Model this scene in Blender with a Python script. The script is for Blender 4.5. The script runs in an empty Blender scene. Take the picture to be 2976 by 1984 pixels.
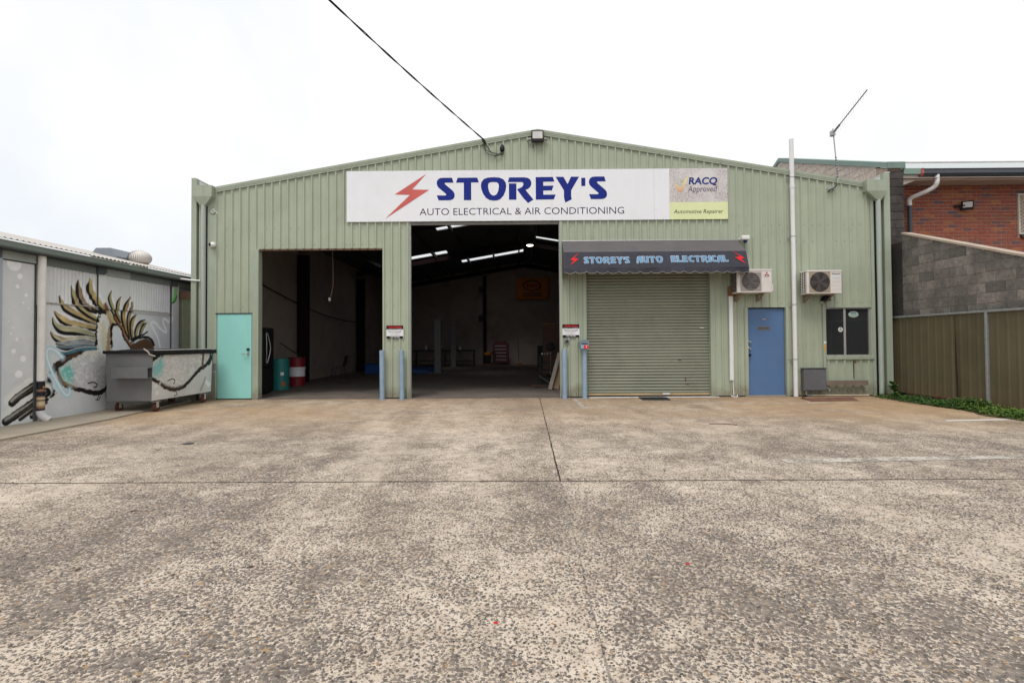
import bpy, math, random
import numpy as np
from mathutils import Vector, Matrix
from mathutils.geometry import tessellate_polygon

R = math.radians
rng = random.Random(7)
S = bpy.context.scene
COL = S.collection

# ------------------------------------------------------------ camera
cam_d = bpy.data.cameras.new('camera')
cam = bpy.data.objects.new('camera', cam_d)
COL.objects.link(cam)
CAM = Vector((0, -12, 1.303))
YAW, PITCH, ROLL = 0.0068, 0.0192, 0.0062
fw = Vector((-math.sin(YAW) * math.cos(PITCH), math.cos(YAW) * math.cos(PITCH), math.sin(PITCH)))
r0 = Vector((math.cos(YAW), math.sin(YAW), 0))
u0 = r0.cross(fw)
rt = r0 * math.cos(ROLL) - u0 * math.sin(ROLL)
up = rt.cross(fw)
cam.matrix_world = Matrix(((rt.x, up.x, -fw.x, CAM.x), (rt.y, up.y, -fw.y, CAM.y), (rt.z, up.z, -fw.z, CAM.z), (0, 0, 0, 1)))
cam_d.sensor_width = 36
cam_d.lens = 36 * 1473 / 2976
cam_d.shift_y = -24.3 / 2976
cam_d.clip_end = 2000
S.camera = cam

# ------------------------------------------------------------ world: bright overcast
SUN_EL, SUN_AZ = 62, 200
w = bpy.data.worlds.new('World')
S.world = w
w.use_nodes = True
nt = w.node_tree
nt.nodes.clear()
wo = nt.nodes.new('ShaderNodeOutputWorld')
bg = nt.nodes.new('ShaderNodeBackground')
sky = nt.nodes.new('ShaderNodeTexSky')
sky.sky_type = 'NISHITA'
sky.sun_disc = False
sky.sun_elevation = R(SUN_EL)
sky.sun_rotation = R(SUN_AZ)
sky.air_density = 1.2
sky.dust_density = 3.0
tc = nt.nodes.new('ShaderNodeTexCoord')
cn = nt.nodes.new('ShaderNodeTexNoise')
cn.inputs['Scale'].default_value = 1.6
cn.inputs['Detail'].default_value = 5
cn.inputs['Roughness'].default_value = 0.55
nt.links.new(tc.outputs['Generated'], cn.inputs['Vector'])
cr = nt.nodes.new('ShaderNodeValToRGB')
cr.color_ramp.elements[0].position = 0.30
cr.color_ramp.elements[0].color = (6.2, 6.75, 7.45, 1)
cr.color_ramp.elements[1].position = 0.60
cr.color_ramp.elements[1].color = (8.7, 8.65, 8.6, 1)
nt.links.new(cn.outputs['Fac'], cr.inputs['Fac'])
mx = nt.nodes.new('ShaderNodeMix')
mx.data_type = 'RGBA'
mx.inputs['Factor'].default_value = 0.94      # thick high cloud over the blue
nt.links.new(sky.outputs['Color'], mx.inputs['A'])
nt.links.new(cr.outputs['Color'], mx.inputs['B'])
nt.links.new(mx.outputs['Result'], bg.inputs['Color'])
bg.inputs['Strength'].default_value = 0.097
nt.links.new(bg.outputs['Background'], wo.inputs['Surface'])

sun_d = bpy.data.lights.new('sun', 'SUN')
sun_d.energy = 1.5
sun_d.angle = R(25)
sun_d.color = (1.0, 0.965, 0.92)
sun = bpy.data.objects.new('sun', sun_d)
COL.objects.link(sun)
# direction the light travels: from behind the camera's left shoulder
az = R(SUN_AZ)
sd = Vector((math.sin(az) * math.cos(R(SUN_EL)), math.cos(az) * math.cos(R(SUN_EL)), math.sin(R(SUN_EL))))
sun.rotation_euler = (-sd).to_track_quat('-Z', 'Y').to_euler()

S.view_settings.view_transform = 'Standard'
S.view_settings.look = 'None'
S.view_settings.exposure = 0.40
S.view_settings.gamma = 1.0
S.render.film_transparent = False

# ------------------------------------------------------------ helpers
def lin(c):
    return tuple((v / 255 / 12.92) if v / 255 <= 0.04045 else ((v / 255 + 0.055) / 1.055) ** 2.4 for v in c)

def N(nt, kind, **kw):
    n = nt.nodes.new(kind)
    for k, v in kw.items():
        if k in n.inputs:
            n.inputs[k].default_value = v
        else:
            setattr(n, k, v)
    return n

def ramp(nt, fac, stops, interp='LINEAR'):
    r = nt.nodes.new('ShaderNodeValToRGB')
    r.color_ramp.interpolation = interp
    e = r.color_ramp.elements
    while len(e) < len(stops):
        e.new(0.5)
    for i, (p, c) in enumerate(stops):
        e[i].position = p
        e[i].color = (c[0], c[1], c[2], 1) if not isinstance(c, (int, float)) else (c, c, c, 1)
    nt.links.new(fac, r.inputs['Fac'])
    return r.outputs['Color']

def mixc(nt, fac, a, b, mode='MIX'):
    m = nt.nodes.new('ShaderNodeMix')
    m.data_type = 'RGBA'
    m.blend_type = mode
    for key, v in (('Factor', fac), ('A', a), ('B', b)):
        if isinstance(v, bpy.types.NodeSocket):
            nt.links.new(v, m.inputs[key])
        elif key == 'Factor':
            m.inputs[0].default_value = v
        else:
            m.inputs[key].default_value = (*v[:3], 1)
    return m.outputs['Result']

def math_n(nt, op, a, b=None, clamp=False):
    m = nt.nodes.new('ShaderNodeMath')
    m.operation = op
    m.use_clamp = clamp
    for i, v in enumerate((a, b)):
        if v is None:
            continue
        if isinstance(v, bpy.types.NodeSocket):
            nt.links.new(v, m.inputs[i])
        else:
            m.inputs[i].default_value = v
    return m.outputs[0]

def noise(nt, vec, scale, detail=3, rough=0.55, dist=0.0, stretch=None):
    if stretch:
        mp = nt.nodes.new('ShaderNodeMapping')
        mp.inputs['Scale'].default_value = stretch
        nt.links.new(vec, mp.inputs['Vector'])
        vec = mp.outputs['Vector']
    n = nt.nodes.new('ShaderNodeTexNoise')
    n.inputs['Scale'].default_value = scale
    n.inputs['Detail'].default_value = detail
    n.inputs['Roughness'].default_value = rough
    n.inputs['Distortion'].default_value = dist
    nt.links.new(vec, n.inputs['Vector'])
    return n.outputs['Fac']

MATS = {}
def base_mat(name):
    m = bpy.data.materials.new(name)
    m.use_nodes = True
    nt = m.node_tree
    b = nt.nodes['Principled BSDF']
    pos = nt.nodes.new('ShaderNodeNewGeometry').outputs['Position']
    return m, nt, b, pos

def mat(name, col, rough=0.6, metal=0.0, var=0.18, vscale=3.0, dirt=None, dirt_amt=0.0, bump=0.0, bscale=60, streak=0.0, spec=0.4, rand=0.0, dirt_scale=2.0):
    """procedural paint / metal / plastic: tone variation, optional dirt patches, vertical streaks and fine relief"""
    if name in MATS:
        return MATS[name]
    m, nt, b, pos = base_mat(name)
    c = tuple(col)
    n1 = noise(nt, pos, vscale, 5, 0.6)
    lo = tuple(v * (1 - var) for v in c)
    hi = tuple(min(1, v * (1 + var * 0.6)) for v in c)
    out = ramp(nt, n1, [(0.3, lo), (0.7, hi)])
    if rand:
        oi = nt.nodes.new('ShaderNodeObjectInfo')
        rr = ramp(nt, oi.outputs['Random'], [(0.0, 1 - rand), (1.0, 1 + rand)])
        out = mixc(nt, 1.0, out, rr, 'MULTIPLY')
    if streak:
        n3 = noise(nt, pos, 1.0, 4, 0.6, 0.2, (9, 9, 0.55))
        k = ramp(nt, n3, [(0.5, 0.0), (0.75, 1.0)])
        k = math_n(nt, 'MULTIPLY', k, streak)
        out = mixc(nt, k, out, dirt or (0.12, 0.1, 0.08))
    if dirt_amt:
        n2 = noise(nt, pos, dirt_scale, 8, 0.68, 0.3)
        k = ramp(nt, n2, [(0.5, 0.0), (0.72, 1.0)])
        k = math_n(nt, 'MULTIPLY', k, dirt_amt)
        out = mixc(nt, k, out, dirt or (0.12, 0.1, 0.08))
    nt.links.new(out, b.inputs['Base Color'])
    nr = noise(nt, pos, vscale * 4, 4, 0.6)
    rr = ramp(nt, nr, [(0.3, max(0.05, rough - 0.1)), (0.7, min(1, rough + 0.12))])
    nt.links.new(rr, b.inputs['Roughness'])
    b.inputs['Metallic'].default_value = metal
    b.inputs['Specular IOR Level'].default_value = spec
    if bump:
        nb = noise(nt, pos, bscale, 4, 0.6)
        bn = nt.nodes.new('ShaderNodeBump')
        bn.inputs['Strength'].default_value = bump
        bn.inputs['Distance'].default_value = 0.01
        nt.links.new(nb, bn.inputs['Height'])
        nt.links.new(bn.outputs['Normal'], b.inputs['Normal'])
    MATS[name] = m
    return m

class MB:
    def __init__(s):
        s.v, s.f = [], []
    def add(s, vs, fs):
        o = len(s.v)
        s.v += [tuple(p) for p in vs]
        s.f += [tuple(i + o for i in f) for f in fs]
        return s
    def box(s, x0, x1, y0, y1, z0, z1):
        x0, x1 = sorted((x0, x1)); y0, y1 = sorted((y0, y1)); z0, z1 = sorted((z0, z1))
        return s.add([(x0, y0, z0), (x1, y0, z0), (x1, y1, z0), (x0, y1, z0), (x0, y0, z1), (x1, y0, z1), (x1, y1, z1), (x0, y1, z1)],
                     [(0, 3, 2, 1), (4, 5, 6, 7), (0, 1, 5, 4), (1, 2, 6, 5), (2, 3, 7, 6), (3, 0, 4, 7)])
    def bevbox(s, x0, x1, y0, y1, z0, z1, b=0.01):
        """box with chamfered vertical and horizontal edges (24 verts)"""
        import itertools
        xs, ys, zs = sorted((x0, x1)), sorted((y0, y1)), sorted((z0, z1))
        vs, idx = [], {}
        for ix, iy, iz in itertools.product((0, 1), repeat=3):
            for ax in range(3):
                p = [xs[ix], ys[iy], zs[iz]]
                for a, i in enumerate((ix, iy, iz)):
                    if a != ax:
                        p[a] += b if i == 0 else -b
                idx[(ix, iy, iz, ax)] = len(vs)
                vs.append(p)
        fs = []
        def face(keys, nrm):
            q = [Vector(vs[idx[k]]) for k in keys]
            n = (q[1] - q[0]).cross(q[2] - q[1])
            f = [idx[k] for k in keys]
            fs.append(tuple(f if n.dot(nrm) > 0 else f[::-1]))
        for ax in range(3):
            a, c = [q for q in range(3) if q != ax]
            for side in (0, 1):
                ks = []
                for (i, j) in ((0, 0), (1, 0), (1, 1), (0, 1)):
                    t = [0, 0, 0]; t[ax] = side; t[a] = i; t[c] = j
                    ks.append((*t, ax))
                n = Vector((0, 0, 0)); n[ax] = 1 if side else -1
                face(ks, n)
        for ax in range(3):     # edges parallel to ax
            a, c = [q for q in range(3) if q != ax]
            for i, j in itertools.product((0, 1), repeat=2):
                ks = []
                for (e, wh) in ((0, a), (1, a), (1, c), (0, c)):
                    t = [0, 0, 0]; t[ax] = e; t[a] = i; t[c] = j
                    ks.append((*t, wh))
                n = Vector((0, 0, 0)); n[a] = 1 if i else -1; n[c] = 1 if j else -1
                face(ks, n)
        for t in itertools.product((0, 1), repeat=3):
            face([(*t, 0), (*t, 1), (*t, 2)], Vector([1 if q else -1 for q in t]))
        return s.add(vs, fs)
    def tube(s, path, r, seg=10, caps=True):
        path = [Vector(p) for p in path]
        rs = r if isinstance(r, (list, tuple)) else [r] * len(path)
        rings = []
        nrm = None
        for i, p in enumerate(path):
            d = (path[min(i + 1, len(path) - 1)] - path[max(i - 1, 0)]).normalized()
            if nrm is None:
                a = Vector((0, 0, 1)) if abs(d.z) < 0.9 else Vector((1, 0, 0))
                nrm = d.cross(a).normalized()
            else:
                nrm = (nrm - d * nrm.dot(d)).normalized()
            b = d.cross(nrm)
            rings.append([p + (nrm * math.cos(2 * math.pi * k / seg) + b * math.sin(2 * math.pi * k / seg)) * rs[i] for k in range(seg)])
        vs = [v for ring in rings for v in ring]
        fs = []
        for i in range(len(path) - 1):
            for k in range(seg):
                k2 = (k + 1) % seg
                fs.append((i * seg + k, i * seg + k2, (i + 1) * seg + k2, (i + 1) * seg + k))
        if caps:
            fs.append(tuple(range(seg))[::-1])
            fs.append(tuple(range((len(path) - 1) * seg, len(path) * seg)))
        return s.add(vs, fs)
    def lathe(s, c, prof, seg=20, axis=2):
        """prof: list of (radius, height) revolved about the vertical through c"""
        vs, fs = [], []
        for (r, h) in prof:
            for k in range(seg):
                a = 2 * math.pi * k / seg
                q = [r * math.cos(a), r * math.sin(a), h]
                if axis == 1:
                    q = [q[0], q[2], q[1]]
                if axis == 0:
                    q = [q[2], q[0], q[1]]
                vs.append((c[0] + q[0], c[1] + q[1], c[2] + q[2]))
        for i in range(len(prof) - 1):
            for k in range(seg):
                k2 = (k + 1) % seg
                fs.append((i * seg + k, i * seg + k2, (i + 1) * seg + k2, (i + 1) * seg + k))
        fs.append(tuple(range(seg))[::-1])
        fs.append(tuple(range((len(prof) - 1) * seg, len(prof) * seg)))
        return s.add(vs, fs)
    def prism(s, poly, fn, d0, d1):
        """poly: 2D outline; fn(a, b, d) -> point; extruded from d0 to d1"""
        n = len(poly)
        vs = [fn(a, b, d0) for a, b in poly] + [fn(a, b, d1) for a, b in poly]
        fs = [tuple(range(n)), tuple(range(n, 2 * n))[::-1]]
        for i in range(n):
            j = (i + 1) % n
            fs.append((i, i + n, j + n, j))
        return s.add(vs, fs)
    def flat(s, loops, fn):
        """filled 2D outline with holes (flat print, lettering)"""
        pl = [[Vector((a, b, 0)) for a, b in lp] for lp in loops]
        pts = [p for lp in pl for p in lp]
        tris = tessellate_polygon(pl)
        fs = []
        for t in tris:
            a, b, c = (pts[i] for i in t)
            fs.append(t if (b - a).cross(c - a).z > 0 else t[::-1])
        return s.add([fn(p.x, p.y) for p in pts], fs)
    def mesh(s, name, m=None, smooth=False, fix=True):
        me = bpy.data.meshes.new(name)
        me.from_pydata(s.v, [], s.f)
        if fix:
            import bmesh
            bm = bmesh.new(); bm.from_mesh(me)
            bmesh.ops.recalc_face_normals(bm, faces=bm.faces)
            bm.to_mesh(me); bm.free()
        if m:
            me.materials.append(m)
        if smooth:
            me.shade_smooth()
            try:
                me.set_sharp_from_angle(angle=R(40))
            except Exception:
                pass
        me.update()
        return me
    def build(s, name, m, parent=None, smooth=False, fix=True):
        return link(name, s.mesh(name, m, smooth, fix), parent)

def link(name, me, parent=None, loc=None):
    o = bpy.data.objects.new(name, me)
    COL.objects.link(o)
    if loc is not None:
        o.location = loc
    if parent is not None:
        o.parent = parent
        o.matrix_parent_inverse = root_inv(parent)
    return o

def root_inv(p):
    return Matrix.Translation(-p.location)

def tag(o, label=None, cat=None, group=None, kind=None):
    if label: o['label'] = label
    if cat: o['category'] = cat
    if group: o['group'] = group
    if kind: o['kind'] = kind
    return o

def thing(name, loc, label, cat, group=None):
    o = bpy.data.objects.new(name, None)
    o.empty_display_size = 0.1
    COL.objects.link(o)
    o.location = loc
    return tag(o, label, cat, group)

def smooth_path(pts, n=6):
    """Catmull-Rom through pts (any dimension)"""
    P_ = [np.array(p, float) for p in pts]
    P_ = [2 * P_[0] - P_[1]] + P_ + [2 * P_[-1] - P_[-2]]
    out = []
    for i in range(1, len(P_) - 2):
        a, b, c, d = P_[i - 1:i + 3]
        for k in range(n):
            t = k / n
            out.append(0.5 * (2 * b + (c - a) * t + (2 * a - 5 * b + 4 * c - d) * t * t + (3 * b - a - 3 * c + d) * t ** 3))
    out.append(P_[-2])
    return [tuple(map(float, p)) for p in out]

FRONT = lambda y: (lambda a, b: (a, y, b))       # a flat thing facing the camera side (-Y)

def text_obj(name, s, m, parent, y, x0, x1, z0, z1, shear=0.0, offset=0.0, tilt=None, bold=False):
    cu = bpy.data.curves.new('text', 'FONT')
    cu.body = s
    cu.shear = shear
    cu.offset = offset
    cu.resolution_u = 3
    o = bpy.data.objects.new('text', cu)
    COL.objects.link(o)
    dg = bpy.context.evaluated_depsgraph_get()
    me = bpy.data.meshes.new_from_object(o.evaluated_get(dg))
    bpy.data.objects.remove(o)
    bpy.data.curves.remove(cu)
    co = np.empty(len(me.vertices) * 3)
    me.vertices.foreach_get('co', co)
    co = co.reshape(-1, 3)
    mn, mxx = co.min(0), co.max(0)
    q = (co[:, :2] - mn[:2]) / (mxx[:2] - mn[:2])
    new = np.zeros_like(co)
    new[:, 0] = x0 + q[:, 0] * (x1 - x0)
    new[:, 2] = z0 + q[:, 1] * (z1 - z0)
    new[:, 1] = y if tilt is None else tilt(new[:, 2])
    me.vertices.foreach_set('co', new.ravel())
    me.materials.clear()
    me.materials.append(m)
    me.update()
    me.name = name
    return link(name, me, parent)

# ------------------------------------------------------------ materials of the place
GREEN = lin((158, 168, 140))
m_green = mat('green_cladding_paint', (0.375, 0.418, 0.315), 0.5, var=0.07, vscale=1.2, dirt=(0.2, 0.17, 0.12), dirt_amt=0.16, streak=0.22, bump=0.02, bscale=8)
m_trim = mat('green_flashing_paint', (0.345, 0.39, 0.30), 0.5, var=0.06, vscale=1.5, dirt=(0.16, 0.14, 0.1), dirt_amt=0.15, streak=0.25)
m_pipe = mat('grey_green_pipe_paint', (0.38, 0.43, 0.385), 0.45, var=0.05, vscale=2, dirt=(0.15, 0.14, 0.11), dirt_amt=0.12)
m_zinc = mat('pale_zinc_lining', (0.8, 0.78, 0.73), 0.5, var=0.1)
m_galv = mat('galvanised_steel', (0.42, 0.43, 0.43), 0.45, 0.6, var=0.2, vscale=14)
m_white = mat('white_pvc', (0.74, 0.73, 0.72), 0.4, var=0.05, dirt=(0.35, 0.3, 0.22), dirt_amt=0.12)
m_whitep = mat('white_panel_paint', (0.80, 0.80, 0.825), 0.35, var=0.02, vscale=0.8, dirt=(0.5, 0.49, 0.48), dirt_amt=0.12, streak=0.06)
m_black = mat('black_plastic', (0.014, 0.014, 0.016), 0.55, var=0.2, spec=0.2)
m_steel = mat('brushed_steel', (0.55, 0.54, 0.52), 0.3, 0.9, var=0.1, vscale=20)
m_rust = mat('rusted_steel', (0.105, 0.04, 0.025), 0.85, var=0.4, vscale=9, bump=0.2)
m_teal = mat('turquoise_door_paint', (0.29, 0.64, 0.585), 0.5, var=0.05, vscale=1.4, dirt=(0.2, 0.3, 0.26), dirt_amt=0.1)
m_blue = mat('blue_door_paint', (0.085, 0.165, 0.32), 0.5, var=0.08, vscale=1.5, dirt=(0.12, 0.16, 0.22), dirt_amt=0.2)
m_boll = mat('pale_blue_post_paint', (0.26, 0.36, 0.46), 0.5, var=0.1, vscale=5, dirt=(0.1, 0.1, 0.1), dirt_amt=0.3, dirt_scale=9)
m_conc = mat('smooth_concrete', (0.42, 0.36, 0.28), 0.9, var=0.14, vscale=1.6, dirt=(0.3, 0.2, 0.1), dirt_amt=0.35, bump=0.25, bscale=120)
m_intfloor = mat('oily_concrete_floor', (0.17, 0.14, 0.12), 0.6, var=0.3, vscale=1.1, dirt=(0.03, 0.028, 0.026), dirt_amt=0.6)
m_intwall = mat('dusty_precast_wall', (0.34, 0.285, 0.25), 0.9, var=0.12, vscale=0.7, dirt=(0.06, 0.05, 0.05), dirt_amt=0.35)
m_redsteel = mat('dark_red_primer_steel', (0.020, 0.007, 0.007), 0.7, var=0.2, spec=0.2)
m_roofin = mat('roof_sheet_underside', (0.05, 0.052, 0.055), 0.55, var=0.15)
m_dark = mat('dark_grey_steel', (0.03, 0.03, 0.033), 0.6, var=0.2)
m_wood = mat('raw_timber', (0.33, 0.22, 0.13), 0.8, var=0.25, vscale=6)

# red-brown mud splashed up the foot of the painted sheets, ragged along its top
for m_ in (m_green, m_trim):
    nt_ = m_.node_tree
    b_ = nt_.nodes['Principled BSDF']
    src = b_.inputs['Base Color'].links[0].from_socket
    ps = nt_.nodes.new('ShaderNodeNewGeometry').outputs['Position']
    sz = nt_.nodes.new('ShaderNodeSeparateXYZ'); nt_.links.new(ps, sz.inputs[0])
    hz = math_n(nt_, 'SUBTRACT', sz.outputs['Z'], math_n(nt_, 'MULTIPLY', noise(nt_, ps, 2.2, 6, 0.7, 0.3), 0.75))
    kz = ramp(nt_, math_n(nt_, 'ADD', hz, 0.5), [(0.22, 1.0), (0.46, 0.0)])
    kz = math_n(nt_, 'MULTIPLY', kz, ramp(nt_, noise(nt_, ps, 14, 6, 0.7), [(0.3, 0.25), (0.7, 0.75)]))
    nt_.links.new(mixc(nt_, kz, src, (0.15, 0.105, 0.07)), b_.inputs['Base Color'])
# exposed aggregate: grey stones in a pale worn mortar, tan silt washed over it near the walls
def aggregate(name):
    m, nt, b, pos = base_mat(name)
    sep = nt.nodes.new('ShaderNodeSeparateXYZ')
    nt.links.new(pos, sep.inputs[0])
    wob = nt.nodes.new('ShaderNodeTexNoise')
    wob.inputs['Scale'].default_value = 70
    wob.inputs['Detail'].default_value = 3
    nt.links.new(pos, wob.inputs['Vector'])
    vm = nt.nodes.new('ShaderNodeVectorMath'); vm.operation = 'MULTIPLY_ADD'
    nt.links.new(wob.outputs['Color'], vm.inputs[0])
    vm.inputs[1].default_value = (0.034, 0.034, 0.0)
    nt.links.new(pos, vm.inputs[2])
    wp = vm.outputs[0]
    def vor(scale, rnd=1.0):
        v = nt.nodes.new('ShaderNodeTexVoronoi')
        v.voronoi_dimensions = '2D'
        v.inputs['Scale'].default_value = scale
        v.inputs['Randomness'].default_value = rnd
        nt.links.new(wp, v.inputs['Vector'])
        return v
    v1, v2 = vor(46), vor(88)
    # how much stone stands proud: broad patches, wheel-track streaks along the drive, small clumps
    big = noise(nt, pos, 0.42, 4, 0.55, 0.6)
    streak = noise(nt, pos, 1.0, 3, 0.6, 0.4, (1.15, 0.28, 1))
    mid = noise(nt, pos, 2.6, 4, 0.65, 0.5)
    clump = noise(nt, pos, 14, 3, 0.6)
    cov = math_n(nt, 'ADD', math_n(nt, 'MULTIPLY', big, 0.55), math_n(nt, 'MULTIPLY', streak, 0.6))
    cov = math_n(nt, 'ADD', cov, math_n(nt, 'MULTIPLY', mid, 0.75))
    cov = math_n(nt, 'ADD', cov, math_n(nt, 'MULTIPLY', clump, 0.5))
    th1 = ramp(nt, math_n(nt, 'MULTIPLY', cov, 0.42), [(0.41, 0.16), (0.60, 0.66)])
    th2 = ramp(nt, math_n(nt, 'MULTIPLY', cov, 0.42), [(0.41, 0.05), (0.60, 0.54)])
    def mask(v, th, soft=0.10):
        d = math_n(nt, 'SUBTRACT', th, v.outputs['Distance'])
        return math_n(nt, 'DIVIDE', d, soft, True)
    s1, s2 = mask(v1, th1), mask(v2, th2)
    st = math_n(nt, 'MAXIMUM', s1, s2)
    # mortar
    mort = ramp(nt, noise(nt, pos, 9, 6, 0.7), [(0.3, (0.41, 0.32, 0.245)), (0.5, (0.565, 0.47, 0.375)), (0.7, (0.66, 0.565, 0.465))])
    sc1 = nt.nodes.new('ShaderNodeSeparateColor'); nt.links.new(v1.outputs['Color'], sc1.inputs[0])
    sc2 = nt.nodes.new('ShaderNodeSeparateColor'); nt.links.new(v2.outputs['Color'], sc2.inputs[0])
    stops = [(0.0, (0.07, 0.056, 0.047)), (0.45, (0.13, 0.108, 0.092)), (0.8, (0.20, 0.172, 0.148)), (0.95, (0.27, 0.215, 0.16)), (0.993, (0.36, 0.21, 0.09))]
    c1 = ramp(nt, sc1.outputs[0], stops)
    c2 = ramp(nt, sc2.outputs[0], stops)
    stone = mixc(nt, s1, c2, c1)
    base = mixc(nt, math_n(nt, 'MULTIPLY', st, 0.92), mort, stone)
    # grime in broad areas
    gr = ramp(nt, noise(nt, pos, 0.8, 6, 0.65, 0.5, (1, 0.6, 1)), [(0.42, 0.0), (0.7, 1.0)])
    base = mixc(nt, math_n(nt, 'MULTIPLY', gr, 0.32), base, (0.20, 0.155, 0.115))
    # tan silt and red-brown dust, thicker towards the buildings
    ny = nt.nodes.new('ShaderNodeMapRange'); nt.links.new(sep.outputs['Y'], ny.inputs['Value'])
    ny.inputs['From Min'].default_value = -5.2; ny.inputs['From Max'].default_value = -2.4
    sn = ramp(nt, noise(nt, pos, 0.55, 6, 0.6, 0.8, (0.55, 1.5, 1)), [(0.30, 0.0), (0.52, 1.0)])
    ax = math_n(nt, 'ABSOLUTE', sep.outputs['X'])
    nx = nt.nodes.new('ShaderNodeMapRange'); nt.links.new(ax, nx.inputs['Value'])
    nx.inputs['From Min'].default_value = 0.5; nx.inputs['From Max'].default_value = 7.0
    nx.inputs['To Min'].default_value = 0.45; nx.inputs['To Max'].default_value = 1.0
    silt = math_n(nt, 'MULTIPLY', math_n(nt, 'MULTIPLY', ny.outputs[0], sn), nx.outputs[0])
    tan = ramp(nt, noise(nt, pos, 2.5, 5, 0.6), [(0.3, (0.34, 0.22, 0.125)), (0.7, (0.50, 0.34, 0.19))])
    base = mixc(nt, math_n(nt, 'MULTIPLY', silt, 0.85, True), base, tan)
    # blotchy dark brown strip, stronger towards the wall
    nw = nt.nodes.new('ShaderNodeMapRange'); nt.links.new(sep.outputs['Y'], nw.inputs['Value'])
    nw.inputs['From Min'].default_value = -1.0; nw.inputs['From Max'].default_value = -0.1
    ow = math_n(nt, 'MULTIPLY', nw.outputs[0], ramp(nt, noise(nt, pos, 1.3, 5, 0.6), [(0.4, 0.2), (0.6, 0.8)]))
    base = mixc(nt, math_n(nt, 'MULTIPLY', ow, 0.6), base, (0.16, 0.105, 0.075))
    nt.links.new(base, b.inputs['Base Color'])
    b.inputs['Roughness'].default_value = 0.82
    b.inputs['Specular IOR Level'].default_value = 0.25
    bn = nt.nodes.new('ShaderNodeBump')
    bn.inputs['Strength'].default_value = 0.55
    bn.inputs['Distance'].default_value = 0.004
    h = math_n(nt, 'ADD', st, math_n(nt, 'MULTIPLY', clump, 0.6))
    nt.links.new(h, bn.inputs['Height'])
    nt.links.new(bn.outputs['Normal'], b.inputs['Normal'])
    return m
m_agg = aggregate('exposed_aggregate_concrete')
m_soil = mat('joint_dirt', (0.05, 0.036, 0.027), 0.95, var=0.35, vscale=12, bump=0.3)

# ------------------------------------------------------------ ground
gm = MB().add([(-400, -400, -0.07), (400, -400, -0.07), (400, 600, -0.07), (-400, 600, -0.07)], [(0, 1, 2, 3)])
ground = tag(gm.build('ground', m_soil), kind='structure')
JY, JW = -7.2, 0.007
def jx(y):            # the long joint runs slightly askew
    return 0.56 + (y + 0.1) * 0.0205
def slab(poly):
    """one poured slab: slightly ragged arrises along the joints"""
    pts = []
    n = len(poly)
    for i in range(n):
        a, b = Vector(poly[i]), Vector(poly[(i + 1) % n])
        k = max(1, min(90, int((b - a).length / 0.12)))
        d = (b - a).normalized()
        for t in range(k):
            q = a.lerp(b, t / k)
            if 0 < t:
                q = q + Vector((-d.y, d.x)) * rng.uniform(-0.004, 0.006)
            pts.append((q.x, q.y))
    mb = MB()
    mb.prism(pts, lambda a, b, d: (a, b, d), 0.0, -0.068)
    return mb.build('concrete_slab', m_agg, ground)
JH = 0.024
slab([(-7.06, JY + JH), (jx(JY) - JW, JY + JH), (jx(0) - JW, -0.004), (-7.7, -0.004), (-7.5, -0.27), (-7.1, -3.1)])
slab([(jx(JY) + JW, JY + JH), (14, JY + JH), (14, -0.004), (jx(0) + JW, -0.004)])
slab([(-7.0, -16), (jx(-16) - JW * .5, -16), (jx(JY) - JW * .5, JY - JW), (-7.05, JY - JW)])
slab([(jx(-16) + JW * .5, -16), (14, -16), (14, JY - JW), (jx(JY) + JW * .5, JY - JW)])
# the near half of the long joint is topped up with grey filler
fm = MB(); vs = []
for i in range(81):
    y = -16 + (JY + 16) * i / 80
    vs += [(jx(y) - 0.012, y, -0.0035 + 0.001 * math.sin(i * 3.1)), (jx(y) + 0.012, y, -0.0035 + 0.001 * math.sin(i * 2.3))]
fm.add(vs, [(2 * i, 2 * i + 1, 2 * i + 3, 2 * i + 2) for i in range(80)])
fm.build('joint_filler', mat('grey_joint_filler', (0.30, 0.265, 0.225), 0.9, var=0.4, vscale=25, bump=0.4, bscale=150), ground)
# packed dirt fills the other joints almost flush
dm_ = MB()
dm_.add([(-7.05, JY - .03, -0.002), (14, JY - .03, -0.002), (14, JY + .03, -0.002), (-7.05, JY + .03, -0.002)], [(0, 1, 2, 3)])
dm_.add([(jx(JY) - .012, JY + .031, -0.003), (jx(JY) + .012, JY + .031, -0.003), (jx(0) + .012, -0.01, -0.003), (jx(0) - .012, -0.01, -0.003)], [(0, 1, 2, 3)])
dm_.build('joint_dirt', m_soil, ground)
# the plain concrete path along the painted wall
pp = [(-8.6, -16), (-7.02, -16), (-7.08, -7.0), (-7.12, -3.1), (-7.52, -0.27), (-7.71, 0.02), (-7.71, 0.5), (-8.6, 0.5)]
pm = MB(); pm.prism(pp, lambda a, b, d: (a, b, d), 0.022, -0.068)
tag(pm.build('path', m_conc), kind='structure')

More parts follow.
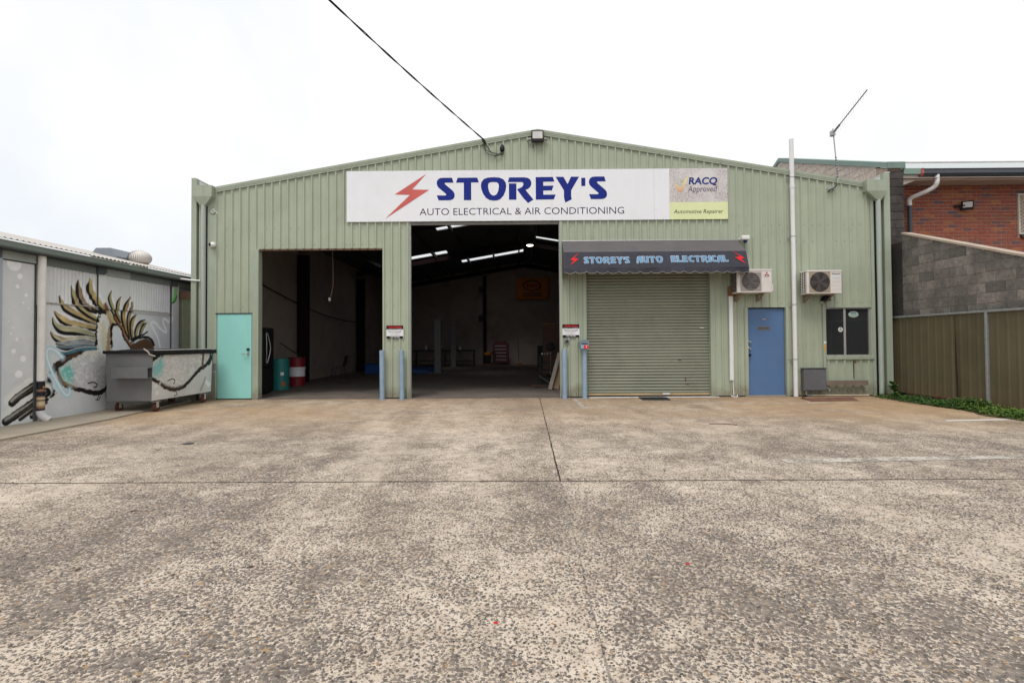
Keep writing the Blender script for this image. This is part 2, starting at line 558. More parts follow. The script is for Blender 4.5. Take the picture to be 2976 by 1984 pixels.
# worn parking lines
def worn_paint(name, keep, col=(0.66, 0.64, 0.58)):
    m, nt, b, pos = base_mat(name)
    n = noise(nt, pos, 22, 6, 0.7)
    n2 = noise(nt, pos, 2.2, 3, 0.6)
    k = math_n(nt, 'ADD', math_n(nt, 'MULTIPLY', n, 0.6), math_n(nt, 'MULTIPLY', n2, 0.4))
    a = ramp(nt, k, [(keep, 1.0), (keep + 0.09, 0.0)])
    b.inputs['Base Color'].default_value = (*col, 1)
    b.inputs['Roughness'].default_value = 0.8
    nt.links.new(a, b.inputs['Alpha'])
    return m
m_line = worn_paint('worn_line_paint', 0.48, (0.50, 0.46, 0.39))
m_line2 = worn_paint('sharp_line_paint', 0.60, (0.72, 0.71, 0.68))
def line(x0, x1, y0, y1, wd, m, label):
    mb = MB().add([(x0, y0 - wd, 0.004), (x1, y1 - wd, 0.004), (x1, y1 + wd, 0.004), (x0, y0 + wd, 0.004)], [(0, 1, 2, 3)])
    tag(mb.build('parking_line', m), kind='structure')
line(6.95, 8.05, -3.74, -3.64, 0.045, m_line2, '')
line(3.3, 7.6, -1.37, -1.27, 0.05, m_line, '')
line(2.9, 8.0, -6.45, -6.15, 0.085, m_line, '')
mb = MB().add([(1.33, -1.9, 0.004), (1.43, -1.9, 0.004), (1.38, -0.25, 0.004), (1.28, -0.25, 0.004)], [(0, 1, 2, 3)])
tag(mb.build('parking_line', m_line), kind='structure')

# ------------------------------------------------------------ the workshop shed
XL, XR, XC = -7.69, 8.845, 0.555       # left edge, right edge, ridge
ZAP, SLOPE = 6.345, 0.1712
DEP = 18.8
def rake(x):
    return ZAP - abs(x - XC) * SLOPE
shed = thing('workshop_building', (XC, 0, 0), 'wide pale green ribbed metal workshop shed with two open vehicle bays', 'building')
OPEN = [(-7.08, -6.255, -1, 2.035), (-6.10, -3.14, -1, 3.57), (-2.49, 1.06, -1, 4.185), (1.68, 4.62, -1, 3.02), (5.48, 6.38, -1, 2.1), (7.305, 8.365, 0.95, 2.09)]
PITCHW = 0.1905
RIB0 = -6.93
X0C, X1C = -7.13, 8.42
def prof_points(x0, x1):
    """(x, depth) break points of the ribbed sheet"""
    pts = []
    k = math.floor((x0 - RIB0) / PITCHW) - 1
    while RIB0 + k * PITCHW < x1 + PITCHW:
        c = RIB0 + k * PITCHW
        for dx, dy in ((-0.034, 0), (-0.013, -0.032), (0.013, -0.032), (0.034, 0)):
            pts.append((c + dx, dy))
        k += 1
    return pts
def prof_y(x, pts):
    for (a, ya), (b, yb) in zip(pts, pts[1:]):
        if a <= x <= b:
            return ya + (yb - ya) * (x - a) / (b - a) if b > a else ya
    return 0
def spans(x):
    zs = [(0.03, None)]
    for (a, b, z0, z1) in OPEN:
        if a - 1e-6 < x < b + 1e-6:
            out = []
            for (s0, s1) in zs:
                if z0 > s0:
                    out.append((s0, z0))
                out.append((z1, s1))
            zs = out
    return zs
def cladding(parent):
    pts = prof_points(X0C, X1C)
    xs = sorted({round(p[0], 5) for p in pts if X0C < p[0] < X1C} | {X0C, X1C} | {v for o in OPEN for v in (o[0], o[1])} | {XC})
    groups = {}
    for a, b in zip(xs, xs[1:]):
        if b - a < 1e-5:
            continue
        mid = (a + b) / 2
        sheet = math.floor((mid - RIB0 - 0.05) / (PITCHW * 4))
        for si, (z0, z1) in enumerate(spans(mid)):
            key = (sheet, round(z0, 2), round(z1, 2) if z1 else 99)
            g = groups.setdefault(key, MB())
            ya, yb = prof_y(a, pts), prof_y(b, pts)
            za = rake(a) - 0.06 if z1 is None else z1
            zb = rake(b) - 0.06 if z1 is None else z1
            g.add([(a, ya, z0), (b, yb, z0), (b, yb, zb), (a, ya, za)], [(0, 1, 2, 3)])
    for g in groups.values():
        # every second sheet laps 1.2 mm over its neighbour
        g.build('cladding_sheet', m_green, parent, fix=False)
cladding(shed)
# lining behind the sheets so no light leaks through the ribs
lin_x = sorted({X0C - 0.4, X1C + 0.4, XC} | {v for o in OPEN for v in (o[0], o[1])})
lm = MB()
for a, b in zip(lin_x, lin_x[1:]):
    for (z0, z1) in spans((a + b) / 2):
        zl = rake(a) - 0.1 if z1 is None else z1
        zr = rake(b) - 0.1 if z1 is None else z1
        lm.add([(a, 0.05, z0 - 0.03), (b, 0.05, z0 - 0.03), (b, 0.05, zr), (a, 0.05, zl), (a, 0.11, z0 - 0.03), (b, 0.11, z0 - 0.03), (b, 0.11, zr), (a, 0.11, zl)],
               [(0, 1, 2, 3), (7, 6, 5, 4), (0, 4, 5, 1), (3, 2, 6, 7), (0, 3, 7, 4), (1, 5, 6, 2)])
lm.build('wall_lining', m_dark, shed)

# fixing screws on the girt lines
sc = MB()
for zz in (0.13, 1.22, 2.2, 3.66, 4.05):
    k = 0
    x = RIB0 + 0.06
    while x < X1C:
        inside = any(a - 0.03 < x < b + 0.03 and z0 - 0.05 < zz < z1 + 0.03 for a, b, z0, z1 in OPEN)
        if not inside and -7.1 < x < 8.4 and rng.random() < 0.5:
            sc.lathe((x, 0, zz), [(0.008, -0.006), (0.008, 0.0)], 6, axis=1)
        x += PITCHW
for s in (-1, 1):
    for i in range(1, 12):
        x = XC + s * i * 0.72
        if X0C < x < X1C:
            sc.lathe((x, -0.046, rake(x) - 0.095), [(0.009, -0.008), (0.009, 0.0)], 6, axis=1)
tag(sc.build('fixing_screws', m_dark, shed), kind='stuff')

# rake (gable) flashing: a folded barge with two steps
def barge(x0, x1):
    mb = MB()
    prof = [(-0.03, 0.028), (-0.052, 0.028), (-0.052, -0.028), (-0.046, -0.032), (-0.046, -0.062), (-0.040, -0.066), (-0.040, -0.098), (-0.03, -0.102), (-0.01, -0.102), (0.10, 0.034)]
    n = len(prof)
    vs = []
    for x in (x0, x1):
        for (y, dz) in prof:
            vs.append((x, y, rake(x) + dz * 1.02))
    fs = [(i, (i + 1) % n, n + (i + 1) % n, n + i) for i in range(n)] + [tuple(range(n)), tuple(range(n, 2 * n))[::-1]]
    mb.add(vs, fs)
    mb.build('barge_flashing', m_trim, shed)
barge(-7.13, XC - 0.001)
barge(XC + 0.001, 8.28)

# flat flashings round the corners and openings
def flash(name, x0, x1, z0, z1, y0=-0.03, y1=0.045, m=None):
    return MB().bevbox(x0, x1, y0, y1, z0, z1, 0.003).build(name, m or m_trim, shed)
flash('corner_flashing', -7.69, -7.565, 0, 5.26, -0.06, 0.05)
flash('corner_flashing', -7.53, -7.45, 0, 4.8, -0.02, 0.05)
MB().box(-7.6, -7.1, 0.055, 0.07, 0, 4.9).build('corner_backing', m_trim, shed)
flash('corner_flashing', -7.32, -7.115, 0, 4.96, -0.028)
flash('corner_flashing', 8.70, 8.845, 0, 5.26, -0.06, 0.05)
flash('corner_flashing', 8.40, 8.475, 0, 4.9, -0.028)
MB().box(8.4, 8.8, 0.055, 0.07, 0, 4.95).build('corner_backing', m_trim, shed)
flash('corner_flashing', 8.60, 8.665, 0, 4.8, -0.015, 0.05)
# bay jambs and heads
flash('jamb_flashing', -6.245, -6.095, 0.0, 3.56, -0.034, 0.15)
flash('jamb_flashing', -3.146, -3.10, 0.0, 3.565, -0.030, 0.22)
flash('jamb_flashing', -2.575, -2.535, 0.0, 4.18, -0.030, 0.05)
flash('jamb_flashing', -2.530, -2.500, 0.0, 4.18, -0.012, 0.05)
flash('door_track', -2.498, -2.475, 0.0, 4.17, 0.0, 0.08, m_galv)
flash('door_track', 1.045, 1.068, 0.0, 4.17, 0.0, 0.08, m_galv)
flash('jamb_flashing', 1.071, 1.125, 0.0, 4.18, -0.030)
flash('jamb_flashing', 1.60, 1.685, 0.0, 3.02, -0.030, 0.12)
flash('jamb_flashing', 4.60, 4.70, 0.0, 3.02, -0.028, 0.14)
flash('jamb_flashing', 5.40, 5.482, 0.0, 2.1, -0.030, 0.12)
flash('jamb_flashing', 6.372, 6.45, 0.0, 2.1, -0.030, 0.2)
flash('head_flashing', -7.12, -6.23, 2.03, 2.05, -0.038, 0.05, m_dark)
flash('head_flashing', -6.093, -3.14, 3.53, 3.572, -0.008, 0.05, mat('rusty_lintel', (0.13, 0.075, 0.05), 0.8, var=0.3, vscale=6))
flash('head_flashing', -2.47, 1.04, 4.115, 4.18, 0.0, 0.05, mat('grey_lintel', (0.2, 0.185, 0.17), 0.6, var=0.2))
flash('window_trim', 7.235, 7.303, 0.2, 2.165, -0.034)
flash('window_trim', 7.305, 8.40, 2.085, 2.10, -0.034, 0.05)
flash('window_trim', 8.368, 8.40, 0.9, 2.085, -0.02)
flash('window_trim', 7.306, 8.43, 0.865, 0.945, -0.045)

# teal personnel door
td = MB().bevbox(-7.075, -6.26, -0.022, 0.03, 0.025, 2.028, 0.004).build('door', m_teal, shed)
tag(td, 'turquoise flush personnel door')
MB().lathe((-6.335, -0.03, 1.185), [(0.032, -0.022), (0.036, 0.0), (0.036, 0.01)], 16, 1).build('lock', m_dark, td)
h = MB().lathe((-6.335, -0.03, 1.085), [(0.03, -0.012), (0.03, 0.01)], 16, 1)
h.tube([(-6.335, -0.03, 1.085), (-6.335, -0.075, 1.085), (-6.36, -0.08, 1.085), (-6.46, -0.08, 1.083)], 0.01, 8)
h.build('handle', m_steel, td, True)

# blue staff door
bd = MB().bevbox(5.50, 6.362, 0.05, 0.085, 0.03, 2.09, 0.004).build('door', m_blue, shed)
tag(bd, 'blue staff door with three locks')
for zz, mm in ((1.29, m_steel), (1.135, m_steel), (0.98, m_black)):
    MB().lathe((5.535, 0.05, zz), [(0.02, -0.06), (0.03, -0.045), (0.03, -0.03), (0.014, -0.02), (0.03, -0.008), (0.03, 0.004)], 14, 1).build('lock', mm, bd, True)
sg = MB().box(5.735, 6.03, 0.044, 0.049, 1.57, 1.655).build('name_plate', mat('grey_plate', (0.16, 0.155, 0.15), 0.5), bd)
text_obj('lettering', 'STAFF ONLY', mat('near_black_print', (0.012, 0.012, 0.014), 0.6), bd, 0.0415, 5.75, 6.015, 1.59, 1.635, offset=0.012)
MB().box(5.855, 5.935, 0.044, 0.049, 1.815, 1.838).build('small_plate', mat('tan_plate', (0.5, 0.32, 0.2), 0.5), bd)
MB().box(5.48, 6.38, 0.02, 0.16, -0.02, 0.028).build('door_sill', m_conc, shed)

# roller door: forty-one curved laths
rd = MB().box(1.69, 4.61, 0.10, 0.104, 0.03, 3.05).build('roller_door', mat('roller_curtain_dark', (0.05, 0.055, 0.045), 0.7), shed)
m_lath = mat('roller_lath_paint', (0.25, 0.263, 0.20), 0.5, var=0.10, vscale=1.3, dirt=(0.13, 0.11, 0.085), dirt_amt=0.3, streak=0.06, rand=0.05)
LP = 0.0722
lt = MB()
cur = [(0.004, 0.0), (-0.010, 0.006), (-0.017, 0.018), (-0.019, 0.036), (-0.017, 0.052), (-0.010, 0.062), (0.002, 0.066)]
vs = [(x, y, z) for x in (-1.46, 1.46) for (y, z) in cur]
k = len(cur)
lt.add(vs, [(i, i + k, i + k + 1, i + 1) for i in range(k - 1)])
lath_me = lt.mesh('roller_lath', m_lath, True, fix=False)
for i in range(41):
    link('roller_lath', lath_me, rd, (3.15, 0.095 + rng.uniform(-0.0015, 0.0015), 0.085 + i * LP))
MB().bevbox(1.70, 4.60, 0.05, 0.10, 0.045, 0.088, 0.004).build('bottom_rail', mat('tan_door_rail', (0.42, 0.31, 0.17), 0.6, var=0.2), rd)
MB().box(3.48, 3.64, 0.04, 0.048, 0.062, 0.095).build('rail_label', m_white, rd)
MB().box(1.6, 4.78, -0.03, 0.06, 0.0, 0.012).build('door_threshold', m_white, shed)
for (x, z, ww, hh) in ((3.86, 0.86, 0.07, 0.02), (4.02, 0.36, 0.02, 0.1), (4.05, 0.29, 0.06, 0.012)):
    mb = MB().bevbox(x, x + ww, 0.070, 0.0785, z, z + hh, 0.002); mb.build('rust_patch', m_rust, rd)
hb = MB().tube([(4.38, 0.075, 1.63), (4.38, 0.05, 1.63), (4.46, 0.05, 1.625), (4.46, 0.075, 1.62)], 0.012, 6)
hb.build('handle', m_white, rd)

# aluminium sliding window
win = MB()
for a in ((7.31, 8.36, 0.95, 0.975), (7.31, 8.36, 2.06, 2.085), (7.31, 7.33, 0.976, 2.059), (8.335, 8.36, 0.976, 2.059)):
    win.box(a[0], a[1], 0.0, 0.06, a[2], a[3])
m_alu = mat('dull_aluminium', (0.5, 0.49, 0.47), 0.45, 0.5, var=0.1)
wn = win.build('window', m_alu, shed)
def glass_dark(name):
    m, nt, b, pos = base_mat(name)
    b.inputs['Base Color'].default_value = (0.03, 0.033, 0.035, 1)
    b.inputs['Roughness'].default_value = 0.06
    b.inputs['Specular IOR Level'].default_value = 0.5
    b.inputs['Alpha'].default_value = 0.82
    return m
m_glass = glass_dark('tinted_window_glass')
MB().box(7.332, 7.758, 0.020, 0.026, 0.976, 2.058).build('pane', m_glass, wn)
MB().box(7.78, 8.334, 0.034, 0.040, 0.976, 2.058).build('pane', m_glass, wn)
MB().bevbox(7.745, 7.795, 0.002, 0.05, 0.976, 2.058, 0.003).build('mullion', m_alu, wn)
bl = MB()
for i in range(26):
    bl.box(7.35 + i * 0.038, 7.38 + i * 0.038, 0.20, 0.203, 0.98, 1.83)
bl.build('blind', mat('dark_vertical_blind', (0.05, 0.05, 0.05), 0.8), wn)
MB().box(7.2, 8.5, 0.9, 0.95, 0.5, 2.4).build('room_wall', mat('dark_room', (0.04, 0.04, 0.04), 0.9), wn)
def ell(cx, cz, rx, rz, n=28):
    return [(cx + rx * math.cos(2 * math.pi * i / n), cz + rz * math.sin(2 * math.pi * i / n)) for i in range(n)]
MB().flat([ell(7.995, 1.925, 0.118, 0.072)], FRONT(0.031)).build('sticker', mat('sticker_pale', (0.55, 0.62, 0.5), 0.5), wn)
MB().flat([ell(7.995, 1.915, 0.10, 0.052)], FRONT(0.029)).build('sticker_print', mat('sticker_green', (0.35, 0.48, 0.40), 0.5, var=0.4, vscale=40), wn)
MB().flat([[(7.92, 1.955), (8.07, 1.955), (8.04, 1.978), (7.95, 1.978)]], FRONT(0.028)).build('sticker_print', mat('sticker_blue', (0.06, 0.14, 0.4), 0.5), wn)
MB().flat([ell(7.675, 1.57, 0.056, 0.056)], FRONT(0.017)).build('sticker', m_white, wn)
MB().flat([[(7.64, 1.555), (7.71, 1.555), (7.71, 1.568), (7.64, 1.568)]], FRONT(0.015)).build('sticker_print', m_dark, wn)
MB().flat([ell(7.675, 1.597, 0.014, 0.014, 10)], FRONT(0.015)).build('sticker_print', m_dark, wn)
# peeling labels on the window trim
MB().box(7.25, 7.295, -0.038, -0.0345, 1.09, 1.215).build('label', mat('orange_label', (0.62, 0.3, 0.05), 0.6), shed)
MB().box(7.25, 7.30, -0.038, -0.0345, 1.25, 1.29).build('label', m_whitep, shed)

# rainwater heads, downpipes and parapets
def rw_head(side):
    s = side
    xa, xb = (-7.60, -7.14) if s < 0 else (8.235, 8.70)
    mb = MB()
    y0, y1 = -0.17, 0.0
    mb.box(xa, xb, y0, y1, 4.80, 5.06)
    px = (-7.385 if s < 0 else 8.55)
    t = 0.055
    mb.add([(xa, y0, 4.80), (xb, y0, 4.80), (xb, y1, 4.80), (xa, y1, 4.80), (px - t, y0 + 0.05, 4.60), (px + t, y0 + 0.05, 4.60), (px + t, y1, 4.60), (px - t, y1, 4.60)],
           [(0, 1, 5, 4), (1, 2, 6, 5), (2, 3, 7, 6), (3, 0, 4, 7), (4, 5, 6, 7)])
    mb.build('rainwater_head', m_trim, shed)
    d = MB().tube([(px, -0.075, 4.62), (px, -0.075, 0.05)], 0.052, 14)
    dp = d.build('downpipe', m_pipe, shed, True)
    for zz in (3.62, 3.34, 1.55, 0.92) if s > 0 else (3.6, 3.3, 1.8, 0.6):
        MB().tube([(px, -0.075, zz), (px, -0.075, zz + 0.02)], 0.056, 14).build('pipe_strap', m_pipe, dp)
rw_head(-1); rw_head(1)
MB().tube([(-7.385, -0.085, 0.05), (-7.385, -0.085, 0.2)], 0.06, 14).build('pipe_shoe', m_white, shed, True)
for (x0, x1) in ((-7.69, -7.60), (8.755, 8.845)):
    MB().box(x0, x1, 0.05, DEP, 4.9, 5.26).build('parapet', m_zinc, shed)
    MB().box(x0 - 0.01, x1 + 0.01, -0.062, DEP, 5.26, 5.275).build('parapet_cap', m_zinc, shed)

# side and rear walls, floor, roof
for x0, x1 in ((-7.68, -7.52), (8.68, 8.84)):
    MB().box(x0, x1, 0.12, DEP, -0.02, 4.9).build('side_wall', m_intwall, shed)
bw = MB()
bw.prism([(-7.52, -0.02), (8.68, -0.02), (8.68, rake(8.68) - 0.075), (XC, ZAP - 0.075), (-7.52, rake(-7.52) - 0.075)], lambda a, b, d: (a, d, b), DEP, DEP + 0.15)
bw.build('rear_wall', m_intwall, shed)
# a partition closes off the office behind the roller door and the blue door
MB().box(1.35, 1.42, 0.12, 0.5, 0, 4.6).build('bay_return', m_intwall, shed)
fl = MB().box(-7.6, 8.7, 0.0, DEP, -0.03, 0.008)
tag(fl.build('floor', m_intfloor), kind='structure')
SKYL = [(-1, 7.04, 7.5, -3.0, -0.9), (-1, 11.44, 12.2, -6.2, -3.2), (-1, 14.7, 15.45, -2.85, 0.45), (1, 11.15, 11.6, 0.98, 3.2)]
def skylight_mat():
    m = bpy.data.materials.new('fibreglass_rooflight')
    m.use_nodes = True
    nt = m.node_tree
    nt.nodes.clear()
    o = nt.nodes.new('ShaderNodeOutputMaterial')
    tr = nt.nodes.new('ShaderNodeBsdfTransparent'); tr.inputs[0].default_value = (0.86, 0.87, 0.88, 1)
    tl = nt.nodes.new('ShaderNodeBsdfTranslucent'); tl.inputs[0].default_value = (0.6, 0.6, 0.58, 1)
    pos = nt.nodes.new('ShaderNodeNewGeometry').outputs['Position']
    n = noise(nt, pos, 14, 4, 0.6)
    k = ramp(nt, n, [(0.35, 0.08), (0.7, 0.3)])
    mixn = nt.nodes.new('ShaderNodeMixShader')
    nt.links.new(k, mixn.inputs[0])
    nt.links.new(tr.outputs[0], mixn.inputs[1]); nt.links.new(tl.outputs[0], mixn.inputs[2])
    nt.links.new(mixn.outputs[0], o.inputs[0])
    return m
m_skyl = skylight_mat()
PUR = [0.35 + 1.32 * i for i in range(7)]
for s in (-1, 1):
    xe = -7.62 if s < 0 else 8.77
    ys = [0.02] + [v for (q, a, b, _, _) in SKYL if q == s for v in (a, b)] + [DEP]
    ys = sorted(ys)
    for a, b in zip(ys, ys[1:]):
        hit = [k for k in SKYL if k[0] == s and abs(a - k[1]) < 1e-6]
        if hit:
            z = lambda x: rake(x) - 0.09
            x_in, x_out = (hit[0][4], hit[0][3]) if s < 0 else (hit[0][3], hit[0][4])
            MB().add([(x_in, a, z(x_in)), (x_in, b, z(x_in)), (x_out, b, z(x_out)), (x_out, a, z(x_out))], [(0, 1, 2, 3)]).build('roof_light', m_skyl, shed)
            spans_x = ((XC, x_in), (x_out, xe))
        else:
            spans_x = ((XC, xe),)
        for (xa, xb) in spans_x:
            mb = MB()
            z = lambda x: rake(x) - 0.09
            mb.add([(xa, a, z(xa)), (xa, b, z(xa)), (xb, b, z(xb)), (xb, a, z(xb)), (xa, a, z(xa) + 0.03), (xa, b, z(xa) + 0.03), (xb, b, z(xb) + 0.03), (xb, a, z(xb) + 0.03)],
                   [(0, 1, 2, 3), (7, 6, 5, 4), (0, 4, 5, 1), (2, 6, 7, 3), (0, 3, 7, 4), (1, 5, 6, 2)])
            # ribs on the underside, running down the slope
            yy = a + 0.1
            while yy < b - 0.03:
                mb.add([(xa, yy - 0.012, z(xa) - 0.001), (xa, yy + 0.012, z(xa) - 0.001), (xb, yy + 0.012, z(xb) - 0.001), (xb, yy - 0.012, z(xb) - 0.001),
                        (xa, yy, z(xa) - 0.02), (xb, yy, z(xb) - 0.02)], [(0, 4, 5, 3), (4, 1, 2, 5)])
                yy += 0.2
            mb.build('roof_sheet', m_roofin, shed, fix=False)
    for p in PUR:
        x = XC + s * p
        if -7.5 < x < 8.6:
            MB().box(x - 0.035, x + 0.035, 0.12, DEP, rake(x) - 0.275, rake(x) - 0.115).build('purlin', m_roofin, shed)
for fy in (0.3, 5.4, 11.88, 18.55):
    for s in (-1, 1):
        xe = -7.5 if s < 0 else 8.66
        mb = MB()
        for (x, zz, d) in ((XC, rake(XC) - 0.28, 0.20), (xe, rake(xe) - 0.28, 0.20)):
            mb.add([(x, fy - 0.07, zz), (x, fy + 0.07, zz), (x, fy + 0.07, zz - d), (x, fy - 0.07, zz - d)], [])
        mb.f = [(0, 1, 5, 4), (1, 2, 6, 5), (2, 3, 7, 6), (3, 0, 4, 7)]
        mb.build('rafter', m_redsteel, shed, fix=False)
        if fy > 1:
            xi = xe - s * 0.02
            cm = MB()
            cm.box(xi - s * 0.36, xi - s * 0.345, fy - 0.09, fy + 0.09, 0, rake(xe) - 0.6)
            cm.box(xi - s * 0.015, xi, fy - 0.09, fy + 0.09, 0, rake(xe) - 0.6)
            cm.box(xi - s * 0.345, xi - s * 0.015, fy - 0.006, fy + 0.006, 0, rake(xe) - 0.6)
            cm.build('column', m_redsteel, shed)
for x in (-1.85, 3.0):
    cm = MB().box(x - 0.1, x + 0.1, DEP - 0.25, DEP - 0.235, 0, rake(x) - 0.6)
    cm.box(x - 0.006, x + 0.006, DEP - 0.234, DEP - 0.02, 0, rake(x) - 0.6)
    cm.build('column', m_redsteel, shed)
# sagging cable on the left interior wall
MB().tube(smooth_path([(-7.45, 0.6, 3.45), (-7.44, 3.5, 2.95), (-7.42, 6.3, 2.55), (-7.42, 9.2, 2.33), (-7.42, 12.3, 2.3)]), 0.02, 6).build('wall_cable', m_black, shed)

# ------------------------------------------------------------ lettering
GL = {  # outlines, cap height 100
 'S': ([[(312,115),(330,175),(230,176),(222,184),(226,194),(318,272),(336,296),(344,325),(340,355),(321,378),(290,389),(250,391),(147,391),(125,331),(226,331),(239,326),(240,315),(152,240),(133,217),(124,185),(128,155),(145,132),(170,119),(205,115)]], 125),
 'T': ([[(380,115),(620,113),(638,172),(545,172),(545,388),(455,388),(455,175),(360,175)]], 360),
 'O': ([[(820,107),(890,112),(940,135),(966,172),(973,215),(965,270),(940,330),(900,375),(860,391),(815,393),(770,387),(725,360),(690,310),(668,250),(663,210),(670,170),(700,130),(750,112)],
        [(820,167),(860,170),(880,190),(883,225),(875,275),(855,315),(830,330),(810,331),(785,318),(765,285),(753,240),(752,200),(760,180),(785,168)]], 663),
 'R': ([[(1010,110),(1190,108),(1235,115),(1265,135),(1278,165),(1278,195),(1265,225),(1240,248),(1207,262),(1303,380),(1237,422),(1180,362),(1104,255),(1160,230),(1178,208),(1182,190),(1178,175),(1165,167),(992,168)],
        ], 992),
 'r': ([[(1005,183),(1096,183),(1096,382),(1005,382)]], 992),
 'E': ([[(1332,106),(1541,103),(1560,160),(1424,163),(1424,211),(1549,209),(1527,268),(1424,270),(1424,320),(1574,318),(1551,377),(1332,381)]], 1332),
 'Y': ([[(1575,102),(1670,102),(1720,190),(1762,100),(1860,100),(1763,267),(1763,340),(1769,376),(1692,415),(1678,375),(1674,340),(1674,267)]], 1575),
 "'": ([[(1887,114),(1936,113),(1936,213),(1887,214)]], 1887),
}
def slope_fix(x, y):
    return y + (x - 125) * 0.0097
GLY = {}
for k, (loops, x0) in GL.items():
    GLY[k] = [[((x - x0) / 2.76, (390 - slope_fix(x, y)) / 2.76) for x, y in lp] for lp in loops]
GLY['R'] = [GLY['R'][0]]
GLY['I'] = [[(0, 0), (33, 0), (33, 100), (0, 100)]]
GLY['L'] = [[(0, 0), (76, 0), (84, 22), (33, 22), (33, 100), (0, 100)]]
GLY['C'] = [[(82, 100), (88, 78), (56, 78), (42, 68), (37, 50), (42, 32), (56, 22), (90, 22), (82, 0), (46, -1), (18, 10), (3, 36), (3, 62), (14, 86), (40, 99)]]
GLY['A'] = [[(40, 100), (92, 100), (92, 0), (60, 0), (60, 36), (42, 36), (36, 10), (16, -14), (-2, 4), (8, 34), (10, 68), (20, 90)], [(60, 80), (60, 54), (42, 54), (43, 70), (50, 80)]]
GLY['U'] = [[(0, 100), (33, 100), (33, 42), (38, 26), (50, 22), (58, 26), (58, 100), (91, 100), (91, 0), (36, -2), (12, 10), (0, 34)]]
ADV = {'S': 80, 'T': 102, 'O': 114, 'R': 114, 'E': 89, 'Y': 104, "'": 20, 'I': 34, 'L': 86, 'C': 90, 'A': 93, 'U': 92}

def offset_poly(lp, d):
    """push an outline outwards by d (counter-clockwise or clockwise alike)"""
    n = len(lp)
    area = sum(lp[i][0] * lp[(i + 1) % n][1] - lp[(i + 1) % n][0] * lp[i][1] for i in range(n))
    sg = 1 if area > 0 else -1
    out = []
    for i in range(n):
        p0, p1, p2 = (Vector(lp[(i + k) % n]) for k in (-1, 0, 1))
        a, b = (p1 - p0), (p2 - p1)
        if a.length < 1e-9 or b.length < 1e-9:
            out.append(tuple(p1)); continue
        a.normalize(); b.normalize()
        n1, n2 = Vector((a.y, -a.x)) * sg, Vector((b.y, -b.x)) * sg
        m_ = (n1 + n2)
        if m_.length < 1e-6:
            m_ = n1.copy()
        m_.normalize()
        k = d / max(0.45, m_.dot(n1))
        out.append((p1.x + m_.x * k, p1.y + m_.y * k))
    return out

def glyph(ch, x, z, sx_, sz, fn, m, parent, off=0, name='letter'):
    loops = GLY[ch]
    mb = MB()
    sets = [loops] if ch != 'R' else [GLY['R'], GLY['r']]
    for ls in sets:
        lp = [ls[0]] + ls[1:]
        if off:
            lp = [offset_poly(ls[0], off)] + [offset_poly(h_, -off) for h_ in ls[1:]]
        mb.flat([[(x + a * sx_, z + b * sz) for a, b in q] for q in lp], fn)
    return mb.build(name, m, parent, fix=False)

# ------------------------------------------------------------ main sign
m_navy = mat('navy_vinyl', (0.017, 0.03, 0.22), 0.6, var=0.05, spec=0.1)
m_red = mat('faded_red_vinyl', (0.58, 0.115, 0.10), 0.45, var=0.10)
m_ink = mat('dark_violet_vinyl', (0.025, 0.02, 0.075), 0.6, spec=0.1)
sign = thing('shop_sign', (0.52, -0.03, 4.19), 'long white sign board with red lightning bolt and big navy lettering over the bay', 'sign')
edges = [-3.992, -1.53, 0.885, 3.30, 3.669]
for a, b in zip(edges, edges[1:]):
    MB().box(a + 0.0015, b - 0.0015, -0.048, -0.028, 4.192, 5.402).build('panel', m_whitep, sign)
m_peb, ntp, bp, pp_ = base_mat('pebble_print')
vp = ntp.nodes.new('ShaderNodeTexVoronoi'); vp.inputs['Scale'].default_value = 34; ntp.links.new(pp_, vp.inputs['Vector'])
cpeb = ramp(ntp, vp.outputs['Distance'], [(0.0, (0.72, 0.69, 0.68)), (0.35, (0.60, 0.56, 0.55)), (0.7, (0.42, 0.37, 0.36))])
fade = ramp(ntp, noise(ntp, pp_, 2.4, 3), [(0.4, 0.0), (0.62, 0.75)])
ntp.links.new(mixc(ntp, fade, cpeb, (0.70, 0.68, 0.67)), bp.inputs['Base Color'])
bp.inputs['Roughness'].default_value = 0.4
MB().box(3.6705, 5.040, -0.048, -0.028, 4.606, 5.402).build('panel', m_peb, sign)
MB().box(3.6705, 5.040, -0.048, -0.028, 4.192, 4.604).build('panel', mat('lime_print', (0.72, 0.76, 0.42), 0.4, var=0.05), sign)
YS = -0.0505
bolt = [(-2.092, 5.323), (-2.427, 4.955), (-2.025, 4.942), (-3.075, 4.258), (-2.484, 4.824), (-2.85, 4.836)]
MB().flat([bolt], FRONT(YS)).build('lightning_bolt', m_red, sign, fix=False)
off = {0: 125, 1: 360, 2: 663, 3: 992, 4: 1332, 5: 1575, 6: 1887, 7: 1980}
SCX = (2.192 + 1.846) / (2200 - 125)
for i, ch in enumerate("STOREY'S"):
    glyph(ch, -1.846 + (off[i] - 125) * SCX, 4.692, SCX * 2.76, 0.00539, FRONT(YS), m_navy, sign)
text_obj('lettering', 'AUTO ELECTRICAL & AIR CONDITIONING', m_ink, sign, YS, -2.255, 2.588, 4.338, 4.50, offset=-0.006)
text_obj('lettering', 'RACQ', mat('blue_print', (0.04, 0.055, 0.22), 0.6, spec=0.1), sign, YS, 4.117, 4.80, 4.985, 5.19, shear=0.12, offset=0.035)
text_obj('lettering', 'Approved', mat('violet_print', (0.075, 0.05, 0.10), 0.6, spec=0.1), sign, YS, 4.098, 4.79, 4.80, 4.985, shear=0.2, offset=-0.004)
text_obj('lettering', 'Automotive Repairer', mat('olive_print', (0.06, 0.065, 0.045), 0.6, spec=0.1), sign, YS, 3.76, 4.93, 4.305, 4.425, shear=0.18, offset=0.0)
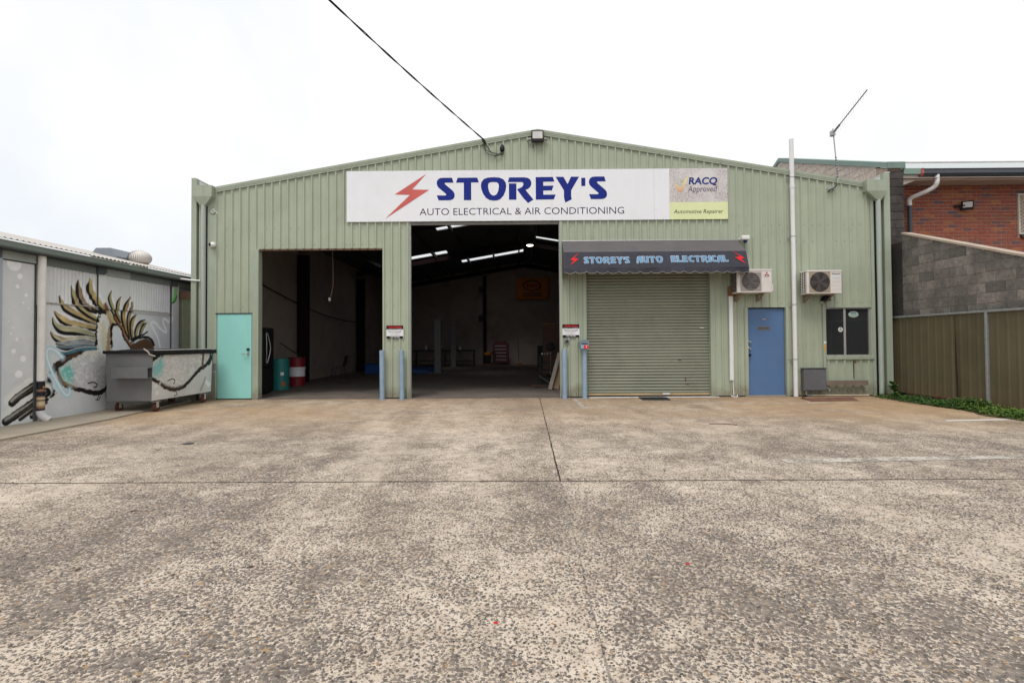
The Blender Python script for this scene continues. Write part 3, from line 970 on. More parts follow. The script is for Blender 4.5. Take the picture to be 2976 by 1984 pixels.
# the tick, yellow running into orange-red
tick = [(3.795, 5.03), (3.80, 4.975), (3.85, 4.885), (3.915, 4.835), (3.965, 4.855), (4.005, 4.93), (4.045, 5.05), (4.10, 5.17), (4.12, 5.195), (4.06, 5.185), (4.015, 5.12), (3.975, 5.02), (3.94, 4.945), (3.915, 4.915), (3.89, 4.95), (3.86, 5.01), (3.83, 5.035)]
mt, ntt, bt, pt = base_mat('tick_print')
spz = ntt.nodes.new('ShaderNodeSeparateXYZ'); ntt.links.new(pt, spz.inputs[0])
mr = ntt.nodes.new('ShaderNodeMapRange'); mr.inputs['From Min'].default_value = 4.83; mr.inputs['From Max'].default_value = 5.15
ntt.links.new(spz.outputs['Z'], mr.inputs['Value'])
ntt.links.new(ramp(ntt, mr.outputs[0], [(0.0, (0.72, 0.28, 0.2)), (0.4, (0.74, 0.5, 0.24)), (0.8, (0.78, 0.66, 0.3))]), bt.inputs['Base Color'])
MB().flat([tick], FRONT(YS)).build('tick_mark', mt, sign, fix=False)
MB().flat([[(4.805, 5.0), (4.84, 5.0), (4.89, 5.09), (4.88, 5.09), (4.85, 5.04)]], FRONT(YS)).build('tick_mark', mt, sign, fix=False)
rv = MB()
for i in range(19):
    for zz in (4.215, 5.38):
        rv.lathe((-3.95 + i * 0.498, -0.048, zz + rng.uniform(-.006, .006)), [(0.006, -0.003), (0.006, 0.001)], 6, 1)
tag(rv.build('rivets', m_galv, sign), kind='stuff')

# ------------------------------------------------------------ awning
m_canvas = mat('charcoal_canvas', (0.105, 0.095, 0.098), 0.9, var=0.10, vscale=2.2, bump=0.05, bscale=300, dirt=(0.17, 0.15, 0.14), dirt_amt=0.25)
m_canvas2 = mat('navy_black_canvas', (0.042, 0.042, 0.056), 0.9, var=0.12, vscale=2.2, bump=0.05, bscale=300)
awn = thing('awning', (3.18, 0, 2.85), 'dark canvas awning with scalloped edge and blue lettering above the roller door', 'awning')
AX0, AX1 = 1.112, 5.252
A_T, A_B, A_F = (-0.03, 3.705), (-0.48, 3.36), (-0.62, 2.97)
def ripple_sheet(p0, p1, n=90, k=5, amp=0.004, seed=0):
    """cloth between two rails, slightly slack"""
    mb = MB(); vs = []
    rr = random.Random(seed)
    ph = [rr.uniform(0, 6.28) for _ in range(4)]
    for j in range(k + 1):
        t = j / k
        for i in range(n + 1):
            x = AX0 + (AX1 - AX0) * i / n
            a = amp * math.sin(math.pi * t) * (1.2 * math.sin(x * 3.1 + ph[0]) + math.sin(x * 7.7 + ph[1]) + 0.5 * math.sin(x * 17 + ph[2]) - 1.0)
            vs.append((x, p0[0] + (p1[0] - p0[0]) * t + a, p0[1] + (p1[1] - p0[1]) * t + a * 0.4))
    fs = [(j * (n + 1) + i, (j + 1) * (n + 1) + i, (j + 1) * (n + 1) + i + 1, j * (n + 1) + i + 1) for j in range(k) for i in range(n)]
    return mb.add(vs, fs)
ripple_sheet(A_T, A_B, seed=1).build('top_panel', m_canvas, awn, True, fix=False)
ripple_sheet(A_B, A_F, amp=0.0025, seed=2).build('front_panel', m_canvas2, awn, True, fix=False)
vs, fs, n = [], [], 544
edge = []
for i in range(n + 1):
    x = AX0 + (AX1 - AX0) * i / n
    u = (x - AX0) / (AX1 - AX0) * 17
    sc_ = abs(math.sin(math.pi * u)) ** 0.75
    fold = 0.014 * math.sin(x * 2.9) + 0.012 * math.sin(x * 6.3 + 1) + 0.006 * math.sin(x * 15)
    for j, t in enumerate((0, 0.25, 0.5, 0.75, 1)):
        zz = 2.97 + 0.01 * math.sin(x * 4) * (1 - t) - t * (0.085 + 0.04 * sc_)
        vs.append((x, -0.62 + fold * (t + 0.25) * (1.2 if t < 0.3 else 1) - 0.012 * t, zz))
    edge.append((vs[-1][0], vs[-1][1] - 0.002, vs[-1][2]))
fs = [(i * 5 + j, i * 5 + j + 1, i * 5 + j + 6, i * 5 + j + 5) for i in range(n) for j in range(4)]
MB().add(vs, fs).build('valance', m_canvas2, awn, True, fix=False)
MB().tube(edge, 0.0045, 5).build('valance_piping', mat('pale_piping', (0.36, 0.33, 0.28), 0.8), awn)
for x in (AX0, AX1):
    q = [(-0.03, 3.705), (-0.48, 3.36), (-0.62, 2.97), (-0.62, 2.87), (-0.5, 2.83), (-0.42, 2.86), (-0.3, 2.82), (-0.2, 2.86), (-0.1, 2.82), (-0.03, 2.86)]
    MB().prism(q, lambda a, b, d: (d, a, b), x - 0.002, x + 0.002).build('end_panel', m_canvas if x == AX0 else m_canvas2, awn)
fr = MB()
fr.tube([(AX0 + .02, -0.03, 2.98), (AX0 + .02, -0.6, 2.98), (AX1 - .02, -0.6, 2.98), (AX1 - .02, -0.03, 2.98)], 0.014, 8)
fr.tube([(AX0, -0.035, 3.70), (AX1, -0.035, 3.70)], 0.014, 8)
fr.build('frame', m_galv, awn)
awf = lambda d: (lambda a, b: (a, A_B[0] + (A_F[0] - A_B[0]) * (A_B[1] - b) / (A_B[1] - A_F[1]) - d, b))
m_sky = mat('sky_blue_print', (0.11, 0.27, 0.46), 0.6, var=0.1)
m_wprint = mat('white_print', (0.78, 0.78, 0.78), 0.6)
m_redp = mat('signal_red_print', (0.72, 0.025, 0.03), 0.6, spec=0.1)
def word(s, x0, x1, z, hgt):
    tot = sum(ADV[c] for c in s)
    k = (x1 - x0) / tot
    x = x0
    for c in s:
        glyph(c, x, z, k * 0.90, hgt / 100, awf(0.010), m_wprint, awn, off=3.6, name='letter_outline')
        glyph(c, x, z, k * 0.90, hgt / 100, awf(0.014), m_sky, awn)
        x += ADV[c] * k
word("STOREY'S", 1.56, 2.60, 3.082, 0.150)
word("AUTO", 2.745, 3.36, 3.09, 0.150)
word("ELECTRICAL", 3.525, 4.83, 3.098, 0.150)
lb = [(0.233, 0.313), (0.10, 0.18), (0.20, 0.155), (0.0, 0.0), (0.09, 0.115), (0.012, 0.14)]
MB().flat([[(1.24 + a, 3.035 + b) for a, b in lb]], awf(0.012)).build('lightning_bolt', m_redp, awn)
MB().flat([[(5.20 - a * 1.15, 3.045 + b) for a, b in lb]], awf(0.012)).build('lightning_bolt', m_redp, awn)

# ------------------------------------------------------------ security warning signs
def warning(x0, label):
    z0 = 1.425
    t = thing('warning_sign', (x0 + 0.2, -0.03, z0), label, 'sign', 'security warning signs beside the bay')
    x1, z1 = x0 + 0.405, z0 + 0.305
    MB().box(x0, x1, -0.036, -0.030, z0, z1).build('plate', m_wprint, t)
    k = mat('sign_black', (0.008, 0.008, 0.009), 0.6, spec=0.1)
    MB().box(x0, x1 - 0.005, -0.0375, -0.0362, z1 - 0.098, z1).build('header_band', k, t)
    MB().box(x0 + 0.003, x1 - 0.008, -0.0375, -0.0362, z0, z0 + 0.052).build('footer_band', k, t)
    text_obj('lettering', 'WARNING', m_redp, t, -0.0386, x0 + 0.04, x1 - 0.045, z1 - 0.064, z1 - 0.012, offset=0.012)
    text_obj('lettering', '24 HOUR CCTV IN OPERATION', m_wprint, t, -0.0386, x0 + 0.015, x1 - 0.015, z1 - 0.088, z1 - 0.07)
    g = mat('sign_grey_print', (0.16, 0.17, 0.19), 0.5)
    text_obj('lettering', 'TOP GUN', g, t, -0.0372, x0 + 0.10, x1 - 0.10, z0 + 0.135, z0 + 0.185)
    text_obj('lettering', 'SECURITY', g, t, -0.0372, x0 + 0.10, x1 - 0.10, z0 + 0.078, z0 + 0.094)
    w_ = MB()
    cx = (x0 + x1) / 2
    for s in (-1, 1):
        w_.flat([[(cx + s * 0.105, z0 + 0.137), (cx + s * 0.175, z0 + 0.177), (cx + s * 0.11, z0 + 0.17)][::s]], FRONT(-0.0372))
    w_.flat([[(cx - 0.11, z0 + 0.119), (cx + 0.11, z0 + 0.119), (cx + 0.11, z0 + 0.123), (cx - 0.11, z0 + 0.123)]], FRONT(-0.0372))
    w_.build('wing_emblem', mat('steel_blue_print', (0.14, 0.18, 0.27), 0.5), t)
    text_obj('lettering', '1300 786 883', m_wprint, t, -0.0386, x0 + 0.085, x1 - 0.09, z0 + 0.012, z0 + 0.043, offset=0.01)
warning(-3.052, 'black and white security warning sign on the green pier between the open bays')
warning(1.108, 'black and white security warning sign above the round grey fitting near the letterbox')

# ------------------------------------------------------------ blue bollards and letterbox
def bollard(x, h, label, lean=0.0):
    t = thing('bollard', (x, -0.14, 0), label, 'bollard', 'pale blue steel bollards guarding the bay')
    MB().lathe((x, -0.14, 0), [(0.125, 0.0), (0.125, 0.012), (0.118, 0.014)], 24).build('base_plate', m_galv, t)
    MB().tube([(x, -0.14, 0.012), (x + lean, -0.14, h - 0.006)], 0.057, 20).build('post', m_boll, t, True)
    MB().lathe((x + lean, -0.14, h - 0.006), [(0.057, 0), (0.053, 0.006), (0.02, 0.007)], 20).build('cap', m_boll, t)
    bt_ = MB()
    for a in (0.6, 2.2, 3.8, 5.4):
        bt_.lathe((x + 0.095 * math.cos(a), -0.14 + 0.095 * math.sin(a), 0.012), [(0.012, 0), (0.012, 0.012)], 6)
    bt_.build('anchor_bolts', m_rust, t)
    return t
bollard(-3.125, 1.145, 'scuffed pale blue bollard at the first bay side of the pier with the warning sign', -0.008)
bollard(-2.66, 1.145, 'scuffed pale blue bollard at the tall bay side of the pier with the warning sign', -0.012)
bollard(1.142, 1.15, 'pale blue bollard standing under the round grey fitting')
bollard(1.61, 1.155, 'pale blue bollard that carries the letterbox')
mbx = thing('letterbox', (1.60, -0.14, 1.16), 'small pale blue letterbox with rounded lid and red number plate on a bollard', 'letterbox')
bb = MB()
pr = [(-0.085, 0.0), (0.085, 0.0), (0.10, 0.12), (0.10, 0.125), (-0.10, 0.125), (-0.10, 0.12)]
bb.prism(pr, lambda a, b, d: (1.60 + a, d, 1.158 + b), -0.27, -0.04)
bb.build('body', m_boll, mbx)
ld = [(0.105 * math.cos(math.pi * i / 12), 0.085 * math.sin(math.pi * i / 12)) for i in range(13)]
MB().prism(ld, lambda a, b, d: (1.60 + a, d, 1.285 + b), -0.285, -0.03).build('lid', mat('blue_grey_lid', (0.17, 0.22, 0.27), 0.4, var=0.2, vscale=12), mbx, True)
MB().box(1.525, 1.675, -0.2735, -0.2705, 1.255, 1.272).build('slot', m_black, mbx)
MB().box(1.58, 1.69, -0.2745, -0.2712, 1.165, 1.235).build('number_plate', m_redp, mbx)
text_obj('lettering', '3', m_wprint, mbx, -0.276, 1.622, 1.648, 1.18, 1.222, offset=0.02)
rf = thing('round_socket', (1.21, -0.02, 1.30), 'round grey socket fitting on green wall below the warning sign', 'fitting')
MB().lathe((1.21, -0.005, 1.327), [(0.055, -0.06), (0.062, -0.05), (0.062, 0.0)], 20, 1).build('rim', m_galv, rf, True)
MB().lathe((1.21, -0.066, 1.327), [(0.045, -0.004), (0.045, 0.002)], 20, 1).build('cover', m_dark, rf)

# ------------------------------------------------------------ air conditioners
m_beige = mat('aged_white_casing', (0.66, 0.62, 0.58), 0.45, var=0.06, dirt=(0.3, 0.24, 0.18), dirt_amt=0.22, dirt_scale=5)
m_fan = mat('fan_shadow', (0.035, 0.03, 0.03), 0.8)
def bracket(t, x, z):
    b_ = MB()
    b_.box(x - 0.02, x + 0.02, -0.36, -0.03, z - 0.03, z - 0.004)
    b_.box(x - 0.02, x + 0.02, -0.056, -0.03, z - 0.17, z - 0.03)
    b_.add([(x - 0.018, -0.34, z - 0.03), (x + 0.018, -0.34, z - 0.03), (x + 0.018, -0.30, z - 0.03), (x - 0.018, -0.30, z - 0.03),
            (x - 0.018, -0.085, z - 0.165), (x + 0.018, -0.085, z - 0.165), (x + 0.018, -0.056, z - 0.165), (x - 0.018, -0.056, z - 0.165)],
           [(0, 1, 5, 4), (1, 2, 6, 5), (2, 3, 7, 6), (3, 0, 4, 7)])
    b_.build('bracket', mat('brown_bracket', (0.26, 0.19, 0.15), 0.6, var=0.3, vscale=9), t)
def outdoor_unit(x0, x1, z0, z1, label, gx0, gx1, gz0, gz1, style):
    t = thing('air_conditioner', ((x0 + x1) / 2, -0.27, z0), label, 'air conditioner', 'outdoor air conditioning units on the front wall')
    cs = MB().bevbox(x0, x1, -0.42, -0.12, z0, z1, 0.012).build('casing', m_beige, t)
    cx, cz = (gx0 + gx1) / 2, (gz0 + gz1) / 2
    rad = min(gx1 - gx0, gz1 - gz0) / 2 - 0.012
    mpan = mat('dusty_grille_panel' if style else 'tan_grille_panel', (0.40, 0.34, 0.31) if style else (0.33, 0.26, 0.19), 0.6, var=0.12, vscale=8)
    rim = [(gx0, gz0), (gx1, gz0), (gx1, gz1), (gx0, gz1)]
    gp = MB().flat([rim, ell(cx, cz, rad, rad, 40)], FRONT(-0.427)).build('grille_panel', mpan, t, fix=False)
    MB().lathe((cx, -0.4265, cz), [(rad, -0.0), (rad, 0.001)], 40, 1).build('fan_opening', m_fan, t)
    hub = MB().lathe((cx, -0.428, cz), [(0.035, -0.004), (0.045, 0.0)], 16, 1)
    for kbl in range(5):
        a0 = kbl * 1.2566 + 0.3
        hub.flat([[(cx + 0.04 * math.cos(a0), cz + 0.04 * math.sin(a0)), (cx + rad * .93 * math.cos(a0 + .15), cz + rad * .93 * math.sin(a0 + .15)),
                   (cx + rad * .95 * math.cos(a0 + .75), cz + rad * .95 * math.sin(a0 + .75)), (cx + 0.045 * math.cos(a0 + .7), cz + 0.045 * math.sin(a0 + .7))]], FRONT(-0.4275))
    hub.build('fan', mat('dark_fan_blade', (0.075, 0.065, 0.065), 0.6), t)
    gw = MB()
    if style:
        for i in range(9):
            zz = gz0 + (gz1 - gz0) * (i + 0.8) / 9.6
            gw.box(gx0 + 0.01, gx1 - 0.01, -0.44, -0.434, zz - 0.0035, zz + 0.0035)
        for i in range(25):
            zz = gz0 + (gz1 - gz0) * (i + 0.5) / 25
            dx = math.sqrt(max(0, rad ** 2 - (zz - cz) ** 2))
            gw.box(cx - dx, cx + dx, -0.433, -0.4305, zz - 0.001, zz + 0.001)
    else:
        for q in (0.25, 0.45, 0.65, 0.85, 1.0):
            gw.tube([(cx + rad * q * math.cos(a * 0.2618), -0.434, cz + rad * q * math.sin(a * 0.2618)) for a in range(25)], 0.0022, 4, False)
        for a in range(12):
            c_, s_ = math.cos(a * 0.5236), math.sin(a * 0.5236)
            gw.tube([(cx + 0.03 * c_, -0.435, cz + 0.03 * s_), (cx + rad * c_, -0.432, cz + rad * s_)], 0.0022, 4, False)
    gw.build('fan_guard', mat('guard_wire', (0.34, 0.31, 0.29), 0.5) if style else mat('dark_guard_wire', (0.10, 0.085, 0.08), 0.5), t)
    lv = MB()
    if style:
        lv.box(x0 - 0.004, x0 - 0.001, -0.39, -0.14, z0 + 0.03, z1 - 0.05)
    else:
        for i in range(13):
            for j in range(3):
                lv.box(x0 - 0.003, x0 - 0.0005, -0.36 + j * 0.085, -0.31 + j * 0.085, z0 + 0.03 + i * 0.037, z0 + 0.052 + i * 0.037)
    lv.build('side_louvre', m_fan, t)
    if style:
        l2 = MB()
        for i in range(15):
            l2.box(x0 - 0.009, x0 - 0.0045, -0.39, -0.14, z0 + 0.04 + i * 0.03, z0 + 0.044 + i * 0.03)
        l2.build('side_fins', m_beige, t)
        MB().bevbox(x1, x1 + 0.04, -0.40, -0.16, z0 + 0.02, z0 + 0.19, 0.01).build('valve_cover', m_beige, t)
    MB().bevbox(x0 - 0.006, x1 + 0.006, -0.428, -0.115, z1 - 0.03, z1 + 0.006, 0.008).build('top_cover', m_beige, t)
    bracket(t, x0 + 0.13, z0); bracket(t, x1 - 0.16, z0)
    return t
a1 = outdoor_unit(5.065, 5.862, 2.412, 2.942, 'white outdoor unit with three red diamonds partly behind the awning', 5.14, 5.618, 2.452, 2.89, True)
dm = MB()
lcx, lcz, q = 5.745, 2.826, 0.036
for a in (90, 210, 330):
    c_, s_ = math.cos(R(a)), math.sin(R(a))
    px_, pz_ = -s_ * 0.55, c_ * 0.55
    dm.flat([[(lcx, lcz), (lcx + q * (c_ + px_) * .95, lcz + q * (s_ + pz_) * .95), (lcx + q * 1.9 * c_, lcz + q * 1.9 * s_), (lcx + q * (c_ - px_) * .95, lcz + q * (s_ - pz_) * .95)]], FRONT(-0.4235))
dm.build('diamond_emblem', mat('emblem_red', (0.36, 0.01, 0.03), 0.4), a1)
text_obj('lettering', 'MITSUBISHI\nELECTRIC', mat('small_grey_print', (0.15, 0.15, 0.15), 0.5), a1, -0.4235, 5.69, 5.80, 2.758, 2.788)
a2 = outdoor_unit(6.655, 7.447, 2.377, 2.909, 'white outdoor unit with round black fan guard above the window', 6.705, 7.182, 2.412, 2.882, False)
text_obj('lettering', 'Panasonic', mat('small_dark_print', (0.05, 0.05, 0.06), 0.5), a2, -0.4235, 7.225, 7.415, 2.815, 2.852, offset=0.01)
MB().box(7.225, 7.415, -0.4235, -0.4215, 2.735, 2.77).build('rating_label', mat('pale_blue_label', (0.62, 0.66, 0.70), 0.5), a2)
for i in range(4):
    MB().box(7.215, 7.42, -0.4225, -0.4205, 2.64 - i * 0.085, 2.644 - i * 0.085).build('panel_groove', mat('groove_grey', (0.4, 0.37, 0.34), 0.6), a2)
MB().bevbox(5.36, 5.475, -0.13, -0.03, 2.96, 3.03, 0.008).build('isolator_switch', m_beige, a1)
# its covered pipe run
cd = thing('pipe_cover', (5.07, -0.05, 0.39), 'white square pipe cover dropping down the wall beside the roller door', 'pipe')
MB().bevbox(5.025, 5.115, -0.075, -0.028, 0.39, 2.37, 0.006).build('duct', m_white, cd)
MB().bevbox(5.01, 5.13, -0.12, -0.028, 2.37, 2.60, 0.02).build('insulation_end', mat('brown_foam', (0.22, 0.10, 0.045), 0.9, var=0.3), cd)
MB().tube(smooth_path([(5.10, -0.05, 0.40), (5.105, -0.05, 0.2), (5.11, -0.06, 0.05)]), 0.012, 8).build('drain_pipe', m_white, cd, True)
MB().tube(smooth_path([(5.04, -0.07, 0.03), (5.10, -0.10, 0.015), (5.17, -0.09, 0.012), (5.20, -0.05, 0.04)]), 0.012, 8).build('drain_pipe', m_white, cd, True)

# ------------------------------------------------------------ other wall fittings
vp_ = thing('vent_pipe', (6.53, -0.08, 0), 'tall white vent pipe strapped to the wall beside the blue door', 'pipe')
MB().tube([(6.545, -0.085, 0.01), (6.54, -0.085, 3.0), (6.535, -0.085, 6.06)], 0.05, 18).build('pipe', m_white, vp_, True)
for zz in (5.15, 3.75, 2.15, 0.87):
    MB().tube([(6.54, -0.085, zz), (6.54, -0.085, zz + 0.02)], 0.056, 16).build('clip', m_galv, vp_)
    MB().box(6.42, 6.50, -0.05, -0.03, zz + 0.0, zz + 0.015).build('clip_arm', m_galv, vp_)
MB().tube([(6.538, -0.085, 4.9), (6.538, -0.085, 5.0)], 0.057, 16).build('socket', m_white, vp_, True)
mtb = thing('meter_box', (6.96, -0.1, 0.13), 'weathered grey steel meter box low on the wall under the left window edge', 'box')
mtb['label'] = 'weathered grey steel meter box mounted low beside the vent pipe'
MB().bevbox(6.70, 7.225, -0.15, -0.028, 0.145, 0.66, 0.006).build('body', mat('weathered_grey_paint', (0.125, 0.125, 0.135), 0.6, var=0.2, vscale=4, dirt=(0.16, 0.1, 0.07), dirt_amt=0.4), mtb)
MB().bevbox(6.72, 7.205, -0.158, -0.151, 0.165, 0.635, 0.002).build('door', mat('weathered_grey_paint', (0.125, 0.125, 0.135)), mtb)
MB().box(6.68, 7.24, -0.165, -0.028, 0.662, 0.672).build('rain_hood', m_dark, mtb)
pl = thing('drain_line', (7.4, -0.06, 0.02), 'thin pale pipe lying along the wall foot below the window', 'pipe')
MB().tube(smooth_path([(6.79, -0.08, 0.16), (6.79, -0.08, 0.06), (6.86, -0.07, 0.035), (6.95, -0.07, 0.032)]), 0.022, 8).build('elbow', m_galv, pl, True)
MB().tube([(6.95, -0.07, 0.032), (8.25, -0.07, 0.03)], 0.017, 10).build('pipe', mat('stained_pvc', (0.6, 0.48, 0.34), 0.5, var=0.25, vscale=5), pl, True)
MB().tube([(7.22, -0.06, 0.31), (7.35, -0.07, 0.14)], 0.009, 6).build('loose_tube', m_white, pl)
tr_ = thing('drip_tray', (7.72, -0.08, 0.26), 'rusty steel tray fixed across the wall below the window', 'tray')
m_tray = mat('stained_tray', (0.19, 0.15, 0.115), 0.7, var=0.25, vscale=4, dirt=(0.1, 0.06, 0.04), dirt_amt=0.4)
MB().box(7.24, 8.20, -0.13, -0.028, 0.275, 0.285).build('base', m_tray, tr_)
MB().box(7.24, 8.20, -0.135, -0.131, 0.265, 0.38).build('front_lip', m_tray, tr_)
tp = thing('garden_tap', (7.93, -0.05, 0.8), 'old brass tap with hanging pipe under the window sill', 'tap')
MB().tube(smooth_path([(7.93, -0.01, 0.82), (7.93, -0.09, 0.82), (7.93, -0.11, 0.78)]), 0.013, 8).build('spout', m_rust, tp, True)
MB().tube([(7.89, -0.06, 0.85), (7.97, -0.06, 0.85)], 0.008, 6).build('handle', m_rust, tp)
MB().tube([(7.93, -0.035, 0.80), (7.935, -0.035, 0.42)], 0.011, 6).build('riser', m_dark, tp)

# box for the cable entry under the second air conditioner
ce = thing('cable_duct', (7.17, -0.05, 2.1), 'green painted duct and dark hood below the second outdoor unit', 'duct')
MB().bevbox(7.16, 7.232, -0.09, -0.03, 2.17, 2.235, 0.004).build('duct', m_trim, ce)
MB().prism([(7.18, 2.24), (7.36, 2.24), (7.34, 2.30), (7.40, 2.36), (7.24, 2.36)], lambda a, b, d: (a, d, b), -0.16, -0.03).build('hood', m_black, ce)

def flood(name, cx, cy, cz, wd, ht, label, tilt=0.0, yaw=0.0):
    t = thing(name, (cx, cy, cz), label, 'floodlight')
    def X(p):
        v = Matrix.Rotation(yaw, 3, 'Z') @ (Matrix.Rotation(tilt, 3, 'X') @ Vector(p))
        return (cx + v.x, cy + v.y, cz + v.z)
    def part(nm, b_, m):
        b_.v = [X(p) for p in b_.v]
        return b_.build(nm, m, t)
    part('housing', MB().bevbox(-wd / 2, wd / 2, -0.01, 0.05, -ht * 0.62, ht * 0.5, 0.006), m_black)
    part('lens', MB().box(-wd / 2 + 0.026, wd / 2 - 0.026, -0.013, -0.0105, -ht * 0.30, ht * 0.5 - 0.026), mat('led_lens', (0.62, 0.58, 0.50), 0.25))
    part('led_array', MB().box(-wd * 0.27, wd * 0.27, -0.0145, -0.0132, -ht * 0.18, ht * 0.26), mat('led_grey', (0.55, 0.56, 0.6), 0.3))
    return t
fl1 = flood('floodlight', 0.55, -0.13, 6.185, 0.285, 0.245, 'square black floodlight with pale lens at the gable peak')
for s in (-1, 1):
    MB().tube([(0.55 + s * 0.15, -0.09, 6.12), (0.55 + s * 0.235, -0.07, 6.12)], [0.03, 0.018], 10).build('swivel', m_galv, fl1, True)
MB().box(0.30, 0.80, -0.06, -0.03, 6.095, 6.11).build('mounting_bar', m_galv, fl1)
MB().tube(smooth_path([(0.45, -0.1, 6.03), (0.45, -0.07, 5.97), (0.452, -0.05, 5.91)]), 0.007, 6).build('lead', m_dark, fl1)

# overhead service cable
sc_ = thing('service_cable', (-0.735, -0.06, 6.13), 'twisted black overhead power cable running from the gable up over the yard', 'cable')
A0, B0 = Vector((-0.735, -0.07, 6.13)), Vector((-2.96, -4.2, 6.93))
dirv = (B0 - A0)
pth = []
for i in range(60):
    t = i / 59
    p = A0 + dirv * (t * 3.2)
    p.z += -0.28 * math.sin(math.pi * min(1, t * 1.02)) * 1.0 + 0.62 * t * t
    pth.append(p)
for ph in (0, math.pi):
    MB().tube([p + Vector((0.011 * math.cos(i * 1.3 + ph), 0, 0.011 * math.sin(i * 1.3 + ph))) for i, p in enumerate(pth)], 0.0095, 6).build('strand', m_black, sc_, True)
MB().tube([(-0.76, -0.075, 6.15), (-0.735, -0.07, 6.12), (-0.68, -0.06, 6.03)], [0.018, 0.032, 0.022], 8).build('clamp', m_black, sc_, True)
for d_ in ((0, 0), (0.07, 0.05), (-0.045, 0.09), (0.11, -0.03)):
    MB().tube(smooth_path([(-0.70, -0.06, 6.07), (-0.70 + d_[0], -0.06, 5.9 + d_[1]), (-0.62 + d_[0], -0.06, 5.78 + d_[1]), (-0.45, -0.065, 5.745 + d_[1] * 0.6), (-0.33 + d_[0] * 0.6, -0.06, 5.78), (-0.28, -0.05, 5.88)]), 0.006, 6).build('tail_loop', m_black, sc_, True)
MB().lathe((-0.285, -0.055, 5.84), [(0.02, 0.0), (0.055, 0.02), (0.06, 0.08), (0.03, 0.15), (0.008, 0.17)], 14).build('entry_cap', m_black, sc_, True)

# CCTV dome, junction hole, sensor
cc = thing('security_camera', (-7.15, -0.1, 3.62), 'white dome security camera on the green wall by the left downpipe', 'camera')
MB().lathe((-7.2, -0.03, 3.67), [(0.055, -0.03), (0.06, 0.0)], 16, 1).build('base', m_white, cc, True)
MB().lathe((-7.15, -0.10, 3.665), [(0.01, -0.06), (0.05, -0.04), (0.068, 0.0), (0.05, 0.045), (0.02, 0.06)], 18, 1).build('body', m_white, cc, True)
MB().lathe((-7.185, -0.13, 3.665), [(0.012, -0.03), (0.035, -0.02), (0.042, 0.0)], 16, 1).build('lens', m_black, cc, True)
jb = thing('junction_cover', (-7.19, -0.03, 4.42), 'round grey cover with a loose white wire below the left rainwater head', 'fitting')
MB().lathe((-7.19, -0.03, 4.478), [(0.07, -0.01), (0.078, -0.005), (0.078, 0.0)], 22, 1).build('rim', mat('rim_brown', (0.25, 0.2, 0.15), 0.7), jb)
MB().lathe((-7.19, -0.0405, 4.478), [(0.06, -0.003), (0.062, 0.0)], 20, 1).build('plate', m_pipe, jb)
MB().tube(smooth_path([(-7.19, -0.04, 4.52), (-7.12, -0.12, 4.50), (-7.03, -0.10, 4.40)]), 0.008, 6).build('wire', m_white, jb)
sn_ = thing('motion_sensor', (5.38, -0.12, 3.62), 'white sensor light box at the right upper corner of the awning', 'sensor')
MB().bevbox(5.30, 5.485, -0.20, -0.05, 3.67, 3.775, 0.02).build('housing', m_white, sn_)
MB().lathe((5.40, -0.13, 3.61), [(0.02, 0.0), (0.045, 0.02), (0.05, 0.06)], 14).build('eye', mat('dark_blue_eye', (0.02, 0.03, 0.1), 0.2), sn_, True)
MB().box(5.28, 5.33, -0.05, -0.028, 3.70, 3.75).build('mount', m_white, sn_)

# TV antenna
an = thing('tv_antenna', (7.6, -0.08, 4.94), 'TV aerial on a striped leaning mast at the roof edge', 'antenna')
mp_ = [Vector((7.60, -0.09, 4.98)), Vector((7.612, -0.09, 5.12)), Vector((7.515, -0.09, 6.30))]
MB().tube(mp_, 0.013, 8).build('mast', mat('mast_grey', (0.42, 0.42, 0.40), 0.5), an, True)
band = MB()
for i in range(8):
    p = mp_[1].lerp(mp_[2], 0.02 + i * 0.055)
    q2 = mp_[1].lerp(mp_[2], 0.045 + i * 0.055)
    band.tube([p, q2], 0.0165, 8)
band.build('cable_wrap', mat('blue_grey_tape', (0.06, 0.07, 0.14), 0.6), an)
MB().tube([(7.60, -0.09, 5.0), (7.53, -0.10, 4.90), (7.43, -0.09, 4.86), (7.40, -0.05, 4.80)], 0.014, 8).build('mast_foot', m_dark, an)
MB().bevbox(7.40, 7.585, -0.055, -0.03, 4.87, 4.915, 0.004).build('wall_bracket', m_galv, an)
b0, b1 = Vector((7.54, -0.05, 6.21)), Vector((6.985, -2.02, 6.255))
MB().tube([b0, b1], 0.0115, 8).build('boom', mat('aerial_brown', (0.16, 0.14, 0.12), 0.5), an)
MB().tube([b0.lerp(b1, 0.06), b0.lerp(b1, 0.22)], 0.024, 8).build('balun', mat('aerial_grey', (0.2, 0.2, 0.19), 0.5), an)
MB().bevbox(7.475, 7.565, -0.12, -0.02, 6.13, 6.26, 0.01).build('clamp', m_galv, an)
m_elem = mat('aerial_rod', (0.55, 0.55, 0.55), 0.4, 0.5)
for i in range(15):
    c_ = b0.lerp(b1, 0.05 + i * 0.066)
    MB().tube([c_ + Vector((0, 0, -0.15 + i * 0.003)), c_ + Vector((0, 0, 0.15 - i * 0.003))], 0.0022, 5).build('element', m_elem, an)

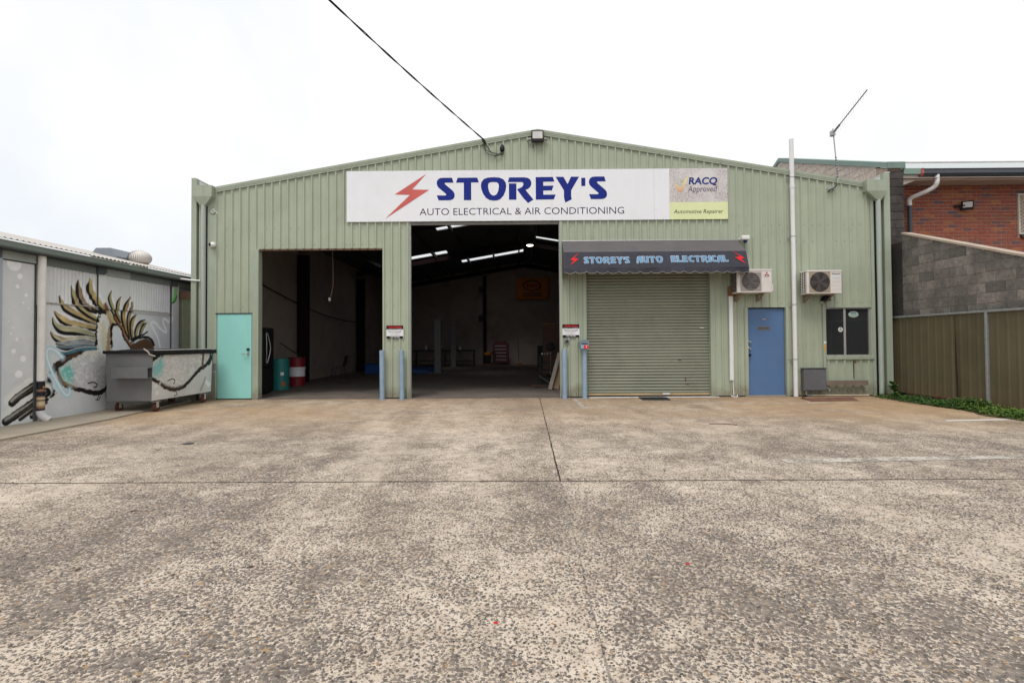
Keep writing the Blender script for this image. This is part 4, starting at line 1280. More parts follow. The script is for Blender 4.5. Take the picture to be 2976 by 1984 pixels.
# mats on the ground
mt_ = thing('rubber_mat', (3.17, -0.34, 0), 'black rubber doormat lying in front of the roller door', 'mat')
MB().prism([(2.875, -0.06), (3.52, -0.085), (3.46, -0.62), (2.84, -0.60)], lambda a, b, d: (a, b, d), 0.004, 0.016).build('mat', mat('ribbed_rubber', (0.02, 0.022, 0.022), 0.9, bump=0.4, bscale=80), mt_)
gb = MB()
for i in range(14):
    y = -0.10 - i * 0.036
    gb.box(2.89 + i * 0.0, 3.45, y, y + 0.016, 0.0165, 0.0195)
gb.build('ribs', mat('ribbed_rubber', (0.02, 0.022, 0.022)), mt_)
pt_ = thing('pit_cover', (7.0, -0.65, 0), 'rust red steel pit cover plate in the ground below the meter box', 'cover')
MB().prism([(6.46, -0.40), (7.70, -0.31), (7.42, -0.95), (6.36, -1.03)], lambda a, b, d: (a, b, d), 0.002, 0.010).build('plate', mat('rust_red_plate', (0.17, 0.075, 0.05), 0.8, var=0.35, vscale=5, dirt=(0.3, 0.2, 0.12), dirt_amt=0.6), pt_)
MB().tube(smooth_path([(6.44, -0.5, 0.015), (6.47, -0.52, 0.04), (6.5, -0.55, 0.015)]), 0.012, 6).build('lift_ring', m_rust, pt_)

# ------------------------------------------------------------ the painted building on the left
class Paint:
    """spray-can mural laid down on a set of (y, z) points"""
    def __init__(s, y, z, base):
        s.y, s.z = y, z
        s.c = np.empty((len(y), 3)); s.c[:] = base
        s.r = np.random.RandomState(3)
        g = s.r.rand(97, 97)
        s.g = g
    def vn(s, f):
        a, b = s.y * f + 50, s.z * f + 50
        i, j = np.floor(a).astype(int), np.floor(b).astype(int)
        u, v = a - i, b - j
        u, v = u * u * (3 - 2 * u), v * v * (3 - 2 * v)
        G = lambda p, q: s.g[p % 97, q % 97]
        return (G(i, j) * (1 - u) + G(i + 1, j) * u) * (1 - v) + (G(i, j + 1) * (1 - u) + G(i + 1, j + 1) * u) * v
    def lay(s, a, col):
        col = np.asarray(col, float)
        a = np.clip(a, 0, 1)[:, None]
        s.c = s.c * (1 - a) + col * a
    def dist(s, pts):
        d = np.full(len(s.y), 9.0); t_ = np.zeros_like(d); sg = np.zeros_like(d)
        L = [0]
        for p, q in zip(pts, pts[1:]):
            L.append(L[-1] + math.hypot(q[0] - p[0], q[1] - p[1]))
        for i, (p, q) in enumerate(zip(pts, pts[1:])):
            dy, dz = q[0] - p[0], q[1] - p[1]
            l2 = dy * dy + dz * dz + 1e-12
            t = np.clip(((s.y - p[0]) * dy + (s.z - p[1]) * dz) / l2, 0, 1)
            ey, ez = s.y - p[0] - t * dy, s.z - p[1] - t * dz
            e = np.hypot(ey, ez)
            m = e < d
            d[m] = e[m]
            t_[m] = (L[i] + t[m] * math.sqrt(l2)) / L[-1]
            cr_ = dy * (s.z - p[1]) - dz * (s.y - p[0])
            sg[m] = np.sign(cr_[m])
        return d, t_, sg
    def stroke(s, pts, wd, col, soft=0.01, taper=(1, 1), jag=0.0, alpha=1.0, sm=True):
        if sm:
            pts = smooth_path(pts, 5)
        d, t, sg = s.dist(pts)
        ww = wd / 2 * (taper[0] + (taper[1] - taper[0]) * t)
        if jag:
            ww = ww * (1 + jag * (s.vn(24) - 0.5) * 2)
        s.lay(alpha * np.clip((ww - d) / soft + 0.5, 0, 1), col)
    def circle(s, y, z, r, col, soft=0.008):
        s.lay(np.clip((r - np.hypot(s.y - y, s.z - z)) / soft + 0.5, 0, 1), col)
    def poly(s, pts, col, soft=0.02, alpha=1.0, jag=0.0):
        ins = np.zeros(len(s.y), bool)
        n = len(pts)
        for i in range(n):
            (y0, z0), (y1, z1) = pts[i], pts[(i + 1) % n]
            c_ = ((z0 > s.z) != (z1 > s.z))
            with np.errstate(divide='ignore', invalid='ignore'):
                xi = (y1 - y0) * (s.z - z0) / (z1 - z0 + 1e-12) + y0
            ins ^= c_ & (s.y < xi)
        d, _, _ = s.dist(list(pts) + [pts[0]])
        sd_ = np.where(ins, d, -d)
        if jag:
            sd_ = sd_ + jag * (s.vn(30) - 0.5)
        s.lay(alpha * np.clip(sd_ / soft + 0.5, 0, 1), col)
    def feather(s, wd, pts, tone, layer):
        pts = smooth_path(pts, 6)
        d, t, sg = s.dist(pts)
        v = d * sg
        prof = np.minimum(1, 0.25 + 3.2 * t) * np.where(t > 0.75, 1 - (t - 0.75) * 1.4, 1)
        w_ = wd * prof
        endm = np.where((t <= 0.001) | (t >= 0.999), d < w_ * 0.3, True)
        j = 1 + 0.3 * (s.vn(22) - 0.5)
        band = lambda lo, hi, sf: np.clip((v - lo * w_) / sf + 0.5, 0, 1) * np.clip((hi * w_ * j - v) / sf + 0.5, 0, 1) * endm
        if layer == 0:
            s.lay(band(0.1, 0.95, 0.02) * 0.9, lin((232, 233, 234)))
            return
        s.lay(band(-0.55, 0.30, 0.012), lin((22, 21, 24)))
        s.lay(band(0.30, 0.52, 0.02) * 0.8, lin((228, 226, 220)))
        tanc = np.asarray(lin(tone))
        mid = tanc * (0.75 + 0.5 * s.vn(9))[:, None]
        a = np.clip(band(-0.12, 0.42, 0.016), 0, 1)[:, None] * np.clip(1.25 - 0.5 * t, 0, 1)[:, None]
        s.c = s.c * (1 - a) + mid * a
        s.lay(band(0.22, 0.34, 0.012) * 0.55 * np.clip((s.vn(8) - .4) * 4, 0, 1), lin((70, 58, 46)))

WGREY = lin((216, 218, 218))
def mural(y, z):
    P_ = Paint(y, z, WGREY)
    n = P_.vn(1.3)
    P_.lay(0.30 * n, lin((192, 194, 198)))
    P_.lay(np.clip((y + 0.9) / 0.6, 0, 1) * 0.45, lin((170, 168, 182)))
    P_.lay(np.clip((-4.0 - y) / 0.05 + 0.5, 0, 1) * 0.8, lin((150, 160, 172)))
    # white haze behind the wings
    P_.poly([(-3.2, 1.0), (-3.2, 2.0), (-2.9, 2.4), (-2.3, 2.62), (-1.6, 2.5), (-1.0, 2.2), (-0.55, 1.9), (-0.6, 1.2)], lin((224, 226, 227)), 0.30, 0.55)
    for (cy, cz, r) in [(-3.79, 2.65, .12), (-3.69, 2.45, .045), (-3.73, 2.28, .035), (-3.58, 2.15, .03), (-3.63, 2.02, .018), (-3.54, 1.93, .014), (-3.87, 1.7, .012), (-3.8, 1.61, .014), (-3.83, 1.5, .018), (-3.73, 1.41, .027), (-3.78, 1.22, .04), (-3.62, 1.09, .05), (-3.69, .84, .063), (-3.52, .65, .10)]:
        P_.circle(cy, cz, r, lin((240, 240, 240)))
    fe = [(.10, [(-2.95, 2.2), (-2.87, 2.02), (-2.7, 1.92), (-2.44, 1.83), (-2.13, 1.71)], (186, 164, 118)),
          (.09, [(-2.71, 2.41), (-2.66, 2.24), (-2.58, 2.06), (-2.39, 1.93), (-2.14, 1.81)], (190, 176, 128)),
          (.10, [(-2.56, 2.53), (-2.54, 2.34), (-2.48, 2.17), (-2.35, 2.04), (-2.14, 1.96)], (176, 150, 122)),
          (.11, [(-2.29, 2.59), (-2.29, 2.37), (-2.18, 2.2), (-2.08, 2.09), (-1.93, 1.98)], (190, 172, 112)),
          (.11, [(-3.06, 1.91), (-2.97, 1.82), (-2.79, 1.72), (-2.48, 1.67), (-2.16, 1.63)], (196, 174, 124)),
          (.11, [(-3.09, 1.8), (-3.04, 1.68), (-2.89, 1.59), (-2.6, 1.57), (-2.17, 1.49)], (190, 186, 152)),
          (.11, [(-3.13, 1.55), (-3.04, 1.45), (-2.83, 1.38), (-2.52, 1.4), (-2.15, 1.4)], (190, 180, 146)),
          (.09, [(-3.03, 1.34), (-2.86, 1.33), (-2.6, 1.36), (-2.38, 1.37), (-2.15, 1.33)], (150, 158, 160)),
          (.07, [(-3.02, 1.29), (-2.85, 1.26), (-2.5, 1.29), (-2.1, 1.28)], (110, 130, 140)),
          (.08, [(-2.94, 1.19), (-2.79, 1.15), (-2.55, 1.2), (-2.12, 1.24)], (70, 120, 136)),
          (.07, [(-1.79, 2.41), (-1.83, 2.24), (-1.76, 2.08), (-1.65, 1.93), (-1.52, 1.79)], (170, 164, 120)),
          (.07, [(-1.54, 2.31), (-1.62, 2.14), (-1.61, 1.97), (-1.48, 1.77)], (178, 160, 116)),
          (.09, [(-1.28, 2.32), (-1.4, 2.11), (-1.44, 1.91), (-1.36, 1.64), (-1.24, 1.43)], (184, 150, 98)),
          (.07, [(-1.21, 2.23), (-1.25, 2.02), (-1.3, 1.81), (-1.24, 1.43)], (160, 140, 104)),
          (.08, [(-1.07, 1.96), (-1.19, 1.8), (-1.2, 1.59), (-1.16, 1.41)], (182, 156, 110)),
          (.08, [(-.81, 1.86), (-1.0, 1.73), (-1.07, 1.58), (-1.07, 1.43)], (180, 164, 124)),
          (.07, [(-.76, 1.8), (-.88, 1.69), (-.94, 1.56), (-.92, 1.47)], (150, 146, 112))]
    for layer in (0, 1):
        for (wd, pts, tone) in fe:
            P_.feather(wd * 1.5, pts, tone, layer)
    K, CREAM, BRN, TAN = lin((20, 19, 21)), lin((226, 224, 216)), lin((92, 66, 50)), lin((176, 146, 104))
    P_.stroke([(-2.26, 2.01), (-2.11, 1.96), (-1.97, 1.97), (-1.88, 1.99)], .13, K, 0.02, (0.3, 1), 0.4)
    P_.stroke([(-1.95, 2.1), (-1.88, 2.0)], .11, lin((120, 84, 66)), 0.05)
    P_.stroke([(-2.05, 1.94), (-2.12, 1.82), (-2.13, 1.67), (-2.15, 1.3)], .075, K, 0.012, jag=0.5)
    P_.poly([(-2.08, 1.89), (-1.86, 1.91), (-1.84, 1.2), (-2.12, 1.2), (-2.13, 1.67)], CREAM, 0.02, jag=0.07)
    P_.stroke([(-2.0, 1.7), (-1.95, 1.25)], .12, lin((206, 196, 160)), 0.08, alpha=0.7, jag=.6)
    P_.stroke([(-1.84, 1.96), (-1.75, 1.78), (-1.80, 1.53), (-1.82, 1.22)], .10, TAN, 0.03, jag=0.3)
    P_.stroke([(-1.81, 1.94), (-1.67, 1.76), (-1.71, 1.72)], .09, lin((196, 178, 130)), 0.03)
    P_.stroke([(-1.58, 1.73), (-1.73, 1.71), (-1.75, 1.53), (-1.73, 1.22)], .055, K, 0.012, jag=0.5)
    P_.poly([(-1.71, 1.66), (-1.55, 1.7), (-1.49, 1.53), (-1.30, 1.2), (-1.72, 1.2)], lin((226, 228, 230)), 0.02, jag=0.07)
    P_.stroke([(-1.67, 1.88), (-1.54, 1.72), (-1.45, 1.64), (-1.4, 1.48), (-1.21, 1.26)], .09, K, 0.012, jag=0.3)
    P_.stroke([(-1.66, 1.88), (-1.53, 1.73), (-1.44, 1.65), (-1.385, 1.49), (-1.20, 1.28)], .045, lin((150, 100, 66)), 0.02)
    P_.poly([(-1.22, 1.33), (-.99, 1.41), (-.78, 1.46), (-.59, 1.39), (-.51, 1.2), (-1.22, 1.2)], BRN, 0.04)
    P_.stroke([(-1.22, 1.36), (-1.05, 1.44), (-.78, 1.48), (-.61, 1.42), (-.53, 1.3)], .06, K, 0.015, (0.7, 1), .3)
    P_.stroke([(-1.2, 1.42), (-.98, 1.5), (-.83, 1.55), (-.73, 1.6)], .07, K, 0.012, (1, .4), .5)
    P_.stroke([(-1.1, 1.36), (-1.0, 1.42)], .03, lin((220, 226, 230)), 0.02, jag=.8)
    P_.stroke([(-.33, 1.26), (-.44, 1.52), (-.62, 1.76), (-.59, 1.82), (-.49, 1.81), (-.34, 1.69), (-.16, 1.6), (-.13, 1.65), (-.23, 1.8), (-.23, 1.9), (-.14, 1.9), (-.03, 1.84), (0, 1.94)], .05, lin((232, 232, 236)), 0.03)
    P_.stroke([(.12, 2.62), (.10, 2.46), (.02, 2.33)], .10, lin((110, 210, 100)), 0.05)
    P_.stroke([(.16, 2.48), (.10, 2.36), (0, 2.3)], .03, K, 0.012)
    # lower bird: belly, bands, tail, ring
    body = [(-3.0, .92), (-2.84, 1.0), (-2.61, 1.12), (-2.37, 1.2), (-2.14, 1.21), (-2.04, 1.16), (-1.93, 1.05), (-1.9, .71), (-1.88, .45), (-2.03, .38), (-2.36, .45), (-2.66, .54), (-2.89, .6), (-2.96, .78)]
    P_.poly(body, lin((206, 206, 206)), 0.02)
    tex = P_.vn(24)
    inside = np.clip((1.25 - z) / 0.1, 0, 1)
    belly = Paint(y, z, (0, 0, 0)); belly.poly(body, (1, 1, 1), 0.04)
    bm_ = belly.c[:, 0]
    P_.lay(bm_ * 0.45 * np.clip((tex - 0.5) * 3, 0, 1), lin((240, 240, 238)))
    P_.lay(bm_ * 0.25 * np.clip((0.42 - tex) * 3, 0, 1), lin((160, 160, 162)))
    P_.lay(bm_ * 0.45 * np.clip((-2.1 - y + 0.35 * z) * -2 - .3, 0, 1), lin((176, 178, 184)))
    P_.lay(bm_ * 0.5 * np.clip((z - 1.05) * 8, 0, 1), lin((214, 208, 178)))
    P_.poly([(-2.98, .91), (-2.73, .95), (-2.66, .82), (-2.72, .6), (-2.86, .64)], lin((112, 196, 188)), 0.12, 0.95, 0.12)
    P_.lay(bm_ * 0.5 * np.clip((tex - 0.58) * 5, 0, 1) * (y < -2.66), lin((205, 228, 224)))
    P_.stroke([(-3.05, .89), (-3.0, .96), (-2.86, 1.03), (-2.73, 1.1), (-2.5, 1.17)], .13, lin((44, 34, 30)), 0.02, (1.1, .5), .35)
    P_.stroke([(-2.9, 1.03), (-2.73, 1.1), (-2.6, 1.13)], .07, lin((104, 76, 58)), 0.06, alpha=.6, jag=.6)
    P_.stroke([(-2.99, .87), (-2.96, .76), (-2.9, .65), (-2.76, .55), (-2.48, .46), (-2.17, .38), (-1.98, .4), (-1.86, .47)], .085, lin((38, 30, 28)), 0.015, (.8, 1.15), .35)
    P_.stroke([(-2.97, .85), (-2.93, .72), (-2.86, .62), (-2.6, .52)], .05, lin((150, 124, 92)), 0.03, alpha=.8, jag=.6)
    for q_, ww in (([(-2.34, .58), (-2.21, .59), (-2.13, .54), (-2.15, .49), (-2.2, .5)], .024), ([(-2.09, .32), (-2.12, .25), (-2.16, .25)], .018), ([(-2.05, .3), (-2.07, .25), (-2.12, .23)], .018)):
        P_.stroke(q_, ww, K, 0.008)
    P_.poly([(-3.24, .72), (-3.13, .83), (-3.08, .67), (-2.99, .5), (-3.22, .27), (-3.36, .48), (-3.33, .63)], K, 0.02, jag=.08)
    for a, b in (((-3.1, .62), (-3.25, .33)), ((-3.06, .56), (-3.2, .36))):
        P_.stroke([a, b], .035, lin((70, 92, 100)), 0.02, jag=.4, sm=False)
    tails = [(.14, [(-3.3, .70), (-3.38, .64), (-3.56, .54), (-3.7, .46), (-3.8, .38)]), (.15, [(-3.2, .49), (-3.46, .32), (-3.7, .19), (-3.89, .09)]), (.07, [(-3.2, .36), (-3.42, .23), (-3.66, .09)]), (.10, [(-3.33, .24), (-3.45, .11)])]
    for (wd, pts) in tails:
        P_.stroke([(p[0] - .01, p[1] + .04) for p in pts], wd * 1.7, lin((226, 226, 222)), 0.06)
    for (wd, pts) in tails:
        P_.stroke(pts, wd * 1.15, lin((22, 21, 22)), 0.012, (1, .8), .12)
        P_.stroke([(p[0] - .008, p[1] + .03) for p in pts], wd * .34, lin((170, 168, 160)), 0.025, (.3, 1), .3, .85)
        P_.stroke([(p[0] + .01, p[1] - .02) for p in pts], wd * .10, lin((120, 112, 92)), 0.012, (1, .3), .5, .8)
    P_.stroke([(-3.13, .78), (-3.07, .66), (-3.0, .52)], .08, lin((206, 224, 232)), 0.03, jag=.8)
    halo = [(-2.89, 1.08), (-2.95, 1.15), (-3.03, 1.21), (-3.12, 1.25), (-3.18, 1.24), (-3.2, 1.18), (-3.19, 1.1), (-3.15, .97), (-3.04, .74), (-2.92, .54), (-2.83, .42), (-2.77, .4), (-2.73, .44), (-2.74, .51)]
    P_.stroke(halo, .10, lin((172, 214, 226)), 0.06, alpha=.75)
    P_.stroke(halo, .026, lin((236, 242, 246)), 0.014)
    return P_.c

def attr_mat(name, rough=0.6):
    m, nt, b, pos = base_mat(name)
    at = nt.nodes.new('ShaderNodeAttribute'); at.attribute_name = 'paint'
    n = noise(nt, pos, 3.0, 6, 0.65)
    k = ramp(nt, n, [(0.3, 0.97), (0.7, 1.12)])
    c = mixc(nt, 1.0, at.outputs['Color'], k, 'MULTIPLY')
    d = ramp(nt, noise(nt, pos, 6, 8, 0.7, 0.4), [(0.6, 0.0), (0.8, 0.5)])
    c = mixc(nt, d, c, (0.3, 0.28, 0.25))
    nt.links.new(c, b.inputs['Base Color'])
    b.inputs['Roughness'].default_value = rough
    b.inputs['Specular IOR Level'].default_value = 0.25
    return m
m_mural = attr_mat('sprayed_mural_paint')
def paint_grid(name, y0, y1, z0, z1, xf, parent, colf, res=0.009, m=None, smooth=False):
    ny, nz = max(2, int((y1 - y0) / res)), max(2, int((z1 - z0) / res))
    Y, Z = np.meshgrid(np.linspace(y0, y1, ny + 1), np.linspace(z0, z1, nz + 1), indexing='ij')
    Xv = xf(Y, Z)
    me = bpy.data.meshes.new(name)
    nv = (ny + 1) * (nz + 1)
    me.vertices.add(nv)
    me.vertices.foreach_set('co', np.stack([Xv, Y, Z], -1).reshape(-1).astype(np.float32))
    i, j = np.meshgrid(np.arange(ny), np.arange(nz), indexing='ij')
    a = (i * (nz + 1) + j).ravel()
    q = np.stack([a, a + nz + 1, a + nz + 2, a + 1], -1)
    me.loops.add(len(a) * 4)
    me.loops.foreach_set('vertex_index', q.ravel().astype(np.int32))
    me.polygons.add(len(a))
    me.polygons.foreach_set('loop_start', np.arange(0, len(a) * 4, 4, dtype=np.int32))
    me.update(calc_edges=True)
    at = me.color_attributes.new('paint', 'FLOAT_COLOR', 'POINT')
    c = np.ones((nv, 4), np.float32)
    c[:, :3] = colf(Y.ravel(), Z.ravel())
    at.data.foreach_set('color', c.ravel())
    me.materials.append(m or m_mural)
    me.shade_smooth()
    return link(name, me, parent)
WX = -8.19
lb_ = thing('painted_building', (WX, -2, 0), 'low grey building whose side wall carries a bird mural', 'building')
corr = lambda Y, Z: WX - 0.012 + 0.010 * np.sin(Y * 2 * math.pi / 0.076)
flatx = lambda d: (lambda Y, Z: WX + d + 0 * Y)
paint_grid('wall_panel', -4.02, -3.44, 0.02, 2.68, flatx(0.0), lb_, mural)
paint_grid('wall_panel', -4.16, -4.022, 0.02, 2.80, flatx(0.05), lb_, mural, 0.02)
paint_grid('wall_panel', -3.36, -1.925, 0.02, 2.028, flatx(0.004), lb_, mural)
paint_grid('corrugated_sheet', -3.40, -2.135, 1.99, 2.70, corr, lb_, mural, 0.0085)
paint_grid('wall_post', -2.135, -1.945, 2.03, 2.74, flatx(0.02), lb_, mural)
paint_grid('wall_panel', -1.943, -1.322, 2.03, 2.70, flatx(0.0), lb_, mural)
paint_grid('corrugated_sheet', -1.32, -0.02, 2.0, 2.72, corr, lb_, mural, 0.0085)
paint_grid('wall_panel', -1.922, 0.0, 0.02, 2.028, flatx(-0.03), lb_, mural)
paint_grid('wall_post', -0.018, 0.24, 0.02, 2.74, flatx(0.02), lb_, mural, 0.012)
MB().box(WX - 0.2, WX - 0.05, -11, 9, 0.0, 2.9).build('wall_core', mat('dark_wall_core', (0.36, 0.37, 0.375), 0.8), lb_)
for i in range(5):
    y0 = -11 + i * 1.37
    MB().box(WX - 0.05, WX, y0 + 0.01, y0 + 1.36, 0.02, 2.68).build('wall_panel', mat('plain_grey_wall', WGREY, 0.6, var=0.08, dirt_amt=0.1), lb_)
# ledge with a rusty angle between upper and lower sheets
m_ledge = mat('rusty_white_angle', (0.5, 0.46, 0.4), 0.7, var=0.15, vscale=7, dirt=(0.3, 0.13, 0.04), dirt_amt=0.6, dirt_scale=5)
MB().box(WX, WX + 0.03, -3.30, -2.14, 2.045, 2.06).build('ledge_angle', m_ledge, lb_)
MB().box(WX, WX + 0.03, -1.31, -0.03, 2.045, 2.06).build('ledge_angle', m_ledge, lb_)
# fascia, soffit, gutter
m_fas = mat('grey_green_fascia', (0.20, 0.235, 0.225), 0.6, var=0.1, dirt=(0.08, 0.08, 0.08), dirt_amt=0.25)
m_fas2 = mat('pale_fascia_panel', (0.36, 0.40, 0.385), 0.5, var=0.1)
m_gut = mat('grey_green_gutter', (0.185, 0.225, 0.205), 0.45, var=0.08, dirt=(0.1, 0.09, 0.08), dirt_amt=0.2)
MB().box(WX - 0.04, WX + 0.012, -11, 9, 2.70, 2.90).build('fascia', m_fas, lb_)
for (a, b) in ((-4.0, -3.44), (-1.93, -1.33)):
    MB().box(WX + 0.0125, WX + 0.03, a, b, 2.70, 2.86).build('fascia_panel', m_fas2, lb_)
for y in (-4.13, -2.10, 0.05):
    MB().box(WX + 0.0125, WX + 0.06, y - 0.09, y + 0.09, 2.70, 2.87).build('fascia_bracket', mat('blue_grey_bracket', (0.09, 0.105, 0.12), 0.6), lb_)
MB().box(WX - 0.04, WX + 0.2, -11, 9, 2.833, 2.848).build('soffit', m_dark, lb_)
gp = [(0.0, 0.0), (0.13, 0.0), (0.155, 0.03), (0.155, 0.10), (0.165, 0.115), (0.15, 0.12), (0.145, 0.03), (0.12, 0.012), (0.0, 0.012)]
MB().prism(gp, lambda a, b, d: (WX + 0.05 + a, d, 2.85 + b), -11, 2.5).build('gutter', m_gut, lb_)
MB().tube([(WX + 0.21, -11, 2.965), (WX + 0.21, 2.5, 2.965)], 0.008, 6).build('gutter_bead', mat('pale_bead', (0.5, 0.5, 0.46), 0.5), lb_)
# corrugated roof, sheet by sheet
m_roofL = mat('old_corrugated_iron', (0.50, 0.47, 0.43), 0.55, 0.1, var=0.15, vscale=3, dirt=(0.3, 0.22, 0.16), dirt_amt=0.3)
for sidx in range(17):
    ya = -11.0 + sidx * 0.8
    vs, fs = [], []
    n = 32
    for i in range(n + 1):
        y = ya + 0.8 * i / n
        dz = 0.014 * math.sin(2 * math.pi * y / 0.1)
        for (xx, zz) in ((WX + 0.13, 3.02), (WX - 3.4, 3.02 + 3.53 * 0.24)):
            vs.append((xx, y, zz + dz))
        vs.append((WX + 0.13, y, 3.016 + dz - 0.006))
    for i in range(n):
        fs += [(3 * i, 3 * i + 1, 3 * i + 4, 3 * i + 3), (3 * i + 2, 3 * i, 3 * i + 3, 3 * i + 5)]
    MB().add(vs, fs).build('roof_sheet', m_roofL, lb_, True, fix=False)
MB().box(WX - 0.3, WX + 0.05, -11, 2.5, 2.92, 3.0).build('roof_batten', m_black, lb_)
# downpipe painted with the tail colours, flexible shoe
def pipe_cols(y, z):
    c = np.empty((len(y), 3)); c[:] = lin((226, 222, 216))
    def band(z0, z1, col, sl=0.0):
        k = np.clip((z - z0 - sl * (y + 3.39)) / 0.012 + .5, 0, 1) * np.clip((z1 + sl * (y + 3.39) - z) / 0.012 + .5, 0, 1)
        c[:] = c * (1 - k[:, None]) + np.array(lin(col)) * k[:, None]
    band(0.02, 0.70, (150, 112, 86)); band(0.56, 0.70, (30, 29, 32)); band(0.44, 0.53, (30, 32, 44)); band(0.28, 0.42, (206, 186, 150)); band(0.36, 0.385, (40, 40, 52)); band(0.12, 0.22, (222, 208, 180)); band(0.19, 0.24, (44, 42, 50))
    return c
dpm = MB().tube([(WX + 0.085, -3.39, z) for z in np.linspace(0.16, 2.9, 140)], 0.056, 16)
dme = dpm.mesh('downpipe', attr_mat('painted_downpipe', 0.45), True)
dco = np.empty(len(dme.vertices) * 3); dme.vertices.foreach_get('co', dco); dco = dco.reshape(-1, 3)
dat = dme.color_attributes.new('paint', 'FLOAT_COLOR', 'POINT')
cc4 = np.ones((len(dco), 4), np.float32); cc4[:, :3] = pipe_cols(dco[:, 1], dco[:, 2]); dat.data.foreach_set('color', cc4.ravel())
ldp = link('downpipe', dme, lb_)
shoe = [(WX + 0.085, -3.39, 0.20), (WX + 0.09, -3.385, 0.14), (WX + 0.13, -3.35, 0.07), (WX + 0.18, -3.32, 0.03)]
MB().tube(smooth_path(shoe), [0.060 + 0.005 * (i % 2) for i in range(19)], 16).build('pipe_shoe', m_white, ldp, True)
MB().lathe((WX + 0.145, -3.40, 0.60), [(0.02, -0.004), (0.02, 0.006)], 12, 0).build('screw_boss', mat('orange_boss', (0.5, 0.25, 0.08), 0.6), ldp)
# things on that roof
tv = thing('turbine_vent', (-9.4, 0.6, 3.2), 'round ribbed turbine roof ventilator on the low building', 'vent')
MB().lathe((-9.4, 0.6, 3.22), [(0.17, 0.0), (0.17, 0.12), (0.19, 0.13)], 24).build('collar', mat('rusty_collar', (0.45, 0.38, 0.3), 0.5, 0.3, var=0.3), tv, True)
m_turb = mat('turbine_metal', (0.66, 0.62, 0.58), 0.5, 0.0, var=0.15)
vane = MB()
np_ = 9
for i in range(np_ + 1):
    a = -0.5 * math.pi * 0.75 + math.pi * 0.87 * i / np_
    r_ = 0.245 * math.cos(a); z_ = 0.19 * math.sin(a)
    vane.v += [(r_ * math.cos(-0.075), r_ * math.sin(-0.075), z_), (r_ * 1.04 * math.cos(0.09), r_ * 1.04 * math.sin(0.09), z_)]
vane.f = [(2 * i, 2 * i + 1, 2 * i + 3, 2 * i + 2) for i in range(np_)]
vme = vane.mesh('vane', m_turb, True, fix=False)
for k in range(36):
    o = link('vane', vme, tv, (-9.4, 0.6, 3.48)); o.rotation_euler.z = 2 * math.pi * k / 36
MB().lathe((-9.4, 0.6, 3.66), [(0.09, 0.0), (0.07, 0.012), (0.01, 0.018)], 20).build('cap', m_turb, tv, True)
MB().lathe((-9.4, 0.6, 3.36), [(0.18, 0.0), (0.2, 0.1), (0.15, 0.24)], 24).build('core', m_dark, tv)
bv = thing('roof_cowl', (-9.95, 0.4, 3.2), 'grey box shaped roof cowl next to the turbine vent', 'vent')
q = [(-0.42, 0.0), (-0.42, 0.14), (-0.25, 0.30), (0.22, 0.30), (0.42, 0.10), (0.42, 0.0)]
MB().prism(q, lambda a, b, d: (-9.95 + a * 0.75, d, 3.36 + b), 0.15, 0.75).build('hood', mat('blue_grey_cowl', (0.22, 0.245, 0.28), 0.5, var=0.1), bv)
MB().box(-10.2, -9.7, 0.25, 0.65, 3.1, 3.362).build('upstand', mat('blue_grey_cowl', (0.22, 0.245, 0.28)), bv)

# white conduit bridging to the shed
cdt = tag(MB().tube(smooth_path([(-8.05, 0.02, 2.885), (-7.85, -0.02, 2.86), (-7.65, -0.075, 2.83), (-7.46, -0.06, 2.82)]), 0.02, 8).build('conduit', m_white, None, True), 'short white conduit bridging from the gutter to the green shed', 'conduit')

# green sheet closing the gap beside the shed
gt = thing('gap_panel', (-7.95, 0.3, 0), 'weathered green metal sheet closing the gap beside the mural wall', 'panel')
gmb = MB(); vs = []
xs = [-8.35 + 0.02 * i for i in range(34)]
for x in xs:
    vs += [(x, 0.32 - (0.02 if int((x + 8.35) / 0.06) % 2 else 0.0), 0.0), (x, 0.32 - (0.02 if int((x + 8.35) / 0.06) % 2 else 0.0), 2.42)]
gmb.add(vs, [(2 * i, 2 * i + 2, 2 * i + 3, 2 * i + 1) for i in range(len(xs) - 1)])
gmb.build('sheet', mat('weathered_green_sheet', (0.235, 0.26, 0.17), 0.6, var=0.15, dirt=(0.25, 0.13, 0.05), dirt_amt=0.5, dirt_scale=1.5), gt, fix=False)
MB().box(-8.35, -7.68, 0.28, 0.34, 2.42, 2.60).build('rusty_head', mat('rust_stained_head', (0.2, 0.12, 0.08), 0.8, var=0.3), gt)

